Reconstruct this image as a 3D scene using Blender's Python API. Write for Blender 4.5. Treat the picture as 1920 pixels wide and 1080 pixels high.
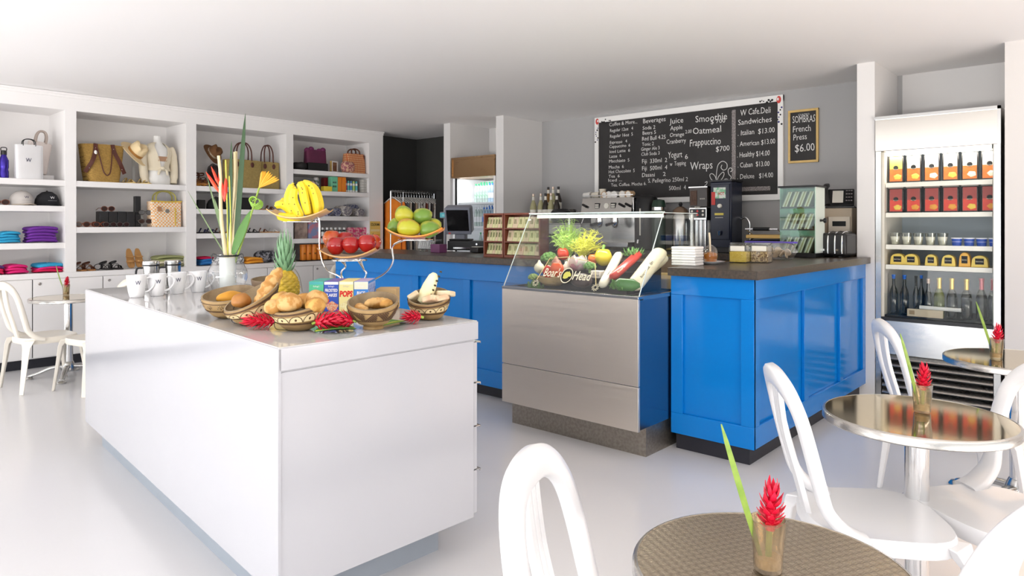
import bpy, bmesh, math, random
from mathutils import Vector, Matrix
random.seed(7)
for o in list(bpy.data.objects): bpy.data.objects.remove(o, do_unlink=True)
scene = bpy.context.scene
COL = scene.collection
PI = math.pi
# ---------------------------------------------------------------- camera
F_PX, HOR, ANG, CAMH = 1285.0, 421.0, 0.7325, 1.32      # focal length in px, horizon row, yaw, eye height
cam_d = bpy.data.cameras.new('camera'); cam = bpy.data.objects.new('camera', cam_d); COL.objects.link(cam)
cam_d.sensor_width = 36.0; cam_d.lens = F_PX / 1920 * 36.0
cam_d.shift_y = -(540 - HOR) / 1920
cam_d.clip_start = 0.05
cam.location = (0, 0, CAMH); cam.rotation_euler = (PI/2, 0, ANG - PI/2)
scene.camera = cam
# ---------------------------------------------------------------- world, light, exposure
w = bpy.data.worlds.new('world'); scene.world = w; w.use_nodes = True
bg = w.node_tree.nodes['Background']; bg.inputs[0].default_value = (0.86, 0.93, 1.0, 1); bg.inputs[1].default_value = 1.3
def area(name, loc, rot, sx, sy, power, col):
    l = bpy.data.lights.new(name, 'AREA'); l.shape = 'RECTANGLE'; l.size = sx; l.size_y = sy; l.energy = power; l.color = col
    o = bpy.data.objects.new(name, l); COL.objects.link(o); o.location = loc; o.rotation_euler = rot
    return o
area('daylight_front', (-9.0, 2.5, 2.0), (0, -PI/2, 0), 4.5, 15.0, 270, (0.95, 0.97, 1.0))
area('ceiling_fill_front', (-4.6, 3.0, .12), (0, -PI/2-1.4, 0), 2.2, 11.0, 1800, (1.0, 0.97, 0.94))  # added unseen fill lamp aimed upward to brighten the ceiling
area('daylight_side', (0.0, -8.0, 1.8), (PI/2, 0, 0), 9.0, 4.0, 55, (1.0, 0.95, 0.89))
area('ceiling_fill_side', (1.6, -3.9, .12), (PI/2+1.4, 0, 0), 7.5, 2.0, 950, (1.0, 0.91, 0.83))  # second added upward fill, warm, lifts the right part of the ceiling
scene.view_settings.view_transform = 'Standard'; scene.view_settings.look = 'None'
scene.view_settings.exposure = -0.32; scene.view_settings.gamma = 1.0; scene.view_settings.use_curve_mapping = False
# ---------------------------------------------------------------- helpers
FW = Vector((math.cos(ANG), math.sin(ANG), 0)); RT = Vector((math.sin(ANG), -math.cos(ANG), 0))
CAM = Vector((0, 0, CAMH))
def at(px, py, x=None, y=None, z=None):
    """real position of a thing seen at photo pixel (px, py) that stands on the plane x=, y= or z="""
    d = FW + (px-960)/F_PX*RT + Vector((0, 0, (HOR-py)/F_PX))
    t = x/d.x if x is not None else (y/d.y if y is not None else (z-CAMH)/d.z)
    return CAM + d*t
class MB:
    def __init__(s): s.v = []; s.f = []; s.M = None
    def add(s, vs, fs):
        b = len(s.v)
        if s.M is not None: vs = [s.M @ Vector(p) for p in vs]
        s.v += [tuple(p) for p in vs]; s.f += [tuple(i+b for i in q) for q in fs]
        return s
    def box(s, x0, x1, y0, y1, z0, z1):
        return s.add([(x0,y0,z0),(x1,y0,z0),(x1,y1,z0),(x0,y1,z0),(x0,y0,z1),(x1,y0,z1),(x1,y1,z1),(x0,y1,z1)],
            [(0,3,2,1),(4,5,6,7),(0,1,5,4),(1,2,6,5),(2,3,7,6),(3,0,4,7)])
    def cbox(s, cx, cy, z0, sx, sy, sz): return s.box(cx-sx/2, cx+sx/2, cy-sy/2, cy+sy/2, z0, z0+sz)
    def prism(s, poly, z0, z1):                      # poly in xy, counter-clockwise
        n = len(poly); vs = [(x,y,z0) for x,y in poly]+[(x,y,z1) for x,y in poly]
        return s.add(vs, [tuple(range(n-1,-1,-1)), tuple(range(n,2*n))]+[(i,(i+1)%n,n+(i+1)%n,n+i) for i in range(n)])
    def slab(s, poly, d):                             # poly = 3d planar points, extruded by vector d
        n = len(poly); d = Vector(d); vs = [Vector(p) for p in poly]+[Vector(p)+d for p in poly]
        return s.add(vs, [tuple(range(n-1,-1,-1)), tuple(range(n,2*n))]+[(i,(i+1)%n,n+(i+1)%n,n+i) for i in range(n)])
    def lathe(s, prof, n=24, c=(0,0,0), fn=None):      # prof = [(r,z)...] bottom to top
        vs = []; fs = []; rings = []
        for r, z in prof:
            if r < 1e-6: rings.append([len(vs)]); vs.append((c[0],c[1],c[2]+z))
            else:
                rings.append(list(range(len(vs), len(vs)+n)))
                for k in range(n):
                    t = 2*PI*k/n; vs.append((c[0]+r*math.cos(t), c[1]+r*math.sin(t), c[2]+z))
        for a, b in zip(rings, rings[1:]):
            if len(a) == 1 and len(b) == 1: continue
            for k in range(n):
                k2 = (k+1) % n
                if len(a) == 1: fs.append((a[0], b[k2], b[k]))
                elif len(b) == 1: fs.append((a[k], a[k2], b[0]))
                else: fs.append((a[k], a[k2], b[k2], b[k]))
        if fn: vs = [fn(Vector(p)) for p in vs]
        return s.add(vs, fs)
    def loft(s, rings, cap=True, closed=False):        # rings: lists of equal length
        n = len(rings[0]); vs = [p for r in rings for p in r]; fs = []
        m = len(rings)
        for i in range(m if closed else m-1):
            j = (i+1) % m
            for k in range(n):
                k2 = (k+1) % n; fs.append((i*n+k, i*n+k2, j*n+k2, j*n+k))
        if cap and not closed: fs.append(tuple(range(n-1,-1,-1))); fs.append(tuple(range((m-1)*n, m*n)))
        return s.add(vs, fs)
    def tube(s, pts, r, n=8, closed=False, flat=None, up=None):
        """r: radius or list; flat=(a,b): rectangular/elliptic half sizes; up: fixed normal hint"""
        pts = [Vector(p) for p in pts]; m = len(pts); rings = []; nrm = None
        for i, p in enumerate(pts):
            if closed: t = pts[(i+1)%m]-pts[i-1]
            else: t = pts[min(i+1,m-1)]-pts[max(i-1,0)]
            t.normalize()
            if up is not None: u = Vector(up)
            elif nrm is None: u = Vector((0,0,1)) if abs(t.z) < .9 else Vector((1,0,0))
            else: u = nrm
            u = (u-t*u.dot(t))
            if u.length < 1e-5: u = Vector((0,1,0))-t*t.y
            u.normalize(); nrm = u; b = t.cross(u)
            ri = r[i] if isinstance(r, (list,tuple)) else r
            if flat: 
                fa = flat[i] if isinstance(flat[0], (list,tuple)) else flat
                a0, b0 = fa
                if n == 4: rings.append([p+u*a0*e+b*b0*g for e,g in ((1,1),(-1,1),(-1,-1),(1,-1))])
                else: 
                    rg = []
                    for k in range(n):
                        th = 2*PI*k/n; c_, s_ = math.cos(th), math.sin(th); ex = .55
                        rg.append(p+u*a0*math.copysign(abs(c_)**ex,c_)+b*b0*math.copysign(abs(s_)**ex,s_))
                    rings.append(rg)
            else: rings.append([p+(u*math.cos(2*PI*k/n)+b*math.sin(2*PI*k/n))*max(ri,1e-5) for k in range(n)])
        return s.loft(rings, True, closed)
    def blob(s, c, rx, ry, rz, nu=16, nv=10, fn=None):
        vs = [(0,0,-1)]; fs = []
        for j in range(1, nv):
            ph = -PI/2+PI*j/nv
            for i in range(nu):
                th = 2*PI*i/nu; vs.append((math.cos(ph)*math.cos(th), math.cos(ph)*math.sin(th), math.sin(ph)))
        vs.append((0,0,1)); L = len(vs)-1
        for i in range(nu):
            fs.append((0, 1+(i+1)%nu, 1+i)); fs.append((L, L-nu+i, L-nu+(i+1)%nu))
        for j in range(nv-2):
            for i in range(nu):
                a = 1+j*nu+i; b = 1+j*nu+(i+1)%nu; fs.append((a, b, b+nu, a+nu))
        out = []
        for p in vs:
            p = Vector(p)
            if fn: p = fn(p)
            out.append((c[0]+p.x*rx, c[1]+p.y*ry, c[2]+p.z*rz))
        return s.add(out, fs)
    def leaf(s, base, tip, width, normal, n=6, bend=0.0, thick=0.0012, shape=None):
        """flat leaf blade with midrib fold from base to tip"""
        base = Vector(base); tip = Vector(tip); d = tip-base; L = d.length; nn = Vector(normal).normalized()
        side = d.cross(nn).normalized(); nn = side.cross(d).normalized(); top = []; 
        for i in range(n+1):
            t = i/n; wd = width*(shape(t) if shape else (math.sin(PI*min(t*.9+.08,1))**.8))
            c = base+d*t+nn*(bend*L*math.sin(PI*t)); 
            top.append((c-side*wd/2+nn*wd*.12, c, c+side*wd/2+nn*wd*.12))
        vs = []; fs = []
        for a in top: vs += list(a)
        m = len(vs); vs += [p-nn*thick for p in vs]
        for i in range(n):
            for k in range(2):
                a = i*3+k; fs.append((a, a+1, a+4, a+3)); fs.append((m+a, m+a+3, m+a+4, m+a+1))
            for k in (0, 2):
                a = i*3+k; q = (a, a+3, m+a+3, m+a); fs.append(q if k == 0 else q[::-1])
        return s.add(vs, fs)
def _mesh(name, mb, mat, ang=40):
    me = bpy.data.meshes.new(name); me.from_pydata([tuple(p) for p in mb.v], [], mb.f); me.update()
    if mat is not None: me.materials.append(mat)
    if ang:
        me.polygons.foreach_set('use_smooth', [True]*len(me.polygons))
        me.set_sharp_from_angle(angle=math.radians(ang))
    return me
def link(name, me, parent=None, loc=(0,0,0), rz=0.0):
    o = bpy.data.objects.new(name, me); COL.objects.link(o); o.location = loc; o.rotation_euler = (0,0,rz)
    if parent is not None: o.parent = parent
    return o
def part(name, mb, mat, parent, ang=40, bevel=0, label=None, loc=(0,0,0), rz=0, seg=2):
    o = link(name, _mesh(name, mb, mat, ang), parent, loc, rz)
    if bevel: add_bevel(o, bevel, seg)
    if label: o['label'] = label
    return o
def add_bevel(o, wd, seg=2):
    m = o.modifiers.new('bevel', 'BEVEL'); m.width = wd; m.segments = seg; m.limit_method = 'ANGLE'; m.angle_limit = math.radians(50)
def tag(o, label, cat, group=None):
    o['label'] = label; o['category'] = cat
    if group: o['group'] = group
    return o
def thing(name, label, cat, loc=(0,0,0), rz=0.0, group=None, rot=None):
    o = link(name, None, None, loc, rz); o.empty_display_size = .05
    if rot: o.rotation_euler = rot
    return tag(o, label, cat, group)
def solo(name, mb, mat, label, cat, loc=(0,0,0), rz=0.0, group=None, ang=40, bevel=0, rot=None):
    o = link(name, _mesh(name, mb, mat, ang), None, loc, rz)
    if rot: o.rotation_euler = rot
    if bevel: add_bevel(o, bevel)
    return tag(o, label, cat, group)
def struct(name, mb, mat, parent=None, ang=40, bevel=0, label=None):
    o = link(name, _mesh(name, mb, mat, ang), parent)
    if bevel: add_bevel(o, bevel)
    if parent is None: o['kind'] = 'structure'
    if label: o['label'] = label
    return o
def clone(root, loc, rz, label, group=None):
    def cp(o, par):
        c = o.copy(); COL.objects.link(c); c.parent = par
        for ch in o.children: cp(ch, c)
        return c
    r = cp(root, None); r.location = loc; r.rotation_euler = (0,0,rz); r['label'] = label
    if group: r['group'] = group
    return r
_tc = {}
def text_data(s, bold=0.0, shear=0.0, spacing=1.0):
    k = (s, bold, shear, spacing)
    if k not in _tc:
        cu = bpy.data.curves.new('t', 'FONT'); cu.body = s; cu.size = 1.0; cu.offset = bold; cu.shear = shear
        cu.space_character = spacing; cu.resolution_u = 2
        ob = bpy.data.objects.new('t', cu); me = bpy.data.meshes.new_from_object(ob)
        vs = [tuple(v.co) for v in me.vertices]; fs = [tuple(p.vertices) for p in me.polygons]
        bpy.data.objects.remove(ob); bpy.data.curves.remove(cu); bpy.data.meshes.remove(me)
        _tc[k] = (vs, fs)
    return _tc[k]
def text(name, s, size, origin, xd, yd, mat, parent, align='L', fit=None, bold=0.0, shear=0.0, wob=0.0, warp=None, lift=.0006, spacing=1.0):
    """flat lettering lying on a surface: xd reading direction, yd letter-up direction (local to parent)"""
    vs, fs = text_data(s, bold, shear, spacing)
    if not vs: return None
    x0 = min(v[0] for v in vs); x1 = max(v[0] for v in vs); wd = x1-x0
    xd = Vector(xd).normalized(); yd = Vector(yd).normalized(); nn = xd.cross(yd); o = Vector(origin)
    sx = fit/wd if fit else size
    off = {'L': 0, 'C': -wd/2, 'R': -wd}[align]
    out = []
    for i, v in enumerate(vs):
        x = (v[0]-x0+off)*sx; y = v[1]*size
        if wob:
            ph = x/size*2.1+len(s); y += wob*size*(math.sin(ph)+.6*math.sin(2.7*ph+1)); x += wob*size*.7*math.sin(3.1*y/size+ph)
        if warp: p = Vector(warp(x, y))
        else: p = o+xd*x+yd*y+nn*lift
        out.append(p)
    mb = MB(); mb.add(out, fs)
    return part(name, mb, mat, parent, ang=0)
# ---------------------------------------------------------------- materials
_mc = {}
def mat(name, col=(.8,.8,.8), rough=.5, metal=0.0, noise=None, bump=None, spec=.5, trans=0.0, ior=1.45, coat=0.0, emit=None, sss=0.0, alpha=1.0, stretch=None):
    """principled material; noise=(scale, amount, colour2) tints, bump=(scale, strength) relieves"""
    if name in _mc: return _mc[name]
    m = bpy.data.materials.new(name); m.use_nodes = True; nt = m.node_tree; b = nt.nodes['Principled BSDF']
    b.inputs['Base Color'].default_value = (*col, 1); b.inputs['Roughness'].default_value = rough; b.inputs['Metallic'].default_value = metal
    b.inputs['Specular IOR Level'].default_value = spec; b.inputs['Transmission Weight'].default_value = trans; b.inputs['IOR'].default_value = ior
    b.inputs['Coat Weight'].default_value = coat; b.inputs['Alpha'].default_value = alpha
    if sss: b.inputs['Subsurface Weight'].default_value = sss; b.inputs['Subsurface Radius'].default_value = (.01,.006,.003)
    if emit: b.inputs['Emission Color'].default_value = (*emit[0],1); b.inputs['Emission Strength'].default_value = emit[1]
    if noise or bump:
        tc = nt.nodes.new('ShaderNodeTexCoord'); src = tc.outputs['Object']
        if stretch:
            mp = nt.nodes.new('ShaderNodeMapping'); mp.inputs['Scale'].default_value = stretch; nt.links.new(src, mp.inputs[0]); src = mp.outputs[0]
    if noise:
        sc, amt = noise[0], noise[1]; c2 = noise[2] if len(noise) > 2 else tuple(c*.7 for c in col)
        nz = nt.nodes.new('ShaderNodeTexNoise'); nz.inputs['Scale'].default_value = sc; nz.inputs['Detail'].default_value = 4
        nt.links.new(src, nz.inputs['Vector'])
        rp = nt.nodes.new('ShaderNodeValToRGB'); rp.color_ramp.elements[0].position = .5-.5*max(.02,1-amt)*.5; rp.color_ramp.elements[1].position = .5+.5*max(.02,1-amt)*.5
        rp.color_ramp.elements[0].color = (*c2,1); rp.color_ramp.elements[1].color = (*col,1)
        mx = nt.nodes.new('ShaderNodeMixRGB'); mx.inputs[0].default_value = amt; mx.inputs[1].default_value = (*col,1)
        nt.links.new(nz.outputs['Fac'], rp.inputs[0]); nt.links.new(rp.outputs[0], mx.inputs[2]); nt.links.new(mx.outputs[0], b.inputs['Base Color'])
    if bump:
        nb = nt.nodes.new('ShaderNodeTexNoise'); nb.inputs['Scale'].default_value = bump[0]; nb.inputs['Detail'].default_value = 3
        nt.links.new(src, nb.inputs['Vector']); bp = nt.nodes.new('ShaderNodeBump'); bp.inputs['Strength'].default_value = bump[1]; bp.inputs['Distance'].default_value = .004
        nt.links.new(nb.outputs['Fac'], bp.inputs['Height']); nt.links.new(bp.outputs[0], b.inputs['Normal'])
    _mc[name] = m
    return m
def P(m): return m.node_tree.nodes['Principled BSDF']
def tex(m, kind, scale, coord='Object', rot=(0,0,0), sc=(1,1,1)):
    nt = m.node_tree; tc = nt.nodes.new('ShaderNodeTexCoord'); mp = nt.nodes.new('ShaderNodeMapping')
    mp.inputs['Rotation'].default_value = rot; mp.inputs['Scale'].default_value = sc
    nt.links.new(tc.outputs[coord], mp.inputs[0]); t = nt.nodes.new(kind); nt.links.new(mp.outputs[0], t.inputs['Vector'])
    if 'Scale' in t.inputs: t.inputs['Scale'].default_value = scale
    return t
# ---------------------------------------------------------------- shared materials
WHITE = mat('white_paint', (.72,.705,.695), .45, noise=(3,.06,(.69,.68,.67)))
SHELFW = mat('shelf_white_paint', (.90,.88,.87), .38)
CEILM = mat('ceiling_paint', (.92,.905,.90), .75, noise=(.8,.12,(.90,.88,.875)))
GREYW = mat('grey_wall_paint', (.42,.415,.415), .6, noise=(2,.08))
DARKW = mat('charcoal_wall_paint', (.05,.05,.047), .6, noise=(3,.1))
TANW = mat('tan_wood_wall', (.62,.42,.26), .5, noise=(4,.3,(.50,.32,.18)), stretch=(1,1,6))
BLUE = mat('blue_gloss_paint', (.0012,.19,.60), .16, noise=(2,.1,(.0012,.175,.56)), coat=.05, spec=.35)
SLABM = mat('dark_stone_counter', (.045,.035,.028), .3, noise=(60,.6,(.09,.065,.045)))
KICK = mat('navy_black_kick', (.018,.018,.026), .5)
BLACK = mat('black_plastic', (.012,.012,.013), .35)
BLACKM = mat('black_matte', (.015,.014,.014), .7)
GAP = mat('door_gap_shade', (.02,.018,.016), .8)
GLOSSW = mat('white_gloss_laminate', (.495,.50,.535), .12, coat=.3)
QUARTZ = mat('pale_quartz_top', (.52,.515,.515), .07, noise=(140,.25,(.45,.445,.445)))
TOEG = mat('grey_toe_board', (.33,.37,.42), .5, noise=(5,.2))
CHROME = mat('chrome', (.82,.82,.82), .12, 1.0)
def brushed(name, col, rough, stretch, amt=.25):
    m = mat(name, col, rough, 1.0); nt = m.node_tree; b = P(m)
    nz = tex(m, 'ShaderNodeTexNoise', 9, sc=stretch); nz.inputs['Detail'].default_value = 5
    mr = nt.nodes.new('ShaderNodeMapRange'); mr.inputs[3].default_value = max(.03, rough-amt*rough); mr.inputs[4].default_value = rough+amt*rough
    nt.links.new(nz.outputs['Fac'], mr.inputs[0]); nt.links.new(mr.outputs[0], b.inputs['Roughness'])
    bp = nt.nodes.new('ShaderNodeBump'); bp.inputs['Strength'].default_value = .04; bp.inputs['Distance'].default_value = .002
    nt.links.new(nz.outputs['Fac'], bp.inputs['Height']); nt.links.new(bp.outputs[0], b.inputs['Normal'])
    return m
STEEL = brushed('brushed_steel', (.80,.73,.65), .42, (1,.5,12))
STEELS = brushed('satin_steel', (.54,.54,.53), .22, (1,1,8))
STEELW = brushed('polished_steel_header', (.62,.60,.56), .14, (1,8,1))
def glass_mat(name, tint=(.975,.985,.98), refl=.03, rough=0.0):
    m = bpy.data.materials.new(name); m.use_nodes = True; nt = m.node_tree; nt.nodes.clear()
    out = nt.nodes.new('ShaderNodeOutputMaterial'); mx = nt.nodes.new('ShaderNodeMixShader'); tr = nt.nodes.new('ShaderNodeBsdfTransparent')
    gl = nt.nodes.new('ShaderNodeBsdfGlossy'); gl.inputs['Roughness'].default_value = rough; tr.inputs[0].default_value = (*tint,1)
    fr = nt.nodes.new('ShaderNodeLayerWeight'); fr.inputs[0].default_value = .25
    mr = nt.nodes.new('ShaderNodeMapRange'); mr.inputs[3].default_value = refl*.5; mr.inputs[4].default_value = min(1, refl*9)
    nt.links.new(fr.outputs['Facing'], mr.inputs[0]); nt.links.new(mr.outputs[0], mx.inputs[0]); nt.links.new(tr.outputs[0], mx.inputs[1]); nt.links.new(gl.outputs[0], mx.inputs[2])
    nt.links.new(mx.outputs[0], out.inputs[0]); _mc[name] = m
    return m
GLASS = glass_mat('clear_glass'); GLASSG = glass_mat('green_edge_glass', (.80,.93,.86), .12); ACRYL = glass_mat('clear_acrylic', (.93,.95,.95), .10, .05)
# floor: pale painted concrete, soft sheen
FLOORM = mat('painted_floor', (.69,.685,.70), .2, noise=(1.3,.25,(.66,.655,.66)), bump=(40,.03))
# ---------------------------------------------------------------- room shell
CEIL, XB, XP, YS, YN, XN = 2.563, 6.42, 5.73, 7.45, 7.755, 6.53
YBACK = 7.98
X0, Y0R = -3.2, -2.5
mb = MB().box(X0-2, 7.4, Y0R-2, 8.6, -.1, 0); floor = struct('floor', mb, FLOORM)
mb = MB().box(X0, 7.4, Y0R, 8.6, CEIL, CEIL+.12); struct('ceiling', mb, CEILM)
mb = MB().box(XB, XB+.2, 1.4, 5.4, 0, CEIL); struct('wall_back', mb, GREYW)
mb = MB().box(XB, XB+.2, .3, 1.4, 0, CEIL); struct('wall_fridge_recess', mb, WHITE)
mb = MB().box(XP, XB, 1.437, 1.562, 0, CEIL); struct('wall_pier_fridge', mb, WHITE)
mb = MB().box(XP, XB+.2, -2.5, .628, 0, CEIL); struct('wall_right_back', mb, mat('warm_white_paint',(.66,.635,.615),.5))
mb = MB().box(XP, XB+.2, 5.284, 5.401, 0, CEIL); struct('wall_pier_cooler', mb, WHITE)
mb = MB().box(XP, XN+.2, 6.172, 6.288, 0, CEIL); struct('wall_pier_niche', mb, WHITE)
mb = MB().box(XB, XB+.2, 5.401, 6.172, 0, CEIL); struct('wall_cooler_recess', mb, WHITE)
mb = MB().box(XN, XN+.2, 6.288, YN+.2, 0, CEIL); struct('wall_niche_back', mb, DARKW)
mb = MB().box(5.69, XN, YN, YN+.2, 0, CEIL); struct('wall_niche_side', mb, DARKW)
mb = MB().box(X0, 5.69, YBACK, YBACK+.2, 0, CEIL); struct('wall_left', mb, SHELFW)
mb = MB().box(X0, XP, Y0R-.2, Y0R, 0, CEIL)
mb = MB().box(4.5, XP, Y0R-.2, Y0R, 0, CEIL); struct('wall_right', mb, TANW)
# open front of the cafe: posts and a head beam behind the camera
mb = MB()
for y in (-2.4, .3, 3.0, 5.7, 7.9): mb.box(X0-.06, X0+.06, y-.06, y+.06, 0, CEIL)
mb.box(X0-.06, X0+.06, -2.46, 7.96, 2.42, CEIL); struct('window_1', mb, WHITE)
mb = MB()
for x in (-3.1, -.6, 1.9, 4.4): mb.box(x-.06, x+.06, Y0R-.06, Y0R+.06, 0, CEIL)
mb.box(X0, 4.5, Y0R-.06, Y0R+.06, 2.42, CEIL); struct('window_2', mb, WHITE)
# ---------------------------------------------------------------- built-in shelf wall
SX0 = -.6
BAYS = [('b1', .95, 1.985, (1.737,1.495,1.15)), ('b2', 2.078, 3.101, (1.737,1.295)), ('b3', 3.208, 4.268, (1.737,1.49,1.223)), ('b4', 4.359, 5.463, (1.987,1.737,1.425,1.147))]
LEDGE = .87; OPT = 2.40
su = thing('shelf_wall', 'white built-in shelf wall with four open bays and cabinet doors below', 'shelving', (0,0,0))
mb = MB().box(SX0, 5.69, YS, YBACK, OPT, CEIL-.006); part('header', mb, SHELFW, su)
mb = MB()
mb.box(SX0, 5.69, YS-.012, YS, CEIL-.045, CEIL-.003); mb.box(SX0, 5.69, YS-.03, YS, CEIL-.022, CEIL-.003); part('crown_moulding', mb, SHELFW, su)
edges = [(.86,.95), (1.985,2.078), (3.101,3.208), (4.268,4.359), (5.463,5.69)]
for a, b in edges: part('upright', MB().box(a, b, YS, YBACK, LEDGE, OPT), SHELFW, su)
part('base_cabinet', MB().box(SX0, 5.69, YS, YBACK, .09, LEDGE-.005), SHELFW, su)
part('ledge', MB().box(SX0, 5.69, YS-.012, YBACK, LEDGE-.05, LEDGE), SHELFW, su, bevel=.003)
part('toe_kick', MB().box(SX0, 5.66, YS+.03, YBACK, 0, .09), KICK, su)
for n_, a, b, zs in BAYS:
    for z in zs: part('shelf', MB().box(a-.002, b+.002, YS+.004, YBACK, z-.055, z), SHELFW, su, bevel=.003)
    if a > .9: part('back_panel', MB().box(a, b, YBACK-.01, YBACK, LEDGE, OPT), SHELFW, su)
dx = [.55, 1.137, 1.723, 2.301, 2.89, 3.45, 4.017, 4.62, 5.236, 5.66]
KNOB = mat('small_steel_lock', (.45,.42,.4), .3, 1.0)
for a, b in zip(dx, dx[1:]):
    d = part('door', MB().box(a+.005, b-.003, YS-.018, YS+.001, .1, .815), SHELFW, su, bevel=.002)
    part('dark_door_strip', MB().box(a-.004, a+.0045, YS-.004, YS+.001, .1, .815), GAP, su)  # dark strip painted in for the shade of the gap between doors
    k = MB(); k.M = Matrix.Translation((a+.055, YS-.018, .775)) @ Matrix.Rotation(PI/2, 4, 'X'); k.lathe([(0,0),(.013,0),(.013,.006),(.008,.008),(.005,.004),(0,.004)], 12); part('lock', k, KNOB, d)
# ---------------------------------------------------------------- island
IB, IC, IA = Vector((1.102,1.970)), Vector((1.955,1.940)), Vector((1.338,4.622)); ID = IA+IC-IB
ZI = .935
iu = (IC-IB).normalized(); iv = (IA-IB).normalized()
def isl_quad(i0, i1, j0, j1):           # inset metres from the four sides
    return [tuple(IB+iu*i0+iv*j0), tuple(IC-iu*i1+iv*j0), tuple(ID-iu*i1-iv*j1), tuple(IA+iu*i0-iv*j1)]
isl = thing('island_counter', 'big glossy white island counter with pale stone top carrying the breakfast food', 'counter')
part('body', MB().prism(isl_quad(.004,.02,.004,.004), .15, .855), GLOSSW, isl, bevel=.002)
part('apron', MB().prism(isl_quad(.0,.0,.0,.0), .86, ZI-.004), GLOSSW, isl, bevel=.002)
part('reveal', MB().prism(isl_quad(.008,.012,.008,.008), .85, .865), mat('reveal_grey',(.55,.55,.57),.5), isl)
part('side_panel', MB().prism([tuple(IB-iu*.0015-iv*.0), tuple(IB+iu*.008-iv*.0), tuple(IA+iu*.008), tuple(IA-iu*.0015)], .15, ZI-.0045), GLOSSW, isl)
part('worktop', MB().prism(isl_quad(.004,.004,.004,.004), ZI-.006, ZI), QUARTZ, isl)
part('toe_base', MB().prism(isl_quad(.075,.10,.14,.06), 0, .15), TOEG, isl)
# drawers on the far long side, their edge and pulls visible at the right
fr = [.16, .335, .51, .685, .85]
for q in range(3):
    for z0, z1 in zip(fr, fr[1:]):
        p0 = IC-iu*.02+iv*(.01+q*.88); p1 = IC-iu*.02+iv*(.01+q*.88+.87)
        d = part('drawer_front', MB().prism([tuple(p0), tuple(p0+iu*.022), tuple(p1+iu*.022), tuple(p1)], z0+.003, z1-.003), GLOSSW, isl, bevel=.0015)
        h0 = p0+iv*.0; h1 = p0+iv*.3
        k = MB().prism([tuple(h0+iu*.018), tuple(h0+iu*.042), tuple(h1+iu*.042), tuple(h1+iu*.018)], z1-.004, z1)
        k.prism([tuple(h0+iu*.039), tuple(h0+iu*.042), tuple(h1+iu*.042), tuple(h1+iu*.039)], z1-.009, z1)
        part('pull', k, CHROME, d)
# ---------------------------------------------------------------- blue service counter
BX, BY, ZC = 3.62, 1.50, 1.07
bc = thing('service_counter', 'bright blue panelled service counter with dark stone top', 'counter')
def panelled(parent, axis, pos, a0, a1, z0, z1, splits, out, th=.02, rail=.11, bot=.12, stile=.075):
    """shaker panel face: frame pieces proud of a recessed panel. axis 'x' = face at x=pos looking to -x (runs in y)"""
    def bx(u0, u1, w0, w1, d0, d1, nm):
        lo, hi = sorted((pos+out*d0, pos+out*d1))
        m = MB().box(lo, hi, u0, u1, w0, w1) if axis == 'x' else MB().box(u0, u1, lo, hi, w0, w1)
        part(nm, m, BLUE, parent, bevel=.0025)
    bx(a0, a1, z1-rail, z1, 0, th, 'top_rail'); bx(a0, a1, z0, z0+bot, 0, th, 'bottom_rail')
    for s in splits: bx(s-stile/2, s+stile/2, z0+bot, z1-rail, 0, th, 'stile')
    bx(a0, a0+stile, z0+bot, z1-rail, 0, th, 'stile'); bx(a1-stile, a1, z0+bot, z1-rail, 0, th, 'stile')
LX = 3.84      # the left run is set back a little
part('carcass', MB().prism([(BX+.02,BY+.02),(XP,BY+.02),(XP,BY+.5),(BX+.5,BY+.5),(BX+.5,2.0),(BX+.02,2.0)], .10, 1.02), BLUE, bc)
part('left_carcass', MB().box(LX-.10, LX+.5, 3.06, 5.62, .10, 1.02), BLUE, bc)
panelled(bc, 'x', BX+.02, BY, 2.0, .10, 1.022, [], -1)
panelled(bc, 'y', BY+.02, BX+.0005, XP, .10, 1.022, [4.43, 5.14], -1)
panelled(bc, 'x', LX-.10, 3.06, 5.60, .10, 1.022, [at(874,600,x=3.72).y, at(778,600,x=3.72).y], -1, rail=.13)
part('kick', MB().prism([(3.667,1.545),(XP,1.545),(XP,1.9),(4.1,1.9),(4.1,1.99),(3.667,1.99)], 0, .10), KICK, bc); part('left_kick', MB().box(3.82, 4.3, 3.06, 5.6, 0, .10), KICK, bc)
wt = thing('stone_worktop', 'dark speckled stone worktop running along the blue counter', 'worktop')
part('front_slab', MB().prism([(3.585,1.465),(XP,1.465),(XP,1.998),(4.25,1.998),(4.25,2.0025),(3.585,2.0025)], 1.0225, ZC), SLABM, wt, bevel=.003)
part('left_slab', MB().box(LX-.15, LX+.55, 3.05, 5.63, 1.0225, ZC), SLABM, wt, bevel=.003)

# added fill lamp, unseen, warming the floor by the right-hand tables
dlp = (3.55, -.42)
dn = thing('warm_fill_lamp', 'round warm fill lamp added out of view over the right-hand tables', 'lamp', (dlp[0], dlp[1], CEIL))
part('trim_ring', MB().lathe([(.062,-.012),(.085,-.010),(.088,0),(.062,0)], 28), SHELFW, dn); part('bulb', MB().lathe([(0,-.006),(.058,-.006),(.058,0),(0,0)], 24), mat('warm_fill_glow',(1,.9,.7),.4,emit=((1,.66,.36),4)), dn)
sl_ = bpy.data.lights.new('warm_fill_spot','SPOT'); sl_.energy = 230; sl_.color = (1,.60,.30); sl_.spot_size = 1.35; sl_.spot_blend = .8; sl_.shadow_soft_size = .08; so_ = bpy.data.objects.new('warm_fill_spot', sl_); COL.objects.link(so_); so_.location = (dlp[0], dlp[1], CEIL-.03); so_.rotation_euler = (-.12, .05, 0)
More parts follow.
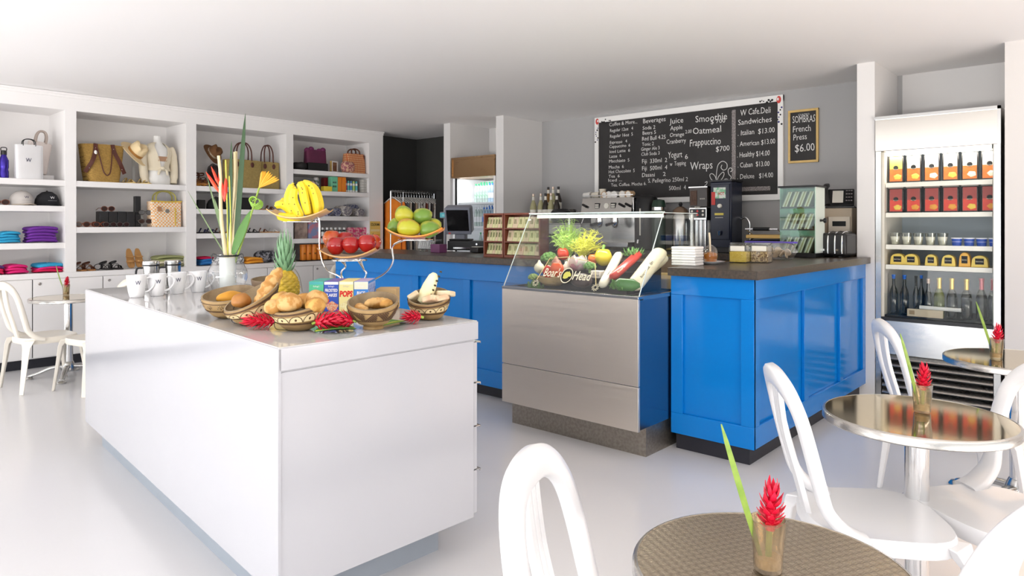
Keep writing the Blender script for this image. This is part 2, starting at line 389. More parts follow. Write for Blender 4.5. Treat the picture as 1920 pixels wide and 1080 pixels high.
# ---------------------------------------------------------------- white plastic chairs
CHW = mat('white_plastic', (.72,.72,.735), .3, coat=.1)
CHC = mat('cream_plastic', (.84,.79,.70), .32, coat=.1)
def catmull(pts, n=6):
    pts = [Vector(p) for p in pts]; out = []
    for i in range(len(pts)-1):
        p0 = pts[max(i-1,0)]; p1 = pts[i]; p2 = pts[i+1]; p3 = pts[min(i+2,len(pts)-1)]
        for k in range(n):
            t = k/n; out.append(.5*((2*p1)+(p2-p0)*t+(2*p0-5*p1+4*p2-p3)*t*t+(3*p1-p0-3*p2+p3)*t**3))
    out.append(pts[-1]); return out
def make_chair(label, m):
    t = thing('plastic_chair', label, 'chair'); t.scale = (1,1,.97)
    SH = .435
    # seat: rounded shell with a slight dish and down-turned rim
    N = 36; rings = []
    def outline(k, s):
        th = 2*PI*k/N; c, sn = math.cos(th), math.sin(th); e = .62
        x = .205*math.copysign(abs(c)**e, c); y = .205*math.copysign(abs(sn)**e, sn)
        x *= (1.0+.06*(y/.2)); return Vector((x*s, y*s, 0))
    prof = [(.985,-.05),(1.0,-.045),(1.0,-.012),(.975,.0),(.9,-.004),(.6,-.012),(.25,-.016),(.02,-.017)]
    low = [(.95,-.05),(.94,-.03),(.6,-.032),(.02,-.034)]
    for s, dz in list(reversed(low))+prof: rings.append([outline(k, s)+Vector((0,0,SH+dz)) for k in range(N)])
    part('seat', MB().loft(rings, True), m, t, ang=50)
    # hoop back, sweeping down to the seat sides
    half = [(.0,-.285,.865),(.075,-.282,.857),(.135,-.270,.828),(.175,-.252,.77),(.190,-.230,.68),(.188,-.205,.58),(.182,-.18,.50),(.185,-.13,.445),(.187,-.08,.422)]
    pts = catmull([(-x,y,z) for x,y,z in reversed(half[1:])]+half, 5); flats = []
    for p in pts:
        f = max(0, min(1, (p.z-.42)/.12)); flats.append((.019, .027+.016*(1-f)+.008*max(0,(p.z-.8)/.06)))
    part('back_hoop', MB().tube(pts, 0, 10, flat=flats, up=(0,1,.25)), m, t, ang=60)
    for x0, x1 in ((-.027,-.022),(0,0),(.027,.022)):
        a = catmull([(x1,-.19,.425),(x1*1.1,-.222,.55),(x0,-.262,.70),(x0*1.05,-.282,.85)], 5)
        part('back_slat', MB().tube(a, 0, 8, flat=(.009,.014), up=(0,1,.2)), m, t, ang=60)
    for sx in (-1, 1):
        for sy in (-1, 1):
            top = Vector((sx*.165, sy*.165, SH-.015)); mid = Vector((sx*.19, sy*.19, SH-.07)); bot = Vector((sx*.215, sy*.235, 0))
            rings = []
            for p, a, b in ((top,.05,.05),(mid,.030,.030),(mid.lerp(bot,.35),.024,.024),(bot,.017,.017)):
                d = Vector((sx,sy,0)).normalized(); e = Vector((-d.y,d.x,0))
                rings.append([p+d*a*.55+e*b, p-d*a*.45+e*b*.6, p-d*a*.45-e*b*.6, p+d*a*.55-e*b])
            if sx*sy < 0: pass
            part('leg', MB().loft(rings, True), m, t, ang=30, bevel=.004)
    return t
def facing(r, f):
    d = (RT*r+FW*f).normalized(); return math.atan2(-d.x, d.y)
def ch_pos(px, py, z, rz, dy):     # chair centre when its local point (0,dy,z) is seen at the pixel
    p = at(px, py, z=z); return (p.x+dy*math.sin(rz), p.y-dy*math.cos(rz), 0)
rzA = facing(.95,-.32); c0 = make_chair('white plastic chair standing alone in front of the steel deli case', CHW)
c0.location = ch_pos(988, 878, .839, rzA, -.285); c0.rotation_euler.z = rzA
rzB = facing(.99,-.15)
clone(c0, ch_pos(1454, 704, .839, rzB, -.285), rzB, 'white plastic chair in front of the blue counter, drawn up to the table nearest it')
clone(c0, ch_pos(1656, 613, .839, rzB, -.285), rzB-.08, 'white plastic chair nearest the tall drinks fridge, beside its grille')
rzD = facing(-.97,-.24)
clone(c0, ch_pos(1870, 946, .435, rzD, 0), rzD, 'white plastic chair to the right of the middle table, facing the room')
rzE = facing(-.49,.88)
clone(c0, ch_pos(1972, 962, .839, rzE, -.285), rzE, 'white plastic chair cut off by the lower right corner')
cF = make_chair('cream white plastic chair at far left in front of the cabinets', CHC)
rzF = facing(.58,.81); cF.location = ch_pos(84, 627, .42, rzF, 0); cF.rotation_euler.z = rzF
rzG = facing(-.5,-.87)
clone(cF, ch_pos(186, 630, .42, rzG, 0), rzG, 'cream white plastic chair half hidden behind the left end of the island')
clone(cF, (4.05, 6.75, 0), PI+.25, 'white plastic chair behind the pineapple, its back to the shelf wall')
clone(cF, (4.78, 6.80, 0), PI-.2, 'white plastic chair behind the cereal boxes, nearest the blue counter')
# ---------------------------------------------------------------- cafe tables
def swirl_mat(name, col):
    m = mat(name, col, .26, 1.0); nt = m.node_tree; b = P(m)
    v = tex(m, 'ShaderNodeTexVoronoi', 1.0, rot=(0,0,.5), sc=(62,62,62)); v.inputs['Randomness'].default_value = .0; v.voronoi_dimensions = '2D'
    wv = nt.nodes.new('ShaderNodeMath'); wv.operation = 'SINE'; mul = nt.nodes.new('ShaderNodeMath'); mul.operation = 'MULTIPLY'; mul.inputs[1].default_value = 22
    nt.links.new(v.outputs['Distance'], mul.inputs[0]); nt.links.new(mul.outputs[0], wv.inputs[0])
    rp = nt.nodes.new('ShaderNodeValToRGB'); rp.color_ramp.elements[0].position = .1; rp.color_ramp.elements[1].position = .75
    rp.color_ramp.elements[0].color = (*[c*1.18 for c in col],1); rp.color_ramp.elements[1].color = (*[c*.72 for c in col],1)
    nt.links.new(v.outputs['Distance'], rp.inputs[0]); nt.links.new(rp.outputs[0], b.inputs['Base Color'])
    bp = nt.nodes.new('ShaderNodeBump'); bp.inputs['Strength'].default_value = .10; bp.inputs['Distance'].default_value = .002
    nt.links.new(wv.outputs[0], bp.inputs['Height']); nt.links.new(bp.outputs[0], b.inputs['Normal'])
    return m
SWIRL = swirl_mat('swirled_metal_top', (.48,.40,.30))
SWIRLG = mat('glossy_bronze_top', (.64,.53,.34), .07, 1.0, noise=(40,.2,(.52,.42,.25)))
RIMM = brushed('aluminium_rim', (.56,.54,.51), .28, (1,1,10))
def make_table(label, loc, r, topm, zt=.69):
    t = thing('cafe_table', label, 'table', loc)
    part('table_top', MB().lathe([(0,zt-.008),(r-.006,zt-.008),(r-.006,zt),(0,zt)], 64), topm, t)
    part('rim', MB().lathe([(0,zt-.030),(r-.002,zt-.030),(r+.003,zt-.026),(r+.003,zt-.005),(r,zt-.001),(r-.006,zt+.0012),(r-.007,zt-.009),(0,zt-.009)], 64), RIMM, t)
    part('collar', MB().lathe([(0,zt-.055),(.045,zt-.055),(.06,zt-.035),(.06,zt-.029),(0,zt-.029)], 24), mat('collar_dark_metal',(.2,.18,.15),.35,1.0), t)
    part('post', MB().lathe([(0,.06),(.036,.06),(.036,zt-.05),(0,zt-.05)], 28), CHROME, t)
    part('hub', MB().lathe([(0,.05),(.055,.05),(.058,.075),(.045,.12),(.038,.135),(0,.135)], 24), STEELS, t)
    for k in range(4):
        a = PI/4+k*PI/2+.35; c, s = math.cos(a), math.sin(a)
        pts = catmull([(.03*c,.03*s,.09),(.12*c,.12*s,.085),(.22*c,.22*s,.045),(.29*c,.29*s,.026)], 5)
        f = part('foot', MB().tube(pts, 0, 10, flat=[(.017-.006*i/15, .024-.004*i/15) for i in range(len(pts))], up=(0,0,1)), STEELS, t, ang=60)
        part('foot_pad', MB().lathe([(0,0),(.038,0),(.04,.008),(.03,.022),(0,.030)], 18, (.29*c,.29*s,0)), STEELS, f)
    return t
ZT = .69
p = at(1440,1070,z=ZT); T1 = make_table('round swirled metal cafe table in the foreground, nearest the viewer', (1.252,.488,0), .247, SWIRL)
T2 = make_table('round polished bronze cafe table between the chairs in front of the blue counter', (2.58,.52,0), .283, SWIRLG)
q3 = at(1858,672,z=ZT); T3 = make_table('round bronze cafe table beside the drinks fridge, partly hidden by a chair', (q3.x+.06,q3.y-.10,0), .30, SWIRLG)
q4 = at(128,557,z=ZT); T4 = make_table('round metal cafe table with cast feet beside the shelf wall cabinets', (q4.x,q4.y,0), .29, SWIRLG)
# ---------------------------------------------------------------- ginger flower in a glass on each table
VOT = glass_mat('mercury_glass', (.84,.77,.64), .22, .12)
REDG = mat('red_ginger', (.74,.012,.05), .35, noise=(25,.4,(.50,.004,.02)), sss=.05)
PINKT = mat('pink_bract_tip', (.85,.20,.34), .4)
GSPEAR = mat('green_leaf_spear', (.24,.35,.06), .4, noise=(30,.5,(.12,.24,.03)))
def bracts(mb, base, axis, L, R, n=44, seed=1, tip=.4, wf=1.0):
    rnd = random.Random(seed); ax = Vector(axis).normalized(); u = ax.orthogonal().normalized(); v = ax.cross(u); base = Vector(base)
    for i in range(n):
        t = (i+.5)/n; a = i*2.39996; d = u*math.cos(a)+v*math.sin(a)
        rad = R*(.34+.75*math.sin(PI*min(1,t*.85+.12))**.8)*(1-.45*t); p0 = base+ax*(L*t*.86)+d*rad*.18
        up = .55+1.0*t; p1 = base+ax*(L*t*.86)+d*rad*(1.25 if wf < 1 else 1)*rnd.uniform(.85,1.15)+ax*(R*up*.75)
        mb.leaf(p0, p1, R*(.52-.2*t)*wf*rnd.uniform(.85,1.15), d*(-.7)+ax, n=4, bend=-.12, thick=.001)
    for i in range(5):
        a = i*1.256; d = u*math.cos(a)+v*math.sin(a); mb.leaf(base+ax*L*.82, base+ax*L*1.04+d*R*.14, R*.3, d, n=3, thick=.001)
    mb.tube([base, base+ax*L*.5, base+ax*L*.9], [R*.32,R*.34,R*.1], 10)
def make_vase(label, loc, rz):
    t = thing('bud_vase', label, 'vase', loc, rz); t.scale = (.74,.74,.74)
    prof = [(0,.0),(.030,.0),(.034,.006),(.036,.055),(.0375,.06),(.0375,.066),(.0385,.07),(.043,.128),(.0405,.128),(.036,.07),(.032,.012),(0,.01)]
    part('glass', MB().lathe(prof, 32), VOT, t)
    m = MB(); bracts(m, (.005,0,.10), (.06,.02,1), .105, .036, 46, 3); part('flower_head', m, REDG, t, ang=30)
    part('stem', MB().tube([(0,0,.015),(.004,0,.11)], .008, 8), GSPEAR, t); part('base_sand', MB().lathe([(0,.011),(.030,.012),(.0315,.035),(0,.037)], 20), mat('gold_sand',(.62,.50,.30),.5,noise=(80,.5)), t)
    m = MB(); m.leaf((-.012,.006,.02), (-.115,.0,.36), .015, (.3,1,0), n=8, bend=-.03, thick=.003, shape=lambda q: .5+.9*q*(1-q)*2.2 if q < .97 else .2); part('leaf_spear', m, GSPEAR, t)
    return t
rzv = math.atan2(RT.y, RT.x)
p = at(1440,1068,z=ZT+.002); v0 = make_vase('red ginger flower in a small glass on the foreground table', (p.x,p.y,ZT+.0005), rzv)
def vase_at(px, py, label, d=0.0):
    p = at(px,py,z=ZT+.002); clone(v0, (p.x,p.y,ZT+.0005), rzv+d, label)
vase_at(1729,772,'red ginger flower in a small glass on the middle bronze table', .2)
vase_at(1868,672,'red ginger flower in a small glass on the table beside the drinks fridge', -.2)
vase_at(124,553,'red ginger flower in a small glass on the far left table by the cabinets', .1)
# ---------------------------------------------------------------- glass deli case
DX, DY0, DY1 = 3.267, 2.005, 3.025
dc = thing('deli_case', 'brushed steel refrigerated deli case with sloping glass front between the blue counters', 'display case')
part('upper_panel', MB().box(DX, DX+.02, DY0, DY1, .425, .905), STEEL, dc, bevel=.0015)
part('lower_panel', MB().box(DX, DX+.02, DY0, DY1, .174, .419), STEEL, dc, bevel=.0015)
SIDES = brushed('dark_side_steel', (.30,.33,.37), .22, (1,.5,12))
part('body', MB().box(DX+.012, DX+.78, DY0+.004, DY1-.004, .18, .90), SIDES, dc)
part('plinth', MB().box(3.40, 4.0, DY0+.03, DY1+.03, 0, .178), mat('worn_plinth_steel',(.42,.38,.33),.45,1.0,noise=(60,.5,(.25,.22,.19))), dc)
part('sill', MB().box(DX-.002, DX+.05, DY0-.002, DY1+.002, .905, .922), STEELS, dc, bevel=.002)
part('side_sill', MB().box(DX+.05, DX+.78, DY0-.002, DY0+.03, .90, .922), STEELS, dc); part('far_sill', MB().box(DX+.05, DX+.78, DY1-.03, DY1+.002, .90, .922), STEELS, dc)
BAM = mat('pale_wood_board', (.78,.56,.26), .45, noise=(6,.35,(.66,.43,.17)), stretch=(1,12,1))
part('well_floor', MB().box(DX+.03, DX+.78, DY0+.03, DY1-.03, .86, .885), BAM, dc)
part('back_sill', MB().box(DX+.72, DX+.80, DY0, DY1, .90, 1.0), BAM, dc)
# glass: sloped front, flat top, two side panes
GX1, GZ1 = 3.545, 1.385
def pane(nm, poly, d, m=GLASS): return part(nm, MB().slab(poly, d), m, dc, ang=30)
pane('front_pane', [(DX+.012,DY0+.004,.922),(DX+.012,DY1-.004,.922),(GX1,DY1-.004,GZ1),(GX1,DY0+.004,GZ1)], (.005,0,.002))
pane('top_pane', [(GX1,DY0+.004,GZ1),(GX1,DY1-.004,GZ1),(GX1+.42,DY1-.004,GZ1),(GX1+.42,DY0+.004,GZ1)], (0,0,.007), GLASSG)
for y in (DY0+.004, DY1-.009): pane('side_pane', [(DX+.02,y,.922),(DX+.74,y,.922),(GX1+.42,y,GZ1-.001),(GX1,y,GZ1-.001)], (0,.005,0))
EDG = mat('glass_edge', (.70,.80,.78), .15, .3)
for y in (DY0+.002, DY1-.004): part('glass_edge', MB().tube([(DX+.012,y,.922),(GX1,y,GZ1+.004),(GX1+.42,y,GZ1+.004)], .0032, 6), EDG, dc)
part('top_edge', MB().box(GX1-.012, GX1+.02, DY0+.002, DY1-.002, GZ1+.004, GZ1+.012), EDG, dc)
for y in (DY0+.03, DY1-.03): part('rear_post', MB().box(GX1+.40, GX1+.415, y-.008, y+.008, .99, GZ1), STEELS, dc)
part('light_bar', MB().box(GX1+.03, GX1+.07, DY0+.04, DY1-.04, GZ1-.022, GZ1-.002), mat('deli_tube',(.95,.95,.92),.4,emit=((1,.97,.9),2.0)), dc)
dl = bpy.data.lights.new('deli_lamp','AREA'); dl.shape='RECTANGLE'; dl.size=.04; dl.size_y=.9; dl.energy=5.5; dl.color=(1,.96,.88); dlo=bpy.data.objects.new('deli_lamp',dl); COL.objects.link(dlo); dlo.location=(GX1+.05,(DY0+DY1)/2,GZ1-.03); dlo.rotation_euler=(0,.25,0)
# lettering on the front pane
slope = Vector((GX1-DX-.012, 0, GZ1-.922)).normalized()
GOLD = mat('gold_letter', (.86,.70,.34), .4); LETW = mat('cream_letter', (.93,.88,.66), .5)
nrm = Vector((slope.z, 0, -slope.x))*-1
def onpane(u, v): return Vector((DX+.012, DY1-u, .922))+slope*v+nrm*.003      # u from the left end, v up the slope
LY = .30
text('lettering', "Boar's", .082, onpane(.300, .085), (0,-1,0), slope, LETW, dc, shear=.18, bold=.012, fit=.135)
text('lettering', "Head", .082, onpane(.530, .075), (0,-1,0), slope, LETW, dc, shear=.18, bold=.012, fit=.135)
def ring(nm, cu, cv, ru, rv, wd, m, a0=0, a1=2*PI, n=40):
    a = MB(); vs = []; fs = []
    for i in range(n+1):
        t = a0+(a1-a0)*i/n
        for k in (0, 1): vs.append(onpane(cu+(ru-wd*k)*math.cos(t), cv+(rv-wd*k)*math.sin(t)))
    for i in range(n): fs.append((2*i,2*i+1,2*i+3,2*i+2))
    a.add(vs, fs); return part(nm, a, m, dc, ang=0)
ring('emblem_ring', .482, .10, .045, .052, .006, LETW)
ring('emblem_field', .482, .10, .038, .045, .037, BLACKM)
hd = MB(); pts = [(-.026,.006),(-.018,.020),(-.006,.026),(.006,.024),(.012,.030),(.017,.020),(.026,.014),(.032,.002),(.030,-.006),(.016,-.008),(.010,-.018),(-.008,-.024),(-.024,-.020)]
hd.add([onpane(.482+a, .10+b)+nrm*.0006 for a, b in pts]+[onpane(.482,.10)+nrm*.0006], [(i,(i+1)%len(pts),len(pts)) for i in range(len(pts))]); part('emblem_head', hd, mat('yellow_green_emblem',(.75,.72,.15),.5), dc, ang=0)
ln = MB(); ln.tube([onpane(.262,.06), onpane(.305,.21), onpane(.44,.225), onpane(.60,.205), onpane(.66,.19), onpane(.715,.05)], .0022, 6); part('emblem_border', ln, GOLD, dc)
for cu in (.262, .715):
    m = MB()
    for k in range(9):
        a = k*2*PI/9; c = Vector((cu+.018*math.cos(a), .035+.018*math.sin(a), 0)); m.tube([onpane(cu+.010*math.cos(a+.6), .035+.010*math.sin(a+.6)), onpane(c.x, c.y), onpane(cu+.024*math.cos(a+.5), .035+.024*math.sin(a+.5))], .0016, 5)
    part('emblem_flourish', m, LETW, dc)
# ---------------------------------------------------------------- food in the case
def dpos(px, py, zz=None, y=None):
    return at(px, py, z=zz)
TRAYB = mat('black_tray', (.02,.02,.022), .3)
tb = thing('display_tray', 'black tray carrying the raw vegetables inside the deli case', 'tray')
part('plate', MB().prism([(DX+.06,DY0+.16),(DX+.62,DY0+.10),(DX+.62,DY1-.06),(DX+.06,DY1-.05)], .8855, .905), TRAYB, tb, bevel=.004)
part('rim', MB().tube([(DX+.06,DY0+.16,.907),(DX+.62,DY0+.10,.907),(DX+.62,DY1-.06,.907),(DX+.06,DY1-.05,.907)], .006, 6, closed=True), TRAYB, tb)
rb = thing('refuse_riser', 'dark stepped riser under the vegetables in the deli case', 'riser', (0,0,0)); rb.name = 'display_riser'
for k in range(3): part('step', MB().box(DX+.20+.13*k, DX+.60, DY0+.20, DY1-.10, .9055+.06*k, .9055+.06*(k+1)-.0005), TRAYB, rb)
def veg(name, label, cat, px, py, x, build, rz=0, rot=None, group=None):
    p = at(px, py, x=x); t = thing(name, label, cat, tuple(p), rz, group, rot); build(t); return t
def pepper(col, s=1.0, stem=True):
    def f(t):
        m = mat('pepper_%d_%d_%d' % tuple(int(c*100) for c in col), col, .18, coat=.3, noise=(12,.2))
        def lob(p):
            a = math.atan2(p.y,p.x); r = 1+.10*math.cos(4*a)*max(0,1-abs(p.z)*.3); zz = p.z-(.18*(1-min(1,(p.x**2+p.y**2)*3)) if p.z > 0 else 0)
            return Vector((p.x*r*(1-.12*(p.z<0)*abs(p.z)), p.y*r, zz))
        part('body', MB().blob((0,0,.042*s), .042*s,.042*s,.045*s, 24, 14, lob), m, t, ang=60)
        if stem: part('stem', MB().tube([(0,0,.07*s),(.003,0,.085*s),(.012,0,.098*s)], [.010*s,.006*s,.007*s], 8), mat('veg_stem',(.18,.35,.06),.5), t)
    return f
def onion(col):
    def f(t):
        m = mat('onion_%d_%d_%d' % tuple(int(c*100) for c in col), col, .35, noise=(8,.3), stretch=(1,1,.2))
        part('bulb', MB().lathe([(0,0),(.016,.003),(.032,.018),(.036,.036),(.028,.056),(.013,.070),(.006,.086),(0,.088)], 20), m, t, ang=60)
        part('root', MB().lathe([(0,-.003),(.007,-.002),(.005,.003),(0,.003)], 8), mat('root_tan',(.5,.38,.22),.8), t)
    return f
def broccoli(r, seed, col=(.12,.26,.06)):
    def f(t):
        rnd = random.Random(seed); m = mat('broccoli_%d' % int(col[1]*100), col, .7, bump=(90,1.0), noise=(60,.5))
        part('stalk', MB().tube([(0,0,0),(0,0,r*.6),(0,0,r*.9)], [r*.22,r*.26,r*.4], 10), mat('broccoli_stalk',(.42,.55,.22),.5), t)
        mb = MB()
        for k in range(26):
            z = 1-1.2*(k+.5)/26; a = k*2.4; q = math.sqrt(max(0,1-z*z)); mb.blob((r*.75*q*math.cos(a), r*.75*q*math.sin(a), r*.9+r*.55*z), r*.3,r*.3,r*.26, 8, 6, lambda p: p*rnd.uniform(.85,1.15))
        part('florets', mb, m, t, ang=60)
    return f
Xf, Xm, Xb_ = DX+.16, DX+.27, DX+.42
veg('red_pepper', 'red pepper leaning at the far left of the vegetables behind the glass', 'pepper', 1024, 520, Xf, pepper((.62,.03,.02)), rot=(.3,.3,0))
veg('red_pepper', 'red pepper standing upright on top at the back of the vegetables', 'pepper', 1056, 487, Xb_, pepper((.68,.05,.02)), rot=(.1,-.2,0))
veg('tomato', 'large orange-red tomato at the front above the gold emblem', 'tomato', 1044, 518, Xf, pepper((.75,.10,.02), 1.1, False))
veg('tomato', 'small orange tomato beside the yellow pepper', 'tomato', 1112, 496, Xb_, pepper((.80,.16,.02), .85, False))
veg('yellow_pepper', 'yellow pepper with a green patch at the back centre of the case', 'pepper', 1131, 498, Xb_, pepper((.82,.62,.03), 1.35))
veg('white_onion', 'white onion in the middle of the vegetables', 'onion', 1062, 515, Xm, onion((.86,.82,.70)))
veg('white_onion', 'white onion at the left behind the leaning red pepper', 'onion', 1011, 512, Xm, onion((.84,.80,.62)))
veg('red_onion', 'brown-red onion between the broccoli and the white onion', 'onion', 1043, 505, Xm, onion((.38,.18,.14)))
veg('broccoli', 'dark green broccoli head at the left of the vegetables', 'broccoli', 1030, 500, Xb_-.03, broccoli(.06, 1))
veg('broccoli', 'small broccoli head beside the pink-white radicchio', 'broccoli', 1106, 512, Xm, broccoli(.042, 2))
veg('broccoli', 'green leafy broccoli sprig at the lower left corner of the case', 'broccoli', 1000, 530, DX+.11, broccoli(.035, 3, (.25,.36,.10)))
def radicchio(t):
    m = mat('radicchio', (.70,.55,.56), .5, noise=(9,.8,(.42,.18,.25)))
    part('head', MB().blob((0,0,.045), .05,.05,.045, 20, 12, lambda p: p*(1+.07*math.sin(7*math.atan2(p.y,p.x)+4*p.z))), m, t, ang=60)
    mb = MB()
    for k in range(6): a = k*1.05; mb.leaf((.02*math.cos(a),.02*math.sin(a),.02), (.05*math.cos(a),.05*math.sin(a),.10), .06, (math.cos(a),math.sin(a),.2), bend=.2)
    part('outer_leaf', mb, mat('radicchio_leaf',(.78,.72,.66),.5), t)
veg('radicchio', 'pink and white radicchio head in the middle of the case', 'vegetable', 1083, 508, Xm+.02, radicchio)
# frisee / fennel fronds: uncountable fine leaves
def fronds(name, label, px, py, x, h, spread, col, seed, lean=0):
    rnd = random.Random(seed); p = at(px, py, x=x); mb = MB()
    for k in range(70):
        a = rnd.uniform(0,2*PI); r = spread*math.sqrt(rnd.random()); hh = h*rnd.uniform(.55,1.0)*(1-.3*(r/spread)**2)
        tip = Vector((r*math.cos(a)*.6, r*math.sin(a)+lean*hh, hh)); mid = Vector((tip.x*.35, tip.y*.35, hh*.6))
        c = catmull([(rnd.uniform(-.012,.012),rnd.uniform(-.012,.012),0), mid, tip], 4); mb.tube(c, [.0022]*4+[.0018]*(len(c)-5)+[.0008], 4)
        for j in range(9):
            q = c[-1-j//2]; d = Vector((rnd.uniform(-1,1), rnd.uniform(-1,1), rnd.uniform(-.3,.8))).normalized()*.036; mb.tube([q, q+d*.6, q+d+Vector((0,0,-.006))], [.0013,.001,.0006], 3)
    t = thing(name, label, 'vegetable', tuple(p)); part('fronds', mb, mat('frond_%d' % seed, col, .5, noise=(20,.4)), t)
    part('bulb', MB().blob((0,0,.01), .03,.03,.03, 12, 8), mat('fennel_bulb',(.75,.80,.55),.4), t)
fronds('fennel', 'tall feathery light green fennel fronds rising behind the onions', 1066, 493, Xb_+.05, .31, .13, (.42,.66,.12), 11)
fronds('frisee', 'yellow-green feathery frond bunch left of the yellow pepper', 1090, 493, Xb_+.04, .23, .12, (.75,.76,.08), 12, -.35)
# cold cuts: long logs leaning back to the right
def log_meat(label, a, b, x0, x1, r, col, band=None, word=None, wcol=None, flat=.75, dark=True):
    p0 = at(*a, x=x0); p1 = at(*b, x=x1); d = p1-p0; L = d.length
    rot = d.to_track_quat('Z', 'Y').to_euler(); t = thing('cold_cut', label, 'cold cut', tuple(p0), rot=rot)
    m = mat('cut_%d_%d_%d' % tuple(int(c*100) for c in col), col, .3, noise=(7,.2), coat=.2)
    prof = [(0,-.0),(r*.55,.004),(r*.9,.02),(r,.05),(r,L-.05),(r*.9,L-.02),(r*.5,L-.004),(0,L)]
    part('wrapped_meat', MB().lathe(prof, 24, fn=lambda q: Vector((q.x*1.0, q.y*flat, q.z))), m, t, ang=60)
    for e in ((.0,L) if band else ()): part('end_tie', MB().lathe([(0,e-.012),(r*.35,e-.01),(r*.2,e),(r*.35,e+.012),(0,e+.012)], 12), BLACK, t)
    return t, L
t, L = log_meat('long cream wrapped meat log leaning at the far right of the case', (1186,540), (1240,470), DX+.13, DX+.46, .052, (.86,.78,.56))
def log_text(t, s, size, fit, z, r, m):
    # find the side of the log that looks to the camera
    R = t.rotation_euler.to_matrix(); v = R.inverted() @ (CAM-Vector(t.location)); a0 = math.atan2(v.y, v.x)
    text('label_print', s, size, (0,0,0), (0,0,1), (1,0,0), m, t, 'C', fit=fit, warp=lambda x, y: ((r+.0015)*math.cos(a0-y/r), (r+.0015)*.76*math.sin(a0-y/r), z+x))
log_text(t, "Boar's Head", .022, .11, .12, .052, BLACKM); log_text(t, "BH", .030, .03, .21, .052, BLACKM)
t, L = log_meat('thin cream wrapped meat log left of the red one', (1128,538), (1162,474), DX+.12, DX+.42, .030, (.88,.82,.66)); log_text(t, "Head", .016, .05, .12, .030, BLACKM)
t, L = log_meat('red wrapped meat log between two cream ones', (1146,522), (1200,474), DX+.16, DX+.44, .032, (.50,.03,.02)); log_text(t, "Boar's", .020, .07, .08, .032, LETW)
t, L = log_meat('pale round meat end with dark stripe at the right back of the case', (1206,512), (1245,480), DX+.30, DX+.50, .050, (.84,.76,.52)); log_text(t, "-", .05, .03, .04, .05, BLACKM)
def cucumber(t): part('body', MB().tube([(0,0,.03),(.0,.04,.03),(0,.12,.03),(0,.16,.03)], [.012,.036,.038,.014], 16), mat('cucumber',(.06,.20,.04),.25,noise=(30,.3)), t, ang=60)
veg('zucchini', 'fat dark green squash under the cream meat log at the right', 'vegetable', 1200, 545, DX+.14, cucumber, rot=(0,0,.3))
def sprig(seed):
    def f(t):
        rnd = random.Random(seed); mb = MB()
        for k in range(60):
            a = rnd.uniform(0,2*PI); b = Vector((rnd.uniform(-.03,.03), rnd.uniform(-.045,.045), 0)); d = Vector((math.cos(a)*.03, math.sin(a)*.03, rnd.uniform(.015,.06))); mb.leaf(b, b+d, .012, (0,0,1), n=2)
        part('leaves', mb, mat('sprig_green',(.12,.28,.06),.5,noise=(30,.4)), t)
    return f
for px, py, x, lb in ((1004,543,DX+.09,'green herb sprig at the lower left below the wicker bowl in the case'), (1160,560-18,DX+.10,'green herb sprig below the red meat log'), (1186,480,DX+.40,'green herb sprig between the red log and the back of the case')): veg('herb_sprig', lb, 'herb', px, py, x, sprig(int(px)))
# brown bowl holding the left vegetables
def vbowl(t):
    part('bowl', MB().lathe([(0,0),(.05,.003),(.085,.03),(.098,.06),(.092,.06),(.08,.034),(.046,.012),(0,.01)], 28), mat('tan_wicker',(.48,.34,.16),.6,noise=(60,.5),bump=(120,.6)), t)
veg('wicker_bowl', 'tan bowl under the peppers and onions in the deli case', 'bowl', 1036, 536, DX+.15, vbowl)
def dark_meat(t): part('meat', MB().blob((0,0,.04), .05,.075,.045, 18, 10), mat('dark_cured_meat',(.10,.07,.065),.35,noise=(30,.5)), t, ang=60)
veg('cured_meat', 'dark cured meat piece behind the gold emblem on the glass', 'cold cut', 1090, 538, DX+.14, dark_meat)
def cheese(t):
    part('block', MB().box(-.03,.03,-.035,.035,0,.045), mat('pale_cheese',(.82,.74,.66),.4), t, bevel=.004); text('label_print', "Boar's Head", .016, (-.0305,.03,.012), (0,-1,0), (0,0,1), BLACKM, t, fit=.06)
veg('cheese_block', 'pale wrapped block with dark print left of the thin meat log', 'cheese', 1121, 521, Xm-.03, cheese)
# ---------------------------------------------------------------- tall open fridge at right
fr = thing('drinks_fridge', 'tall open steel merchandiser fridge with lit shelves of packed food and bottles', 'fridge')
FX, FY0, FY1, FH = XP+.02, .655, 1.43, 2.135
part('left_side', MB().box(FX, XB-.06, FY1-.03, FY1, .05, FH-.01), STEELS, fr, bevel=.002); part('right_side', MB().box(FX, XB-.06, FY0, FY0+.03, .05, FH-.01), STEELS, fr, bevel=.002)
INT = mat('fridge_lining', (.46,.53,.60), .4, noise=(3,.2,(.40,.48,.54)))
part('back_lining', MB().box(XB-.10, XB-.06, FY0+.03, FY1-.03, .60, 1.9), INT, fr); part('floor_lining', MB().box(FX+.03, XB-.06, FY0+.03, FY1-.03, .60, .635), BLACKM, fr)
part('top_lining', MB().box(FX+.02, XB-.06, FY0+.03, FY1-.03, 1.885, 1.9), mat('white_lining',(.85,.86,.85),.4), fr)
part('header', MB().box(FX-.035, FX+.30, FY0-.005, FY1+.003, 1.872, FH), STEELW, fr, bevel=.004)
part('header_trim', MB().box(FX-.045, FX-.03, FY0-.008, FY1+.006, FH-.022, FH), STEELS, fr); part('header_trim', MB().box(FX-.045, FX-.03, FY0-.008, FY0+.012, 1.872, FH), STEELS, fr)
part('light_tube_cover', MB().box(FX+.03, FX+.09, FY0+.06, FY1-.06, 1.845, 1.883), mat('lit_tube',(1,1,1),.3,emit=((1,.98,.92),3)), fr)
inner = mat('warm_white_panel',(.80,.76,.68),.4)
part('inner_side', MB().box(FX+.02, XB-.08, FY1-.05, FY1-.031, .62, 1.87), inner, fr)
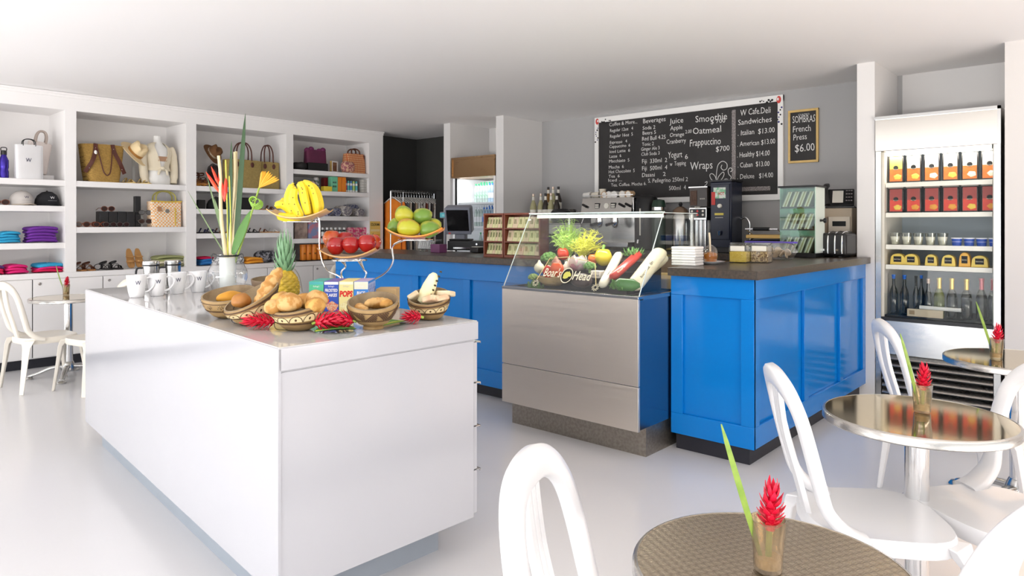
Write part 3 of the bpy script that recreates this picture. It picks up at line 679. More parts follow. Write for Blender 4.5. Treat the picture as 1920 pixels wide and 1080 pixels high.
part('inner_side', MB().box(FX+.02, XB-.08, FY0+.031, FY0+.045, .62, 1.87), inner, fr)
part('lower_panel', MB().box(FX-.01, FX+.02, FY0+.03, FY1-.03, .345, .60), STEELS, fr, bevel=.002)
part('door_edge', MB().box(FX-.012, FX+.01, FY0+.03, FY1-.03, .595, .622), BLACK, fr)
part('left_jamb', MB().box(FX-.015, FX+.02, FY1-.035, FY1+.002, .03, 1.872), STEELS, fr); part('right_jamb', MB().box(FX-.015, FX+.02, FY0-.004, FY0+.035, .03, 1.872), STEELS, fr)
part('grille_back', MB().box(FX+.03, FX+.05, FY0+.03, FY1-.03, .02, .34), BLACK, fr); part('base', MB().box(FX+.05, XB-.08, FY0+.01, FY1-.01, .0, .6), BLACKM, fr)
for k in range(6):
    z = .05+k*.052; m = MB().slab([(FX-.012,FY0+.04,z),(FX-.012,FY1-.04,z),(FX+.02,FY1-.04,z+.036),(FX+.02,FY0+.04,z+.036)], (.003,0,.001)); part('louvre', m, RIMM, fr)
WIRE = mat('white_wire', (.88,.86,.78), .4)
FZ = [1.632, 1.405, 1.163, 1.012]
for z in FZ:
    part('shelf', MB().box(FX+.05, XB-.12, FY0+.05, FY1-.055, z-.012, z-.003), WIRE, fr); s_ = part('price_rail', MB().box(FX+.035, FX+.05, FY0+.05, FY1-.055, z-.030, z+.004), WIRE, fr)
part('glass_front', MB().box(FX+.012, FX+.016, FY0+.035, FY1-.05, .625, .80), GLASS, fr)
part('door_pane', MB().box(FX-.004, FX-.001, FY0+.034, FY1-.036, .61, 1.868), glass_mat('door_glass',(.98,.985,.98),.010), fr)
lt = bpy.data.lights.new('fridge_lamp','AREA'); lt.shape='RECTANGLE'; lt.size=.06; lt.size_y=.66; lt.energy=3.2; lt.color=(1,.97,.9); lo=bpy.data.objects.new('fridge_lamp',lt); COL.objects.link(lo); lo.location=(FX+.06,(FY0+FY1)/2,1.84); lo.rotation_euler=(0,-.35,0)
# packs: two rows of six
PACKY = [FY1-.115-i*.118 for i in range(6)]
BLKF = mat('black_foil', (.02,.018,.018), .2); 
def pack(label, y, z, top, bot, food, h, row, i):
    t = thing('meat_pack', label, 'food pack', (FX+.085, y, z), -PI/2); rnd = random.Random(row*10+i)
    part('foil', MB().prism([(-.052,-.004),(.052,-.004),(.052,.022),(-.052,.022)], 0, h), BLKF, t, bevel=.006)
    part('crimp', MB().slab([(-.052,-.006,h),(.052,-.006,h),(.050,-.002,h+.014),(-.050,-.002,h+.014)], (0,.004,0)), mat('silver_foil',(.7,.7,.66),.25,.6), t)
    part('card_top', MB().box(-.042,.042,-.0075,-.004, h*.50, h*.97), top, t); part('card_bottom', MB().box(-.042,.042,-.008,-.004, h*.06, h*.52), bot, t)
    m = MB(); m.M = Matrix.Translation((0,-.0085,h*.56)) @ Matrix.Rotation(PI/2,4,'X'); m.lathe([(0,0),(.017,0),(.017,.002),(0,.002)], 16); part('round_logo', m, BLACKM, t)
    text('brand_print', "Boar's Head", .010, (-.016,-.0105,h*.49), (1,0,0), (0,0,1), LETW, t, fit=.032)
    m = MB(); m.M = Matrix.Translation((.012,-.0085,h*.22)) @ Matrix.Rotation(PI/2,4,'X'); m.blob((0,0,0), .026,.020,.004, 14, 8, lambda p: p*(1+.12*math.sin(5*math.atan2(p.y,p.x)+i))); part('food_picture', m, food, t)
    return t
YEL = mat('card_yellow',(.90,.74,.10),.4); CRM = mat('card_cream',(.90,.88,.70),.4); ORG = mat('card_orange_red',(.80,.20,.03),.4,noise=(40,.4,(.6,.08,.02))); RED = mat('card_red',(.68,.06,.03),.4,noise=(40,.4,(.5,.02,.02))); DRED = mat('card_dark_red',(.35,.05,.04),.4,noise=(30,.5))
FY_ = mat('food_yellow',(.85,.62,.10),.5,noise=(60,.4)); FW_ = mat('food_white',(.85,.82,.66),.5,noise=(60,.4)); FO_ = mat('food_orange',(.82,.38,.06),.5,noise=(60,.5))
ORD = ['leftmost','second from left','third from left','third from right','second from right','rightmost']
for i in range(6):
    pack('%s pack on the top fridge shelf, %s and orange card' % (ORD[i], 'yellow' if i == 0 else 'cream'), PACKY[i], FZ[0]+.004, YEL if i == 0 else CRM, ORG, (FY_,FY_,FW_,FY_,FW_,FW_)[i], .205, 0, i)
    pack('%s pack on the second fridge shelf, dark red card' % ORD[i], PACKY[i], FZ[1]+.004, DRED, RED, (FY_,FO_,FO_,FO_,FY_,FO_)[i], .185, 1, i)
CUP = glass_mat('clear_cup',(.94,.95,.92),.10); YOG = mat('yogurt',(.90,.88,.78),.4)
cupy = [FY1-.105-i*.078 for i in range(5)]
WD = ['first','second','third','fourth','fifth']
for i, y in enumerate(cupy):
    t = thing('yogurt_cup', '%s clear cup of white yogurt from the left in the fridge' % WD[i], 'cup', (FX+.10, y, FZ[2]+.002))
    part('cup', MB().lathe([(0,0),(.026,0),(.036,.088),(.038,.088),(.038,.092),(.034,.092),(.025,.003),(0,.003)], 18), CUP, t); part('filling', MB().lathe([(0,.004),(.024,.004),(.032,.064),(0,.066)], 18), YOG, t)
BLU = mat('tub_blue',(.03,.10,.50),.35,noise=(40,.4,(.02,.05,.3)))
for i in range(4):
    y = FY1-.105-.40-i*.075; t = thing('yogurt_tub', ['first','second','third','last'][i]+' blue printed yogurt tub from the left in the fridge', 'tub', (FX+.10, y, FZ[2]+.002))
    part('tub', MB().lathe([(0,0),(.028,0),(.033,.052),(0,.052)], 18), BLU, t); part('lid', MB().lathe([(0,.052),(.036,.052),(.036,.060),(0,.060)], 18), mat('tub_lid',(.85,.86,.9),.4), t)
    part('print_band', MB().lathe([(.0296,.022),(.0312,.032)], 18), mat('print_white',(.85,.85,.88),.5), t)
CHY = mat('cheese_yellow',(.86,.64,.12),.35,noise=(10,.2)); CHO = mat('cheese_orange',(.85,.45,.05),.35)
chs = [(1.305,.052,'leftmost'),(1.215,.05,'second from left'),(1.085,.04,'third from left'),(.975,.045,'third from right'),(.875,.036,'tall orange'),(.785,.052,'rightmost')]
for i, (y, wd, nm) in enumerate(chs):
    t = thing('cheese_pack', '%s wrapped cheese block with dark label in the fridge' % nm, 'cheese', (FX+.10, y, FZ[3]+.003), -PI/2)
    h = .085 if nm != 'tall orange' else .105; m = MB(); pts = []
    for k in range(9):
        a = PI*k/8; pts.append((wd*.9*math.cos(a), h*.55+h*.45*math.sin(a)))
    poly = [(-wd,0,0.0)]+[(wd,0,0.0)]+[(q[0],0,q[1]) for q in pts]; m.slab([(a,-.02,c) for a,b,c in poly][::-1], (0,.075,0)); part('cheese', m, CHO if nm == 'tall orange' else CHY, t, bevel=.003)
    part('dark_label', MB().box(-wd*.5,wd*.5,-.0225,-.0195,h*.25,h*.75), BLACKM, t); text('label_print', "Boar's Head", .012, (0,-.0232,h*.45), (1,0,0), (0,0,1), LETW, t, 'C', fit=wd*.8)
# bottles in the bottom well
def bottle_obj(label, x, y, z, h, r, body, cap, foil=.28, name='wine_bottle', lab=None, group=None):
    t = thing(name, label, 'bottle', (x,y,z), -PI/2, group)
    part('bottle', MB().lathe([(0,.002),(r*.9,0),(r,.01),(r,h*.52),(r*.8,h*.62),(r*.38,h*.74),(r*.36,h*.95),(r*.42,h*.955),(r*.42,h),(0,h)], 20), body, t, ang=50)
    part('foil_cap', MB().lathe([(r*.40,h*(1-foil)),(r*.405,h*.95),(r*.46,h*.955),(r*.46,h*1.003),(0,h*1.006)], 18), cap, t, ang=50)
    if lab: part('paper_label', MB().lathe([(r*1.012,h*.12),(r*1.012,h*.44)], 20), lab, t)
    return t
BGL = mat('dark_bottle_glass',(.012,.016,.014),.08,coat=.4); GGL = mat('olive_bottle_glass',(.10,.12,.02),.1,coat=.4)
CAPB = mat('blue_cap',(.03,.16,.60),.3,.4); CAPG = mat('gold_foil',(.75,.52,.14),.3,.7); CAPP = mat('pink_foil',(.55,.14,.16),.3,.5); CAPK = mat('black_foil_cap',(.02,.02,.02),.3); CAPW = mat('white_foil',(.7,.55,.45),.3,.4)
bl = [(1.335,.30,.030,BGL,CAPB,.10,'leftmost dark bottle with a blue cap in the fridge well'),(1.262,.30,.030,BGL,CAPB,.10,'second dark bottle with a blue cap in the fridge well'),(1.195,.295,.022,BGL,CAPK,.35,'slim black-capped bottle in the fridge well'),(1.16,.30,.024,BGL,CAPB,.08,'third dark blue-capped bottle in the fridge well'),(1.105,.28,.026,BGL,CAPW,.12,'small dark bottle with pale cap in the fridge well'),(1.035,.29,.036,GGL,CAPG,.30,'olive green bottle with gold foil in the fridge well'),(.955,.29,.034,BGL,CAPG,.32,'dark sparkling bottle with gold foil in the middle of the fridge well'),(.865,.29,.036,BGL,CAPG,.32,'dark sparkling bottle with gold foil beside the pink-foiled bottle'),(.775,.30,.036,BGL,CAPP,.34,'dark bottle with pink foil second from the fridge right edge'),(.712,.30,.026,BGL,CAPP,.34,'dark bottle with pink foil at the fridge right edge')]
for y, h, r, bm, cm, fo, lb in bl: bottle_obj(lb, FX+.10+(.05 if 'slim' in lb or 'third' in lb else 0), y, .637, h, r, bm, cm, fo)
t = thing('pale_box', 'small pale wooden box lying in front of the bottles in the fridge', 'box', (FX+.045, 1.10, .637), -PI/2)
part('box', MB().box(-.13,.10,-.015,.012,0,.055), mat('pale_wood_box',(.72,.60,.42),.6), t, bevel=.002); part('box_stamp', MB().box(-.115,-.08,-.0165,-.015,.015,.045), mat('stamp_brown',(.4,.28,.15),.6), t)
t = thing('paper_roll', 'white paper roll lying on the small box in the fridge', 'paper', (FX+.045, 1.04, .694), -PI/2); part('roll', MB().tube([(-.11,0,.014),(.15,0,.012)], .014, 12), mat('paper_white',(.9,.89,.86),.6), t)
# ---------------------------------------------------------------- glass door cooler behind the register
cl = thing('beverage_cooler', 'glass door drink cooler in the recess behind the cash register', 'fridge')
CX, CY0, CY1 = XP+.03, 5.42, 6.155
WDH = brushed('bronze_header', (.55,.36,.20), .30, (1,1,8))
part('header', MB().box(CX-.02, CX+.3, CY0, CY1, 1.885, 2.13), WDH, cl, bevel=.003)
hf = MB()
for a in ((CY0,CY1,1.885,1.905),(CY0,CY1,2.11,2.13)): hf.box(CX-.03, CX-.018, *a)
for a in ((CY0,CY0+.02),(CY1-.02,CY1)): hf.box(CX-.03, CX-.018, a[0], a[1], 1.905, 2.11)
part('header_frame', hf, WDH, cl)
LITW = mat('glowing_white_lining',(.95,.96,.98),.4,emit=((.95,.98,1.0),.12))  # lining glows slightly by itself to imitate a lit interior
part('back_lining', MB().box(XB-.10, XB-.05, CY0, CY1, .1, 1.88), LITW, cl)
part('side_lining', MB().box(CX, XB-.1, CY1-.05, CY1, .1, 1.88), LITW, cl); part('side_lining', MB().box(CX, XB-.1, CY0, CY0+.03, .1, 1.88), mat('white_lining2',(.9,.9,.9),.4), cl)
part('base', MB().box(CX, XB-.1, CY0, CY1, 0, .3), BLACKM, cl)
part('dark_door_strip', MB().box(CX-.012, CX, CY1-.075, CY1-.05, .3, 1.88), BLACK, cl); part('door_frame', MB().box(CX-.02, CX-.002, CY0, CY0+.03, .3, 1.885), SHELFW, cl)
part('door_pane', MB().box(CX-.008, CX-.004, CY0+.03, CY1-.075, .3, 1.885), glass_mat('cooler_glass',(.97,.98,.99),.03), cl)
cz = [1.585, 1.30, 1.0]
for z in cz: part('shelf', MB().box(CX+.04, XB-.12, CY0+.03, CY1-.06, z-.02, z), mat('glowing_white_shelf',(.9,.92,.93),.4,emit=((1,1,1),.05)), cl)  # shelves carry a faint glow of their own as painted-in light
clt = bpy.data.lights.new('cooler_lamp','AREA'); clt.shape='RECTANGLE'; clt.size=.05; clt.size_y=.6; clt.energy=3.2; clo=bpy.data.objects.new('cooler_lamp',clt); COL.objects.link(clo); clo.location=(CX+.05,(CY0+CY1)/2,1.87); clo.rotation_euler=(0,-.4,0)
CB1 = mat('green_cap_bottle_water',(.72,.85,.80),.1,trans=.4); CGR = mat('green_cap',(.02,.42,.14),.35); CBL = mat('blue_cap_plastic',(.03,.18,.62),.35); CBW = mat('blue_tint_bottle',(.55,.72,.88),.12,trans=.3); CRD = mat('red_drink',(.75,.08,.08),.2); LBW = mat('label_paper_white',(.88,.90,.92),.5); LBB = mat('label_blue',(.05,.22,.65),.4); LBG = mat('label_green',(.72,.86,.80),.4,noise=(60,.6,(.05,.45,.2)))
rows = [(cz[0]+.001, ['g']*5+['b']*5), (cz[1]+.001, ['w']*3+['B']*5+['r']*2), (cz[2]+.001, ['g','b','g','b','w'])]
nm = {'g':'water bottle with green cap','b':'water bottle with blue cap','w':'clear drink bottle','B':'blue labelled drink bottle','r':'red drink bottle'}
shelfn = ['top','second','third']
for ri, (z, ks) in enumerate(rows):
    for i, k in enumerate(ks):
        for dpt in (0, 1):
            y = CY1-.28-i*.046 if ri < 2 else CY1-.36-i*.055
            if y < CY0+.05: continue
            if dpt == 1 and ri == 2: continue
            h = .225 if dpt == 0 else .25; bm = {'g':CB1,'b':CBW,'w':CB1,'B':CBW,'r':CRD}[k]; cm = {'g':CGR,'b':CBL,'w':LBW,'B':CBL,'r':CRD}[k]; lm = {'g':LBG,'b':LBW,'w':LBW,'B':LBB,'r':CRD}[k]
            t = thing('drink_bottle', '%s, %s from left, %s row, %s shelf of the cooler' % (nm[k], ['first','second','third','fourth','fifth','sixth','seventh','eighth','ninth','tenth'][i], ['front','back'][dpt], shelfn[ri]), 'bottle', (CX+.12+.09*dpt, y, z), 0, 'bottles in the drink cooler')
            part('bottle', MB().lathe([(0,0),(.020,0),(.021,.01),(.021,h*.62),(.014,h*.8),(.009,h*.88),(.009,h*.93),(0,h*.93)], 10), bm, t); part('cap', MB().lathe([(.0105,h*.9),(.0105,h),(0,h)], 10), cm, t); part('label_band', MB().lathe([(.0216,h*.22),(.0216,h*.5)], 10), lm, t)
# ---------------------------------------------------------------- chalkboards on the back wall
CHALKB = mat('chalkboard_black', (.022,.020,.020), .6, noise=(6,.5,(.035,.032,.032)))
CHALK = mat('white_chalk', (.80,.79,.77), .9); CHALKG = mat('grey_chalk_smear', (.42,.38,.37), .9, noise=(160,.9,(.08,.07,.07)))
WHT_ = mat('corner_white',(.88,.86,.84),.5)
FRW = mat('white_board_frame', (.88,.87,.85), .4)
XW = XB
def fwall(px, py, d=0.0): return at(px, py, x=XW-d)
bd = thing('menu_chalkboard', 'long white framed chalkboard with handwritten drinks and sandwich menu', 'chalkboard')
Y1, Y0_, Z1, Z0_ = 4.49, 2.375, 2.525, 1.548
part('board', MB().box(XW-.018, XW-.002, Y0_+.03, Y1-.03, Z0_+.03, Z1-.03), CHALKB, bd)
fw_ = .05
for a in ((Y0_,Y1,Z1-.06,Z1),(Y0_,Y1,Z0_,Z0_+.055)): part('frame_rail', MB().box(XW-.032, XW-.002, *a), FRW, bd, bevel=.002)
for a in ((Y0_,Y0_+fw_),(Y1-fw_,Y1)): part('frame_stile', MB().box(XW-.0325, XW-.002, a[0], a[1], Z0_+.001, Z1-.001), FRW, bd, bevel=.002)
def chalk(s, x0, yb, x1, cap, ox=1100, oy=170, k=5.047, parent=None, d=.0185, wob=.022, bold=-.002, shear=0.0):
    a = fwall(ox+x0/k, oy+yb/k, d); b = fwall(ox+x1/k, oy+yb/k, d); up = fwall(ox+x0/k, oy+(yb-cap)/k, d)
    text('chalk_writing', s, (up.z-a.z)/.70, (a.x, a.y, a.z), (0,-1,0), (0,0,1), CHALK, parent or bd, fit=a.y-b.y, wob=wob, bold=bold, shear=shear, lift=.0012)
for r in [("Coffee & More...",215,338,480,34),("Regular 12oz   4",222,393,440,30),("Regular 16oz  5",222,447,437,30),("Espresso   4",220,505,383,28),("Cappuccino  6",215,545,412,28),("Iced Latte  6",218,592,410,28),("Latte  6",216,637,328,28),("Macchiato  5",213,683,405,30),("Mocha  6",211,740,352,30),("Hot Chocolate  5",210,783,455,30),("Tea  6",208,825,312,28),("Iced ...",206,862,335,28),("Tea. Coffee. Mocha 6.",232,908,565,30),
    ("Beverages",535,310,748,42),("Soda 2",530,372,650,34),("Beers 5",530,420,655,34),("Red Bull 4.25",525,475,748,38),("Tonic 2",525,525,635,32),("Ginger Ale 3",516,570,690,32),("Club Soda 3",518,617,690,32),("Fiji  330ml  2",525,690,762,40),("Fiji  500ml  4",525,757,763,40),("Dasani",525,818,645,38),("2",722,808,748,38),("S. Pellegrino 250ml 2",582,872,958,38),("500ml  4",780,942,940,40),
    ("Juice",785,315,915,50),("Apple",792,375,907,40),("2.00",935,405,993,34),("Orange",787,440,922,38),("Cranberry",757,505,940,42),("Yogurt",770,640,905,60),("6",930,648,958,45),("w  Topping",788,712,940,40),
    ("Smoothie",1030,302,1330,62),("$ 700",1175,315,1312,40),("Oatmeal",1005,415,1272,60),("Frappuccino",978,527,1270,65),("$700",1225,577,1352,50),("Wraps",980,750,1192,75),
    ("W Cafe.Deli",1455,238,1740,58),("Sandwiches",1435,325,1750,52),(". Italian  $13.00",1432,425,1780,48),(". American $13.00",1428,528,1785,46),(". Healthy $14.00",1425,632,1732,48),(". Cuban  $13.00",1430,728,1730,46),(". Deluxe   $14.00",1428,836,1765,46)]: chalk(*r)
a = fwall(1100+1382/5.047, 330); b = fwall(1100+1418/5.047, 330)
part('chalk_divider', MB().box(XW-.0205, XW-.0182, b.y, a.y, Z0_+.09, Z1-.09), CHALKG, bd)
a = fwall(1100+1405/5.047, 170+965/5.047); b = fwall(1100+1745/5.047, 170+930/5.047); part('chalk_smear', MB().box(XW-.0205, XW-.0182, b.y, a.y, a.z+.01, a.z+.05), CHALKG, bd)
def curl(pts, r=.0035):
    q = [fwall(1100+x/5.047, 170+y/5.047, .020) for x, y in pts]; return MB().tube(catmull(q, 5), r, 5)
for pts in ([(1225,870),(1230,770),(1245,700),(1285,668),(1325,690),(1325,735),(1295,752),(1272,730),(1280,702)], [(1225,870),(1180,840),(1165,800),(1185,785),(1215,810),(1230,865)], [(1230,865),(1250,810),(1290,770),(1300,795),(1275,840),(1232,868)], [(1345,860),(1368,820),(1345,790),(1340,750),(1362,730),(1378,752),(1360,768)], [(1290,850),(1320,835),(1350,850)], [(1120,870),(1140,860),(1135,885),(1118,900),(1130,915)]): part('chalk_flourish', curl(pts), CHALK, bd)
REDP = mat('corner_red', (.62,.06,.05), .5)
def disc(c, r, m, parent, nm='corner_dot', sy=1.0, d=.0335):
    mb = MB(); mb.M = Matrix.Translation((XW-d, c[0], c[1])) @ Matrix.Rotation(-PI/2, 4, 'Y'); mb.lathe([(0,0),(r,0),(r,.001),(0,.001)], 10, fn=lambda p: Vector((p.x*sy, p.y, p.z))); part(nm, mb, m, parent)
rnd = random.Random(5)
for side in (0, 1):
    yc = Y1-.03 if side == 0 else Y0_+.03; sg = -1 if side == 0 else 1
    disc((yc+sg*.008, Z1-.045), .022, REDP, bd, 'corner_flower', 1.6); disc((yc+sg*.016, Z1-.04), .009, WHT_ , bd, 'corner_flower', 1.6, .0342)
    for k in range(8): disc((yc+sg*(.07+.018*k*.9), Z1-.03-rnd.uniform(0,.04)), rnd.uniform(.005,.011), BLACKM, bd)
    for k in range(8): disc((yc+rnd.uniform(-.018,.018), Z1-.12-.022*k), rnd.uniform(.006,.010), BLACKM if k % 2 else mat('corner_navy',(.03,.03,.2),.5), bd)
sb = thing('small_chalkboard', 'small gold framed chalkboard advertising french press coffee', 'chalkboard')
sy1, sy0, sz1, sz0 = 2.333, 2.065, 2.368, 1.882
part('board', MB().box(XW-.014, XW-.002, sy0+.01, sy1-.01, sz0+.01, sz1-.01), CHALKB, sb)
GF = mat('gold_wood_frame', (.74,.50,.17), .35, noise=(20,.3))
for a in ((sy0,sy1,sz1-.022,sz1),(sy0,sy1,sz0,sz0+.022)): part('frame_rail', MB().box(XW-.024, XW-.002, *a), GF, sb, bevel=.003)
for a in ((sy0,sy0+.02),(sy1-.02,sy1)): part('frame_stile', MB().box(XW-.0245, XW-.002, a[0], a[1], sz0, sz1), GF, sb, bevel=.003)
for r in (("CUATRO",1195,240,1300,18),("SOMBRAS",1140,310,1355,66),("French",1145,395,1315,58),("Press",1150,470,1275,56),("$6.00",1165,580,1350,72)): chalk(*r, ox=1260, parent=sb, d=.0145)
# ---------------------------------------------------------------- back bar
bb = thing('back_bar', 'brown fronted back bar with dark top under the menu chalkboard', 'counter')
BRN = mat('brown_laminate', (.33,.22,.12), .45, noise=(3,.4,(.25,.16,.08)))
for k in range(4): part('cabinet_door', MB().box(5.80, 5.82, 1.60+.66*k+.005, 1.60+.66*(k+1)-.005, .12, .99), BRN, bb, bevel=.002)
part('carcass', MB().box(5.82, XB-.005, 1.58, 4.24, 0, 1.0), BRN, bb); part('top', MB().box(5.77, XB-.003, 1.565, 4.25, 1.005, 1.06), SLABM, bb, bevel=.003)
ZB = 1.061
ib = thing('ice_machine', 'steel ice machine cabinet carrying the syrup bottles', 'appliance'); part('cabinet', MB().box(5.83, XB-.01, 4.28, 5.24, 0, 1.325), STEELS, ib, bevel=.006); part('hatch', MB().box(5.815, 5.83, 4.36, 5.16, .80, 1.22), BLACK, ib, bevel=.006); part('top_edge', MB().box(5.815, XB-.01, 4.27, 5.25, 1.325, 1.333), STEELS, ib)
# syrup bottles
SYR = {'clear':mat('syrup_pale',(.62,.58,.32),.1,trans=.3),'dark':mat('syrup_dark',(.03,.02,.015),.1,coat=.3),'amber':mat('syrup_amber',(.30,.15,.04),.1,trans=.2)}
LABL = mat('cream_label',(.86,.83,.74),.6)
sp = [(1000,415,'clear','pale syrup bottle leftmost of the row beside the white pier',0),(1014,415,'clear','pale syrup bottle second of the front row beside the white pier',0),(1023,414,'dark','dark syrup bottle third of the front row',0),(1033,415,'clear','pale syrup bottle fourth of the front row',0),(1044,414,'dark','dark syrup bottle at the right end of the front row',0),(1028,404,'amber','amber syrup bottle at the left of the raised back row',1),(1037,404,'clear','pale syrup bottle in the middle of the raised back row',1),(1047,404,'dark','dark syrup bottle at the right of the raised back row',1)]
stp = solo('bottle_step', MB().box(6.21, 6.37, 4.35, 4.98, 1.3335, 1.42), BLACKM, 'black step shelf under the back row of syrup bottles', 'shelf')
for px, py, k, lb, row in sp:
    x = 6.05 if row == 0 else 6.28; p = at(px, py, x=x); h = .34
    t = thing('syrup_bottle', lb, 'bottle', (x, p.y, 1.3338 if row == 0 else 1.4203), -PI/2); r = .038
    part('bottle', MB().lathe([(0,0),(r,.004),(r,h*.56),(r*.75,h*.66),(r*.36,h*.78),(r*.33,h*.93),(0,h*.93)], 16), SYR[k], t); part('cap', MB().lathe([(r*.38,h*.92),(r*.38,h),(0,h)], 12), CAPW if k == 'clear' else BLACK, t)
    part('paper_label', MB().lathe([(r*1.015,h*.10),(r*1.015,h*.46)], 16), LABL, t); part('neck_label', MB().lathe([(r*.40,h*.78),(r*.37,h*.90)], 12), LABL, t)
    disc2 = MB(); disc2.M = Matrix.Translation((0,-r*1.02,h*.28)) @ Matrix.Rotation(PI/2,4,'X'); disc2.lathe([(0,0),(.010,0),(.010,.001),(0,.001)], 10); part('label_mark', disc2, BLACKM, t)
# espresso machine
ex = 6.0; pl = at(1093, 400, x=ex); pr = at(1190, 400, x=ex); ey1, ey0 = pl.y, pr.y
em = thing('espresso_machine', 'steel two-group espresso machine with cups on top under the menu', 'espresso machine')
part('upper_body', MB().box(ex-.02, XB-.06, ey0, ey1, 1.42, 1.60), STEELS, em, bevel=.008)
part('front_panel', MB().slab([(ex-.055,ey0+.01,1.425),(ex-.055,ey1-.01,1.425),(ex-.02,ey1-.01,1.60),(ex-.02,ey0+.01,1.60)], (.01,0,0)), STEELW, em)
part('lower_body', MB().box(ex+.12, XB-.08, ey0+.02, ey1-.02, 1.10, 1.42), STEELS, em); part('drip_tray', MB().box(ex-.10, ex+.15, ey0+.02, ey1-.02, 1.09, 1.14), STEELS, em, bevel=.004)
for y in (ey0+.04, ey1-.04): part('foot', MB().lathe([(0,0),(.025,0),(.02,.03),(0,.03)], 10, (ex+.05,y,ZB)), BLACK, em); 
for y in (ey0+.04, ey1-.04): part('foot', MB().lathe([(0,0),(.025,0),(.02,.03),(0,.03)], 10, (XB-.12,y,ZB)), BLACK, em)
def em_pt(f, z): return Vector((ex-.056+(z-1.425)*.2, ey1+(ey0-ey1)*f, z))
for f in (.33, .64):
    c = em_pt(f, 1.515); k = part('keypad', MB().box(c.x-.004, c.x+.01, c.y-.030, c.y+.030, c.z-.03, c.z+.03), BLACK, em)
    for a in range(3):
        for b in range(2): part('button', MB().box(c.x-.008, c.x-.003, c.y-.021+.016*a, c.y-.009+.016*a, c.z-.02+.022*b, c.z-.004+.022*b), LABL, k)
c = em_pt(.51, 1.515); m = MB(); m.M = Matrix.Translation(c) @ Matrix.Rotation(-PI/2,4,'Y'); m.lathe([(0,0),(.028,0),(.028,.008),(0,.008)], 18); part('gauge', m, LABL, em)
for f in (.09, .80, .92):
    c = em_pt(f, 1.52); part('steam_knob', MB().tube([c+Vector((-.004,.03,.012)), c+Vector((-.02,-.03,-.012))], .013, 10), BLACK, em)
for f in (.36, .66):
    y = ey1+(ey0-ey1)*f; part('group_head', MB().lathe([(0,1.33),(.038,1.33),(.042,1.36),(.03,1.42),(0,1.42)], 18, (ex-.02,y,0)), CHROME, em); h = part('portafilter', MB().tube([(ex-.02,y,1.335),(ex-.09,y,1.33),(ex-.18,y,1.315)], [.012,.013,.016], 10), BLACK, em); part('spout', MB().lathe([(0,1.285),(.012,1.285),(.033,1.315),(.033,1.335),(0,1.335)], 14, (ex-.02,y,0)), CHROME, h)
part('steam_wand', MB().tube([(ex-.04,ey1-.05,1.42),(ex-.10,ey1-.04,1.3),(ex-.09,ey1-.03,1.2)], .005, 6), CHROME, em); part('cup_rail', MB().tube([(ex-.01,ey1-.01,1.625),(ex-.01,ey0+.01,1.625)], .005, 6), CHROME, em)
CUPM = mat('cream_cups',(.80,.74,.62),.5); CUPB = mat('brown_cup_side',(.62,.42,.24),.6); CUPW = mat('white_cup',(.86,.84,.80),.4)
cs = [(1102,'l',CUPW,'cream paper cup stack lying at the left end of the espresso machine'),(1118,'l',CUPM,'cream paper cup stack lying second from left on the espresso machine'),(1130,'u',CUPM,'upright beige cup on the espresso machine'),(1142,'c',CUPB,'brown cup showing its mouth on the espresso machine'),(1151,'c',CUPW,'white cup showing its mouth, left of a pair on the machine'),(1161,'c',CUPW,'white cup showing its mouth, right of a pair on the machine'),(1176,'c',CUPM,'cream cup showing its round mouth near the right end of the machine'),(1187,'c',CUPB,'brown sided cup at the right end of the espresso machine')]
for px, kd, cm, lb in cs:
    p = at(px, 366, x=ex+.10); t = thing('coffee_cup', lb, 'cup', (ex+.10, p.y, 1.601))
    prof = [(0,0),(.026,0),(.037,.095),(.039,.095),(.039,.099),(.034,.099),(.024,.004),(0,.004)]
    m = MB()
    if kd == 'c': m.M = Matrix.Translation((.0,0,.040)) @ Matrix.Rotation(-PI/2-.12,4,'Y')
    if kd == 'l': m.M = Matrix.Translation((0,.05,.038)) @ Matrix.Rotation(PI/2,4,'X')
    m.lathe(prof, 18); part('cup', m, cm, t)
    if kd in 'cl':
        m2 = MB(); m2.M = m.M; m2.lathe([(0,.090),(.034,.090)], 18); part('cup_inside', m2, CUPW, t)
# round black grinder hopper and urns beside the machine
ug = thing('coffee_urn', 'tall glossy black coffee urn right of the espresso machine', 'coffee urn', tuple(at(1212,400,x=6.1))[:2]+(ZB,)); part('body', MB().lathe([(0,0),(.11,.0),(.12,.02),(.12,.50),(.10,.54),(.05,.56),(0,.56)], 28), BLACK, ug); part('tap', MB().tube([(-.12,0,.10),(-.16,0,.10),(-.165,0,.07)], .012, 8), CHROME, ug); part('sight_glass', MB().box(-.125,-.118,-.006,.006,.15,.42), LABL, ug)
ug2 = thing('coffee_urn', 'slim dark green-black coffee urn at the right of the black urn', 'coffee urn', tuple(at(1235,400,x=6.0))[:2]+(ZB,)); part('body', MB().lathe([(0,0),(.065,.0),(.07,.02),(.07,.46),(.055,.50),(0,.51)], 24), mat('dark_green_gloss',(.02,.045,.03),.15), ug2); part('band', MB().lathe([(.0715,.40),(.0715,.43)], 24), CHROME, ug2)
bn = thing('grinder_hopper', 'black round grinder hopper left of the espresso machine', 'grinder', tuple(at(1052,430,x=5.95))[:2]+(ZB,)); part('hopper', MB().lathe([(0,.20),(.06,.20),(.115,.32),(.11,.40),(.08,.43),(0,.43)], 24), BLACK, bn); part('stand', MB().box(-.06,.10,-.07,.07,0,.22), BLACKM, bn, bevel=.01)
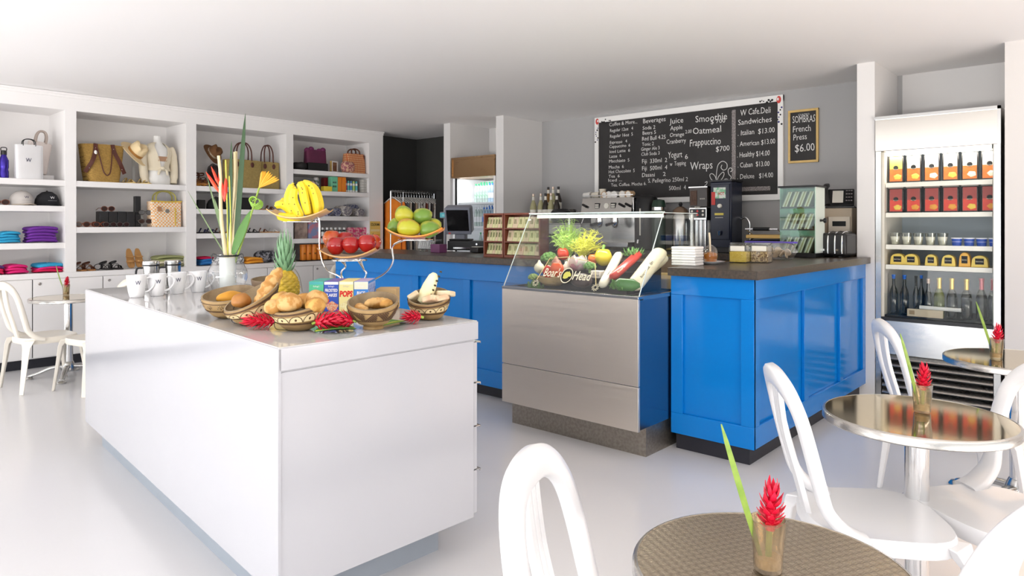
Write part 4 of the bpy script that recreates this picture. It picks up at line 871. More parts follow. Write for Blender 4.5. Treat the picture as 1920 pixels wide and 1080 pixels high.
bl_ = thing('blender_jar', 'smoky clear blender jar left of the espresso machine', 'blender', tuple(at(1070,420,x=6.1))[:2]+(ZB,)); part('base', MB().lathe([(0,0),(.08,0),(.07,.14),(0,.14)], 20), BLACKM, bl_); part('jar', MB().lathe([(0,.14),(.055,.14),(.085,.33),(.075,.41),(.06,.43),(.055,.42),(.078,.33),(.05,.145),(0,.145)], 20), glass_mat('smoky_jar',(.62,.58,.56),.12), bl_)
cr = thing('steel_pitcher', 'lidded steel pitcher with a knob left of the coffee brewer', 'pitcher', tuple(at(1276,450,x=6.0))[:2]+(ZB,)); part('body', MB().lathe([(0,0),(.075,0),(.08,.02),(.078,.33),(.06,.38),(0,.38)], 24), STEELS, cr); part('lid', MB().lathe([(.082,.36),(.07,.40),(.03,.43),(0,.435)], 20), mat('bronze_lid',(.28,.19,.13),.3,.6), cr); part('knob', MB().lathe([(0,.43),(.012,.435),(.02,.455),(.01,.475),(0,.476)], 12), BLACK, cr)
# coffee brewer and hot drink dispenser
p = at(1310,470,x=5.98); cb = thing('coffee_brewer', 'steel and black coffee brewer left of the navy dispenser', 'coffee machine', (5.98,p.y,ZB)); hw = .09
part('head', MB().box(-.02,.30,-hw,hw,.30,.42), STEELS, cb, bevel=.004); part('control_panel', MB().box(-.026,-.018,-hw+.012,hw-.012,.322,.405), BLACK, cb); part('hopper', MB().box(-.01,.24,-hw,hw,.425,.605), mat('smoke_hopper',(.05,.04,.035),.2), cb, bevel=.004); part('hopper_lid', MB().box(-.018,.25,-hw-.006,hw+.006,.605,.617), STEELS, cb)
part('bean_window', MB().box(-.0155,-.0095,.012,hw-.012,.44,.58), mat('coffee_beans',(.10,.05,.03),.5,noise=(60,.7),bump=(60,1)), cb); part('column', MB().box(.14,.30,-hw+.01,hw-.01,.02,.30), STEELS, cb); part('base_plate', MB().box(-.04,.30,-hw,hw,0,.02), BLACK, cb)
for a in (-.045, 0, .045): part('drip_pipe', MB().tube([(.05,a,.30),(.05,a,.03)], .018, 12), CHROME, cb)
for i in range(6): k = MB(); k.M = Matrix.Translation((-.026,.055-.055*(i%3),.385-.035*(i//3))) @ Matrix.Rotation(-PI/2,4,'Y'); k.lathe([(0,0),(.011,0),(.011,.002),(0,.002)], 10); part('button', k, REDP if i % 3 == 1 else LABL, cb)
text('brand_print', 'BUNN', .026, (-.0285,.025,.41), (0,-1,0), (0,0,1), LABL, cb, fit=.05, bold=.02); text('brand_print', '===', .03, (-.0155,-.02,.49), (0,-1,0), (0,0,1), LABL, cb, fit=.05)
p = at(1351,470,x=5.98); nd = thing('drink_dispenser', 'tall navy black hot drink dispenser with colourful sticker', 'drink dispenser', (5.98,p.y,ZB)); hw = .105; NAVY = mat('navy_plastic',(.012,.016,.035),.25)
part('body', MB().box(0,.24,-hw,hw,.04,.655), NAVY, nd, bevel=.012); part('base', MB().box(-.05,.24,-hw,hw,0,.05), BLACK, nd, bevel=.006); part('top_cap', MB().box(.0,.24,-hw-.005,hw+.005,.655,.672), BLACK, nd)
part('front_panel', MB().box(-.012,.002,-hw+.014,hw-.014,.12,.63), NAVY, nd, bevel=.004); part('sticker', MB().box(-.016,-.011,-.055,.062,.50,.60), mat('sticker_print',(.75,.80,.72),.4,noise=(30,.9,(.20,.55,.30))), nd); part('red_cup_print', MB().box(-.0175,-.015,.045,.082,.44,.56), REDP, nd)
text('sticker_print', 'HOT', .04, (-.0168,.015,.53), (0,-1,0), (0,0,1), REDP, nd, fit=.06, bold=.02); part('yellow_label', MB().box(-.0165,-.0115,-.035,.05,.345,.365), mat('yellow_label',(.75,.62,.12),.5), nd)
text('label_print', '=====', .022, (-.0132,.045,.315), (0,-1,0), (0,0,1), LABL, nd, fit=.075)
k = MB(); k.M = Matrix.Translation((-.012,.0,.43)) @ Matrix.Rotation(-PI/2,4,'Y'); k.lathe([(0,0),(.02,0),(.018,.018),(0,.02)], 14); part('dial', k, LABL, nd); part('spout', MB().lathe([(0,.16),(.012,.16),(.02,.20),(0,.2)], 10, (-.03,0,0)), CHROME, nd)
# gooseneck tap, sandwich press
p = at(1406,455,x=6.2); tp = thing('gooseneck_tap', 'tall curved steel tap in front of the grey wall', 'tap', (6.2,p.y,ZB)); part('spout', MB().tube(catmull([(0,0,0),(0,0,.20),(0,.005,.28),(0,.045,.325),(0,.09,.30),(0,.105,.235)], 6), .010, 10), CHROME, tp); part('base', MB().lathe([(0,0),(.025,0),(.022,.02),(.012,.03),(0,.03)], 14), CHROME, tp); part('lever', MB().tube([(0,-.012,.12),(-.01,-.05,.14)], .007, 8), CHROME, tp)
tv = thing('tap_valve', 'small chrome valve left of the gooseneck tap', 'tap', (6.2,p.y+.10,ZB)); part('stem', MB().lathe([(0,0),(.018,0),(.012,.04),(.008,.07),(0,.07)], 12), CHROME, tv); part('cross_handle', MB().tube([(0,-.03,.075),(0,.03,.078)], .006, 8), CHROME, tv)
p = at(1440,455,x=6.05); sp_ = thing('sandwich_press', 'steel and brass sandwich press with black handle behind the pastry case', 'sandwich press', (6.05,p.y,ZB)); part('lower_plate', MB().box(-.1,.25,-.17,.17,.02,.10), STEELS, sp_, bevel=.006); part('grill', MB().box(-.1,.25,-.16,.16,.101,.12), BLACKM, sp_); part('upper_plate', MB().box(-.1,.25,-.16,.16,.135,.17), mat('brass_plate',(.62,.40,.14),.35,.8), sp_, bevel=.004); part('handle', MB().tube([(-.15,-.07,.22),(-.15,.07,.22)], .016, 10), BLACK, sp_); part('handle_rod', MB().tube([(0,.14,.17),(-.15,.14,.22),(-.15,-.14,.22),(0,-.14,.17)], .007, 8), CHROME, sp_); part('foot', MB().box(-.08,.22,-.15,.15,0,.02), BLACK, sp_)
# ---------------------------------------------------------------- things on the blue counter, right arm
ZCt = ZC+.0008
def cpt(px, py): q = at(px, py, z=ZCt); return (q.x, q.y, ZCt)
# pastry case
q = cpt(1503, 482); pc = thing('pastry_case', 'green tinted glass case of wrapped sandwiches with black lid', 'display case', (5.405, 1.863, ZCt), 0)
w2, d2, h2 = .132, .105, .53
GR2 = glass_mat('green_case_glass', (.62,.86,.74), .16); BK2 = mat('green_mirror_back', (.20,.42,.30), .15, .3, noise=(6,.8,(.45,.62,.5)))
part('base', MB().box(-d2,d2,-w2,w2,0,.035), BLACK, pc, bevel=.004); part('lid', MB().box(-d2-.012,d2+.012,-w2-.012,w2+.012,h2,h2+.014), BLACK, pc, bevel=.003)
part('front_pane', MB().box(-d2,-d2+.004,-w2,w2,.035,h2), glass_mat('case_front_glass',(.90,.97,.93),.08), pc); part('door_side', MB().box(-d2+.004,d2,-w2,-w2+.006,.035,h2), mat('frosted_door',(.72,.80,.74),.25), pc); part('far_side', MB().box(-d2+.004,d2,w2-.004,w2,.035,h2), GR2, pc); part('back_mirror', MB().box(d2-.006,d2,-w2+.006,w2-.004,.035,h2), BK2, pc)
for z in (.205, .375): part('tray_shelf', MB().box(-d2+.01,d2-.01,-w2+.012,w2-.01,z,z+.008), BLACK, pc)
k = MB(); k.M = Matrix.Translation((0,-w2,.28)) @ Matrix.Rotation(PI/2,4,'X'); k.lathe([(0,0),(.01,0),(.008,.02),(.02,.03),(.018,.045),(0,.048)], 14); part('door_knob', k, BLACK, pc)
SAND = mat('sandwich_bread',(.86,.78,.64),.6,noise=(30,.3,(.74,.62,.44))); WRAP = glass_mat('cling_wrap',(.93,.95,.93),.16,.15); SFIL = mat('sandwich_filling',(.45,.40,.12),.6,noise=(40,.7,(.55,.2,.12)))
rowsn = ['bottom','middle','top']; posn = ['leftmost','second from left','third from left','rightmost']
for ri, z in enumerate((.036, .214, .384)):
    for i in range(4):
        y = w2-.042-i*.054; rx = -.12; t = thing('wrapped_sandwich', '%s wrapped sandwich on the %s level of the green glass case' % (posn[i], rowsn[ri]), 'sandwich', (5.405-.04, 1.863+y, ZCt+z+.0005), 0)
        for j, (mm, a, b) in enumerate(((SAND,-.017,-.005),(SFIL,-.005,.005),(SAND,.005,.017))):
            m = MB().slab([(-.05,a+.012,0),(.05,a+.012,0),(.05,a-.025,.115),(-.03,a-.025,.115)], (0,b-a,0)); part('bread' if j != 1 else 'filling', m, mm, t, bevel=.003)
        part('wrap', MB().slab([(-.056,-.008,.0005),(.056,-.008,.0005),(.056,-.046,.125),(-.034,-.046,.125)], (0,.04,0)), WRAP, t)
# telephone on microwave, toaster
mw = thing('microwave', 'tan microwave oven under the telephone at the end of the counter', 'microwave', (6.08, 1.83, ZB+.0005)); MWM = mat('warm_grey_metal',(.45,.37,.28),.4); part('case', MB().box(-.24,.25,-.20,.22,.0,.39), MWM, mw, bevel=.006)
part('door', MB().box(-.255,-.24,-.02,.21,.01,.32), mat('dark_bronze_glass',(.30,.22,.16),.2), mw); part('control_panel', MB().box(-.256,-.24,-.19,-.03,.01,.32), mat('beige_panel',(.62,.55,.46),.5), mw); part('display', MB().box(-.259,-.255,-.16,-.06,.245,.285), BLACK, mw)
for i in range(12): part('key', MB().box(-.259,-.255,-.155+.036*(i%3),-.130+.036*(i%3),.06+.04*(i//3),.085+.04*(i//3)), mat('key_grey',(.5,.48,.5),.5), mw)
ph = thing('desk_phone', 'black desk telephone with coiled cord on top of the microwave', 'telephone', (6.0, 1.76, ZB+.3905), .25)
part('base', MB().slab([(-.10,-.11,0),(.10,-.11,0),(.10,.11,0),(-.10,.11,0)], (0,0,.02)), BLACK, ph, bevel=.006)
part('wedge', MB().slab([(-.09,-.10,.02),(.06,-.10,.02),(.09,-.10,.15),(.06,-.10,.165)], (0,.20,0)), BLACK, ph, bevel=.008); part('handset', MB().tube(catmull([(-.10,.095,.03),(-.07,.11,.10),(.0,.115,.17),(.06,.105,.195)], 5), 0, 10, flat=(.018,.022)), BLACK, ph)
nn = Vector((-.145,0,.15)).normalized(); part('keypad_card', MB().slab([(-.075,.06,.046),(-.075,-.02,.046),(.03,-.02,.145),(.03,.06,.145)], (-.003,0,.003)), LABL, ph)
for i in range(12): part('key', MB().cbox(-.062+.03*(i//3)-.004, -.045-.018*(i%3), .046+.028*(i//3)+.014, .014,.012,.008), mat('phone_key',(.25,.22,.22),.5), ph)
cord = [(.0+.012*math.cos(i*1.3), -.115+.012*math.sin(i*1.3)-.0008*i, .01-.0036*i) for i in range(78)]; part('coiled_cord', MB().tube(cord, .004, 5), BLACK, ph)
ts = thing('toaster', 'black and chrome four-slot toaster between glass case and white pier', 'toaster', (5.60, 1.665, ZCt)); part('shell', MB().box(-.13,.14,-.10,.13,.012,.185), BLACK, ts, bevel=.02, seg=3) 
for i in range(3): part('chrome_bar', MB().tube(catmull([(-.135,-.07+.05*i,.03),(-.13,-.07+.05*i,.15),(-.08,-.07+.05*i,.192),(.10,-.07+.05*i,.192)], 4), .006, 8), CHROME, ts)
for y in (-.05,.08): part('foot', MB().box(-.11,.12,y-.01,y+.01,0,.013), BLACKM, ts)
for i in range(2): part('lever', MB().box(-.15,-.13,-.05+.1*i,-.03+.1*i,.05,.065), CHROME, ts)
part('teal_reflection', MB().box(-.12,.12,.128,.133,.03,.16), mat('painted_teal_reflection',(.08,.20,.25),.15,.4), ts)  # teal reflection on the toaster side, put in as a coloured panel
# jars, honey, napkins
GJ = glass_mat('jar_glass',(.95,.96,.94),.10)
def jar(label, px, py, wx, h, fill, rz=.1):
    q = cpt(px, py); t = thing('cereal_jar', label, 'jar', q, rz); a = wx/2
    part('glass', MB().box(-a,a,-a,a,0,h), GJ, t, bevel=.006); part('contents', MB().box(-a+.004,a-.004,-a+.004,a-.004,.004,h*.62), fill, t, bevel=.004); part('lid', MB().box(-a*.92,a*.92,-a*.92,a*.92,h,h+.016), GJ, t, bevel=.004); part('paper_slip', MB().box(-a-.001,-a+.002,-a*.8,a*.8,h*.66,h*.95), LABL, t)
CFL = mat('corn_flakes',(.85,.66,.14),.6,noise=(120,.6,(.72,.48,.06)),bump=(150,1)); GRN = mat('granola',(.62,.46,.24),.6,noise=(100,.9,(.18,.10,.05)),bump=(130,1))
jar('square glass jar of yellow cereal flakes on the counter', 1388, 492, .115, .115, CFL); jar('square glass jar of dark speckled granola on the counter', 1428, 492, .115, .115, GRN)
q = cpt(1437, 488); t = thing('wafer_bag', 'clear bag of pale round wafers with purple edge behind the jars', 'bag', (q[0]+.18,q[1]+.04,ZCt), .1)
def lump(p): return p*(1+.06*math.sin(5*p.x+3*p.y)+.05*math.cos(7*p.z))
part('bag', MB().blob((0,0,.06), .06,.18,.06, 24, 12, lambda p: lump(Vector((math.copysign(abs(p.x)**.6,p.x),math.copysign(abs(p.y)**.6,p.y),math.copysign(abs(p.z)**.6,p.z))))), glass_mat('plastic_bag',(.92,.92,.92),.2,.2), t, ang=60)
wm = mat('wafer',(.74,.60,.42),.6); rnd = random.Random(3)
for k in range(14):
    m = MB(); m.M = Matrix.Translation((rnd.uniform(-.03,.03), -.12+.018*k, rnd.uniform(.03,.07))) @ Matrix.Rotation(rnd.uniform(0,3),4,'Z') @ Matrix.Rotation(rnd.uniform(.6,1.5),4,'X'); m.lathe([(0,0),(.026,0),(.026,.007),(0,.007)], 12); part('wafer', m, wm, t)
part('purple_seal', MB().box(-.02,.02,-.18,.18,.115,.128), mat('purple_strip',(.12,.08,.45),.5), t)
q = cpt(1332, 495); pt = thing('saucer', 'white saucer under the honey pot', 'plate', q); part('plate', MB().lathe([(0,0),(.045,0),(.05,.004),(.088,.016),(.09,.019),(.086,.019),(.048,.008),(0,.007)], 32), mat('porcelain',(.88,.89,.90),.15,coat=.3), pt); part('foot_ring', MB().lathe([(.035,-.0006),(.04,-.0006),(.04,.001),(.035,.001)], 20), mat('porcelain'), pt)
hp = thing('honey_pot', 'ribbed glass honey pot with dipper standing on a saucer', 'jar', (q[0],q[1],q[2]+.0078)); hprof = [(0,0),(.030,0)]+[(.036+.006*math.sin(PI*k/12)+.0012*(k%2), .006+.082*k/12) for k in range(13)]+[(.028,.100),(.012,.112),(0,.114)]
part('honey', MB().lathe(hprof[:11]+[(0,.075)], 24), mat('honey',(.72,.25,.02),.1,trans=.35,noise=(20,.3,(.5,.12,.01))), hp); part('glass', MB().lathe([(r+.002,z) for r,z in hprof if r > 0]+[(0,.116)], 24), GJ, hp); part('dipper', MB().tube([(0,0,.05),(0,.004,.15),(0,.008,.19)], .006, 8), mat('pale_wood',(.78,.66,.48),.6), hp)
q = cpt(1290, 497); nk = thing('napkin_stack', 'stack of white paper napkins beside the honey pot', 'napkins', q, .12); NP = mat('napkin_white',(.88,.87,.85),.8)
for k in range(7): part('napkin', MB().box(-.075+.002*(k%2),.07+.002*(k%3),-.075+.002*(k%3),.078,.0165*k,.0165*k+.0155), NP, nk, bevel=.004)
# ---------------------------------------------------------------- left counter: tea racks, register, displays
MAH = mat('mahogany_rack',(.20,.045,.02),.3,noise=(8,.3)); TEAB = mat('tea_box_green',(.66,.68,.34),.6,noise=(50,.7,(.82,.72,.46)),stretch=(1,4,.6)); TEAT = mat('tea_box_tan',(.72,.55,.38),.6,noise=(60,.5,(.82,.74,.5)),stretch=(1,5,.6))
def tea_rack(label, px0, px1, py, xx, cols):
    a = at(px0, py, x=xx); b = at(px1, py, x=xx); W = a.y-b.y; Hh = .335; t = thing('tea_rack', label, 'rack', (xx, b.y, ZCt)); dp = .10
    part('back', MB().box(dp-.008,dp,0,W,0,Hh), MAH, t); part('top', MB().box(-.004,dp,0,W,Hh-.014,Hh), MAH, t, bevel=.002); part('bottom', MB().box(-.004,dp,0,W,0,.02), MAH, t, bevel=.002)
    ys = [0]+[W*(k/cols) for k in range(1,cols)]+[W]
    for y in ys: part('divider', MB().box(-.003,dp,max(0,y-.012),min(W,y+.012),.02,Hh-.014), MAH, t)
    for r in range(1,3): part('shelf', MB().box(-.002,dp,.012,W-.012,.02+r*.1-.006,.02+r*.1+.003), MAH, t)
    return t, W, ys
for label, p0, p1, cols in (('mahogany rack of tea packets beside the cash register',907,944,1),('mahogany rack of tea packets against the deli case glass',945,1013,1)):
    t, W, ys = tea_rack(label, p0, p1, 478, 3.80, cols)
    n = 4 if W < .2 else 6
    for r in range(3):
        for i in range(n):
            y0 = .016+(W-.032)*i/n; k = MB().slab([(.012,y0+.001,0),(.012,y0+(W-.032)/n-.001,0),(.035,y0+(W-.032)/n-.001,.082),(.035,y0+.001,.082)], (.03,0,0)); part('tea_packet', k, TEAB if (i+r)%3 else TEAT, t, loc=(0,0,.0235+r*.1), bevel=.002)
            for e in range(2): part('packet_print', MB().tube([(.016+.0028*e, y0+(W-.032)/n*(.3+.3*e), .03),(.028, y0+(W-.032)/n*(.45+.2*e), .065)], .0022, 4), mat('dark_green_print',(.16,.20,.06),.6), t, loc=(-.003,0,.0235+r*.1))
# register
POSG = mat('grey_plastic',(.17,.18,.22),.35)
q = at(858,470,z=ZCt); rg = thing('pos_terminal', 'grey touch screen cash register facing the room', 'cash register', (q.x+.22,q.y,ZCt), .55)
Rm = Matrix.Translation((-.05,.14,.262)) @ Matrix.Rotation(-.28,4,'Y')
def rbox(nm, m_, *a, bv=.01, seg=3):
    k = MB(); k.M = Rm; k.box(*a); return part(nm, k, m_, rg, bevel=bv, seg=seg)
rbox('housing', POSG, -.02,.09,-.13,.13,-.10,.165, bv=.02); rbox('bezel', POSG, -.035,-.018,-.127,.127,-.105,.16, bv=.006); rbox('screen', mat('dark_screen',(.006,.006,.007),.12), -.0365,-.034,-.108,.108,-.068,.142, bv=0); rbox('logo', REDP, -.037,-.035,.08,.10,-.098,-.085, bv=0)
part('neck', MB().box(-.03,.07,.08,.18,.10,.20), POSG, rg, bevel=.01); part('base', MB().box(-.09,.11,.03,.23,.0906,.11), BLACK, rg, bevel=.008); part('cash_drawer', MB().box(-.10,.32,-.20,.24,0,.09), BLACK, rg, bevel=.004); part('drawer_lip', MB().box(-.108,-.10,-.18,.18,.015,.03), CHROME, rg); k = MB(); k.M = Matrix.Translation((-.10,-.05,.06)) @ Matrix.Rotation(-PI/2,4,'Y'); k.lathe([(0,0),(.009,0),(.009,.004),(0,.004)], 12); part('drawer_lock', k, CHROME, rg)
q = at(805,470,z=ZCt); cd = thing('customer_display', 'small teal pole display behind the mangoes', 'display', (q.x+.25,q.y+.05,ZCt), -.3); part('pole', MB().tube([(0,0,.01),(0,0,.31)], .012, 10), POSG, cd); part('head', MB().box(-.02,.03,-.085,.085,.31,.375), POSG, cd, bevel=.006); part('screen', MB().box(-.022,-.019,-.075,.075,.32,.365), mat('teal_lcd',(.05,.30,.34),.2,emit=((.10,.45,.5),.35)), cd); text('display_digits', '0.00', .03, (-.0235,.02,.33), (0,-1,0), (0,0,1), mat('lcd_digit',(.6,.85,.85),.5), cd, fit=.05); part('foot', MB().lathe([(0,0),(.05,0),(.04,.012),(0,.012)], 16), POSG, cd)
q0 = at(741,472,z=ZCt); q1 = at(800,472,z=ZCt); W = q0.y-q1.y
ab = thing('acrylic_box', 'clear acrylic box of small silver packets below the mango tray', 'box', (q1.x+.03, q1.y, ZCt)); part('shell', MB().box(0,.16,0,W,0,.11), ACRYL, ab)
SILV = mat('silver_wrap',(.75,.75,.76),.25,.6,noise=(40,.6,(.2,.2,.2))); rnd = random.Random(9)
for k in range(16): part('packet', MB().tube([(.02+.03*(k%3), .02+(W*.72)*k/16, .02),(.05+.03*(k%3), .03+(W*.72)*k/16, .09)], .014, 8), SILV, ab)
for k in range(4): part('dark_packet', MB().cbox(.05+.02*k, W*.80+.02*k, .004, .03,.03,.07), mat('dark_tin',(.10,.10,.07),.4,noise=(50,.8,(.6,.6,.4))), ab)
q = at(806,474,z=ZCt); gb = solo('purple_box', MB().box(0,.09,-.05,.07,0,.075), mat('purple_carton',(.16,.05,.13),.3,noise=(20,.3)), 'small purple carton beside the cash drawer', 'box', (q.x+.05,q.y-.02,ZCt), bevel=.003)
# pump tray of small things under the screen
cc = thing('card_reader', 'black card reader on the counter between register and tea racks', 'card reader', tuple(at(888,474,z=ZCt))[:2]+(ZCt,)); part('body', MB().box(0,.14,-.05,.05,0,.05), BLACK, cc, bevel=.008); part('keys', MB().box(.01,.08,-.035,.035,.05,.053), LABL, cc)
# ---------------------------------------------------------------- clothes rail in the niche
cr = thing('clothes_rail', 'metal clothes rail in the dark niche', 'clothes rail'); rx, ry0, ry1, rz_ = 6.05, 6.46, 7.6, 1.72
ra = Vector((5.735,7.34,1.765)); rb_ = Vector((6.47,7.30,1.765))
part('bar', MB().tube([ra,rb_], .014, 10), CHROME, cr)
for p_ in (ra, rb_): part('post', MB().tube([p_,Vector((p_.x,p_.y,.03))], .014, 10), CHROME, cr); part('foot', MB().tube([Vector((p_.x-.15,p_.y-.1,.02)),Vector((p_.x+.15,p_.y+.1,.02))], .014, 8), BLACK, cr)
gcols = [((.85,.24,.02),'orange'),((.80,.72,.60),'cream'),((.14,.10,.10),'dark brown'),((.22,.22,.24),'charcoal'),((.70,.58,.46),'beige'),((.03,.03,.035),'black'),((.50,.36,.26),'tan'),((.76,.72,.66),'off-white'),((.05,.04,.04),'black patterned'),((.72,.66,.60),'pale grey'),((.30,.08,.05),'rust red'),((.82,.80,.76),'ivory'),((.08,.07,.07),'near black'),((.55,.42,.33),'brown patterned'),((.62,.60,.58),'light grey'),((.06,.05,.05),'black dotted patterned')]
HANGW = mat('hanger_white',(.85,.82,.78),.4)
for i, (c, nm_) in enumerate(gcols):
    f = (i+.6)/16.4; p_ = ra.lerp(rb_, f); al = math.atan2((rb_-ra).y,(rb_-ra).x)
    t = thing('hanging_garment', '%s garment on a white hanger on the clothes rail' % nm_, 'clothing', (p_.x,p_.y,0), al); W_ = .19
    m = MB(); rg_ = []
    for z, wy, th in ((1.665,.03,.012),(1.65,.07,.018),(1.605,W_,.022),(1.45,W_*.98,.026),(1.1,W_*1.0,.03),(.75,W_*1.06,.034)):
        rg_.append([Vector((th*math.cos(a)*(1+.3*math.sin(3*a+i)), wy*math.sin(a), z)) for a in [2*PI*k/20 for k in range(20)]])
    m.loft(rg_, True); part('cloth', m, mat('cloth_'+nm_.replace(' ','_'), c, .85, noise=(14,.4 if 'pattern' not in nm_ else .95, (.75,.7,.65) if 'pattern' in nm_ else tuple(x*.6 for x in c))), t, ang=60)
    h = part('hanger', MB().tube([(0,-.19,1.61),(0,-.06,1.67),(0,0,1.69),(0,.06,1.67),(0,.19,1.61)], .008, 6), HANGW, t); part('hook', MB().tube(catmull([(0,0,1.69),(0,0,1.725),(0,.012,1.75),(0,0,1.782),(0,-.016,1.777)], 4), .003, 6), CHROME, h)
cv = thing('rail_cover', 'black cloth cover at the right end of the clothes rail', 'cloth', (6.44,7.05,0)); m = MB(); m.M = Matrix.Rotation(-.85,4,'Z'); m.slab([(-.12,-.03,.5),(.17,-.03,.5),(.14,-.03,1.4),(.04,-.03,1.78),(-.12,-.03,1.80)], (0,.06,0)); part('cover', m, BLACKM, cv, bevel=.01)
rob = thing('orange_robe', 'long orange robe hanging at the end of the shelf wall', 'clothing', (5.80,7.16,0)); m = MB(); rg_ = []
for z, r in ((1.62,.02),(1.56,.045),(1.2,.05),(.6,.055)): rg_.append([Vector((r*.5*math.cos(a)*(1+.2*math.sin(4*a)), r*math.sin(a), z)) for a in [2*PI*k/18 for k in range(18)]])
m.loft(rg_, True); part('cloth', m, mat('orange_cloth',(.88,.22,.02),.8,noise=(6,.2)), rob, ang=60); part('hanger_hook', MB().tube([(0,0,1.6),(0,0,1.75)], .004, 6), CHROME, rob)
# ---------------------------------------------------------------- breakfast things on the island
ZT_ = ZI+.0008
def ip(px, py): q = at(px, py, z=ZT_); return Vector((q.x, q.y, ZT_))
PORC = mat('white_china', (.90,.90,.915), .12, coat=.4); INK = mat('navy_ink', (.03,.03,.09), .5)
rz_cam = lambda p: math.atan2(p.y, p.x)            # local +x looks away from the camera
def make_mug(label, loc, rz):
    t = thing('coffee_mug', label, 'mug', loc, rz)
    prof = [(0,.003),(.030,.003),(.032,0),(.034,.004),(.040,.03),(.046,.07),(.049,.118),(.0465,.118),(.043,.07),(.037,.03),(.028,.010),(0,.009)]
    part('cup', MB().lathe(prof, 36), PORC, t, ang=60)
    pts = catmull([(0,-.043,.098),(0,-.068,.103),(0,-.084,.085),(0,-.080,.058),(0,-.058,.032),(0,-.036,.024)], 5)
    part('handle', MB().tube(pts, 0, 10, flat=(.0075,.005), up=(1,0,0)), PORC, t, ang=60)
    def warp(x, y):
        r = .0412+.0085*((y-.03)/.088)+.0032; a = PI-(-x)/r*1.0+.15; return (r*math.cos(a), r*math.sin(a), y)
    def wtext(s, size, cx, zz, fit, bold): text('logo_print', s, size, (0,0,0), (1,0,0), (0,0,1), INK, t, 'C', fit=fit, bold=bold, warp=lambda x, y: warp(-(-x+cx), y+zz))
    wtext('W', .030, 0, .068, .026, .005); wtext('________', .006, 0, .056, .036, -.02)
    return t
rzm = ANG+.35-.9
mugs = [(256,557,'white mug with a W logo, leftmost of four on the island'),(294,554,'white mug with a W logo, second from left on the island'),(332,550,'white mug with a W logo, third from left on the island'),(371,547,'white mug with a W logo, rightmost, beside the tall glass vase')]
m0 = None
for px, py, lb in mugs:
    p = ip(px, py); rz = math.atan2(p.y, p.x)
    if m0 is None: m0 = make_mug(lb, tuple(p), rz)
    else: clone(m0, tuple(p), rz, lb)
def tumbler(label, px, py):
    p = ip(px, py); t = thing('steel_tumbler', label, 'tumbler', tuple(p), math.atan2(p.y,p.x))
    part('body', MB().lathe([(0,0),(.036,0),(.038,.004),(.046,.135),(0,.135)], 28), STEELS, t); part('ring', MB().lathe([(.0462,.135),(.047,.136),(.047,.143),(.0462,.144)], 28), BLACK, t); part('lid', MB().lathe([(.0462,.144),(.047,.15),(.045,.165),(.03,.168),(0,.167)], 28), STEELS, t)
    part('handle', MB().tube(catmull([(0,.045,.125),(0,.075,.118),(0,.075,.06),(0,.042,.035)], 4), 0, 8, flat=(.008,.006), up=(1,0,0)), BLACK, t)
tumbler('steel travel tumbler with black ring behind the left mugs', 283, 541); tumbler('steel travel tumbler with black ring behind the third mug', 324, 539)
# tall glass vase with heliconia and bamboo
p = ip(427, 546); gv = thing('flower_vase', 'round clear glass vase holding cut stalks and tropical flowers', 'vase', tuple(p), ANG-PI/2)   # local +x = photo right, +y = away
VG = glass_mat('vase_glass', (.965,.975,.975), .11)
part('outer_globe', MB().lathe([(0,.0),(.06,.0),(.085,.02),(.108,.075),(.105,.12),(.085,.165),(.062,.19),(.058,.205),(.060,.215)], 36), VG, gv, ang=60)
part('water_cylinder', MB().lathe([(0,.008),(.046,.008),(.046,.195),(0,.195)], 28), mat('milky_water',(.84,.87,.86),.2,noise=(6,.3,(.72,.78,.72))), gv)
part('rim_wire', MB().lathe([(.060,.200),(.063,.203),(.063,.208),(.060,.210)], 28), BLACK, gv)
for sx in (-1, 1): part('wire_clip', MB().tube(catmull([(sx*.06,0,.207),(sx*.085,-.005,.215),(sx*.09,-.006,.19),(sx*.07,0,.165)], 4), .0035, 6), mat('dark_wire',(.06,.06,.06),.3,.8), gv)
dz = (p-CAM).dot(FW)
def vp(px, py, dep=0.0):    # local vase coords of a spray point seen at (px,py), dep metres further away
    d = dz+dep; lat = (px-960)/F_PX*d; lat0 = (p-CAM).dot(RT); return Vector((lat-lat0, dep, CAMH+(HOR-py)/F_PX*d-ZT_))
BAMB = mat('peeled_stalk',(.80,.70,.44),.45,noise=(8,.35,(.62,.48,.24)),stretch=(3,3,.6)); YST = mat('yellow_green_stem',(.62,.62,.10),.4); GRL = mat('dark_leaf_green',(.028,.075,.022),.35,noise=(10,.3)); HRED = mat('heliconia_red',(.75,.035,.02),.3,noise=(14,.4,(.80,.16,.02)),coat=.2); HORG = mat('orange_bloom',(.90,.42,.03),.4,noise=(20,.4,(.85,.6,.1))); GRN2 = mat('bright_stem',(.34,.48,.08),.4)
for k, (a, b, r) in enumerate((((425,500),(409,292),.013),((430,500),(441,285),.012),((437,500),(445,284),.011))):
    q0 = vp(a[0], a[1]+30); q1 = vp(*b, dep=.02*k); pts = [q0.lerp(q1, i/10)+Vector((.006*math.sin(i*.9+k),0,0)) for i in range(11)]; part('bamboo_stalk', MB().tube(pts, [r*(1-.35*i/10)*(1.12 if i in (3,7) else 1) for i in range(11)], 10), BAMB, gv)
for a, b, r in (((427,505),(423,300),.004),((433,505),(430,330),.004),((436,506),(486,352),.0055)): part('stem', MB().tube(catmull([vp(*a), (vp(*a)+vp(*b))/2+Vector((.004,0,0)), vp(*b)], 5), r, 8), YST if r < .005 else GRN2, gv)
def spear(pa, pb, wd, m=GRL, bend=.0, n=10): k = MB(); k.leaf(vp(*pa), vp(*pb), wd, (0,-1,.05), n=n, bend=bend, shape=lambda t: (min(1,t*6+.25))*(1-t**5)*.9+.04, thick=.002); part('leaf_blade', k, m, gv)
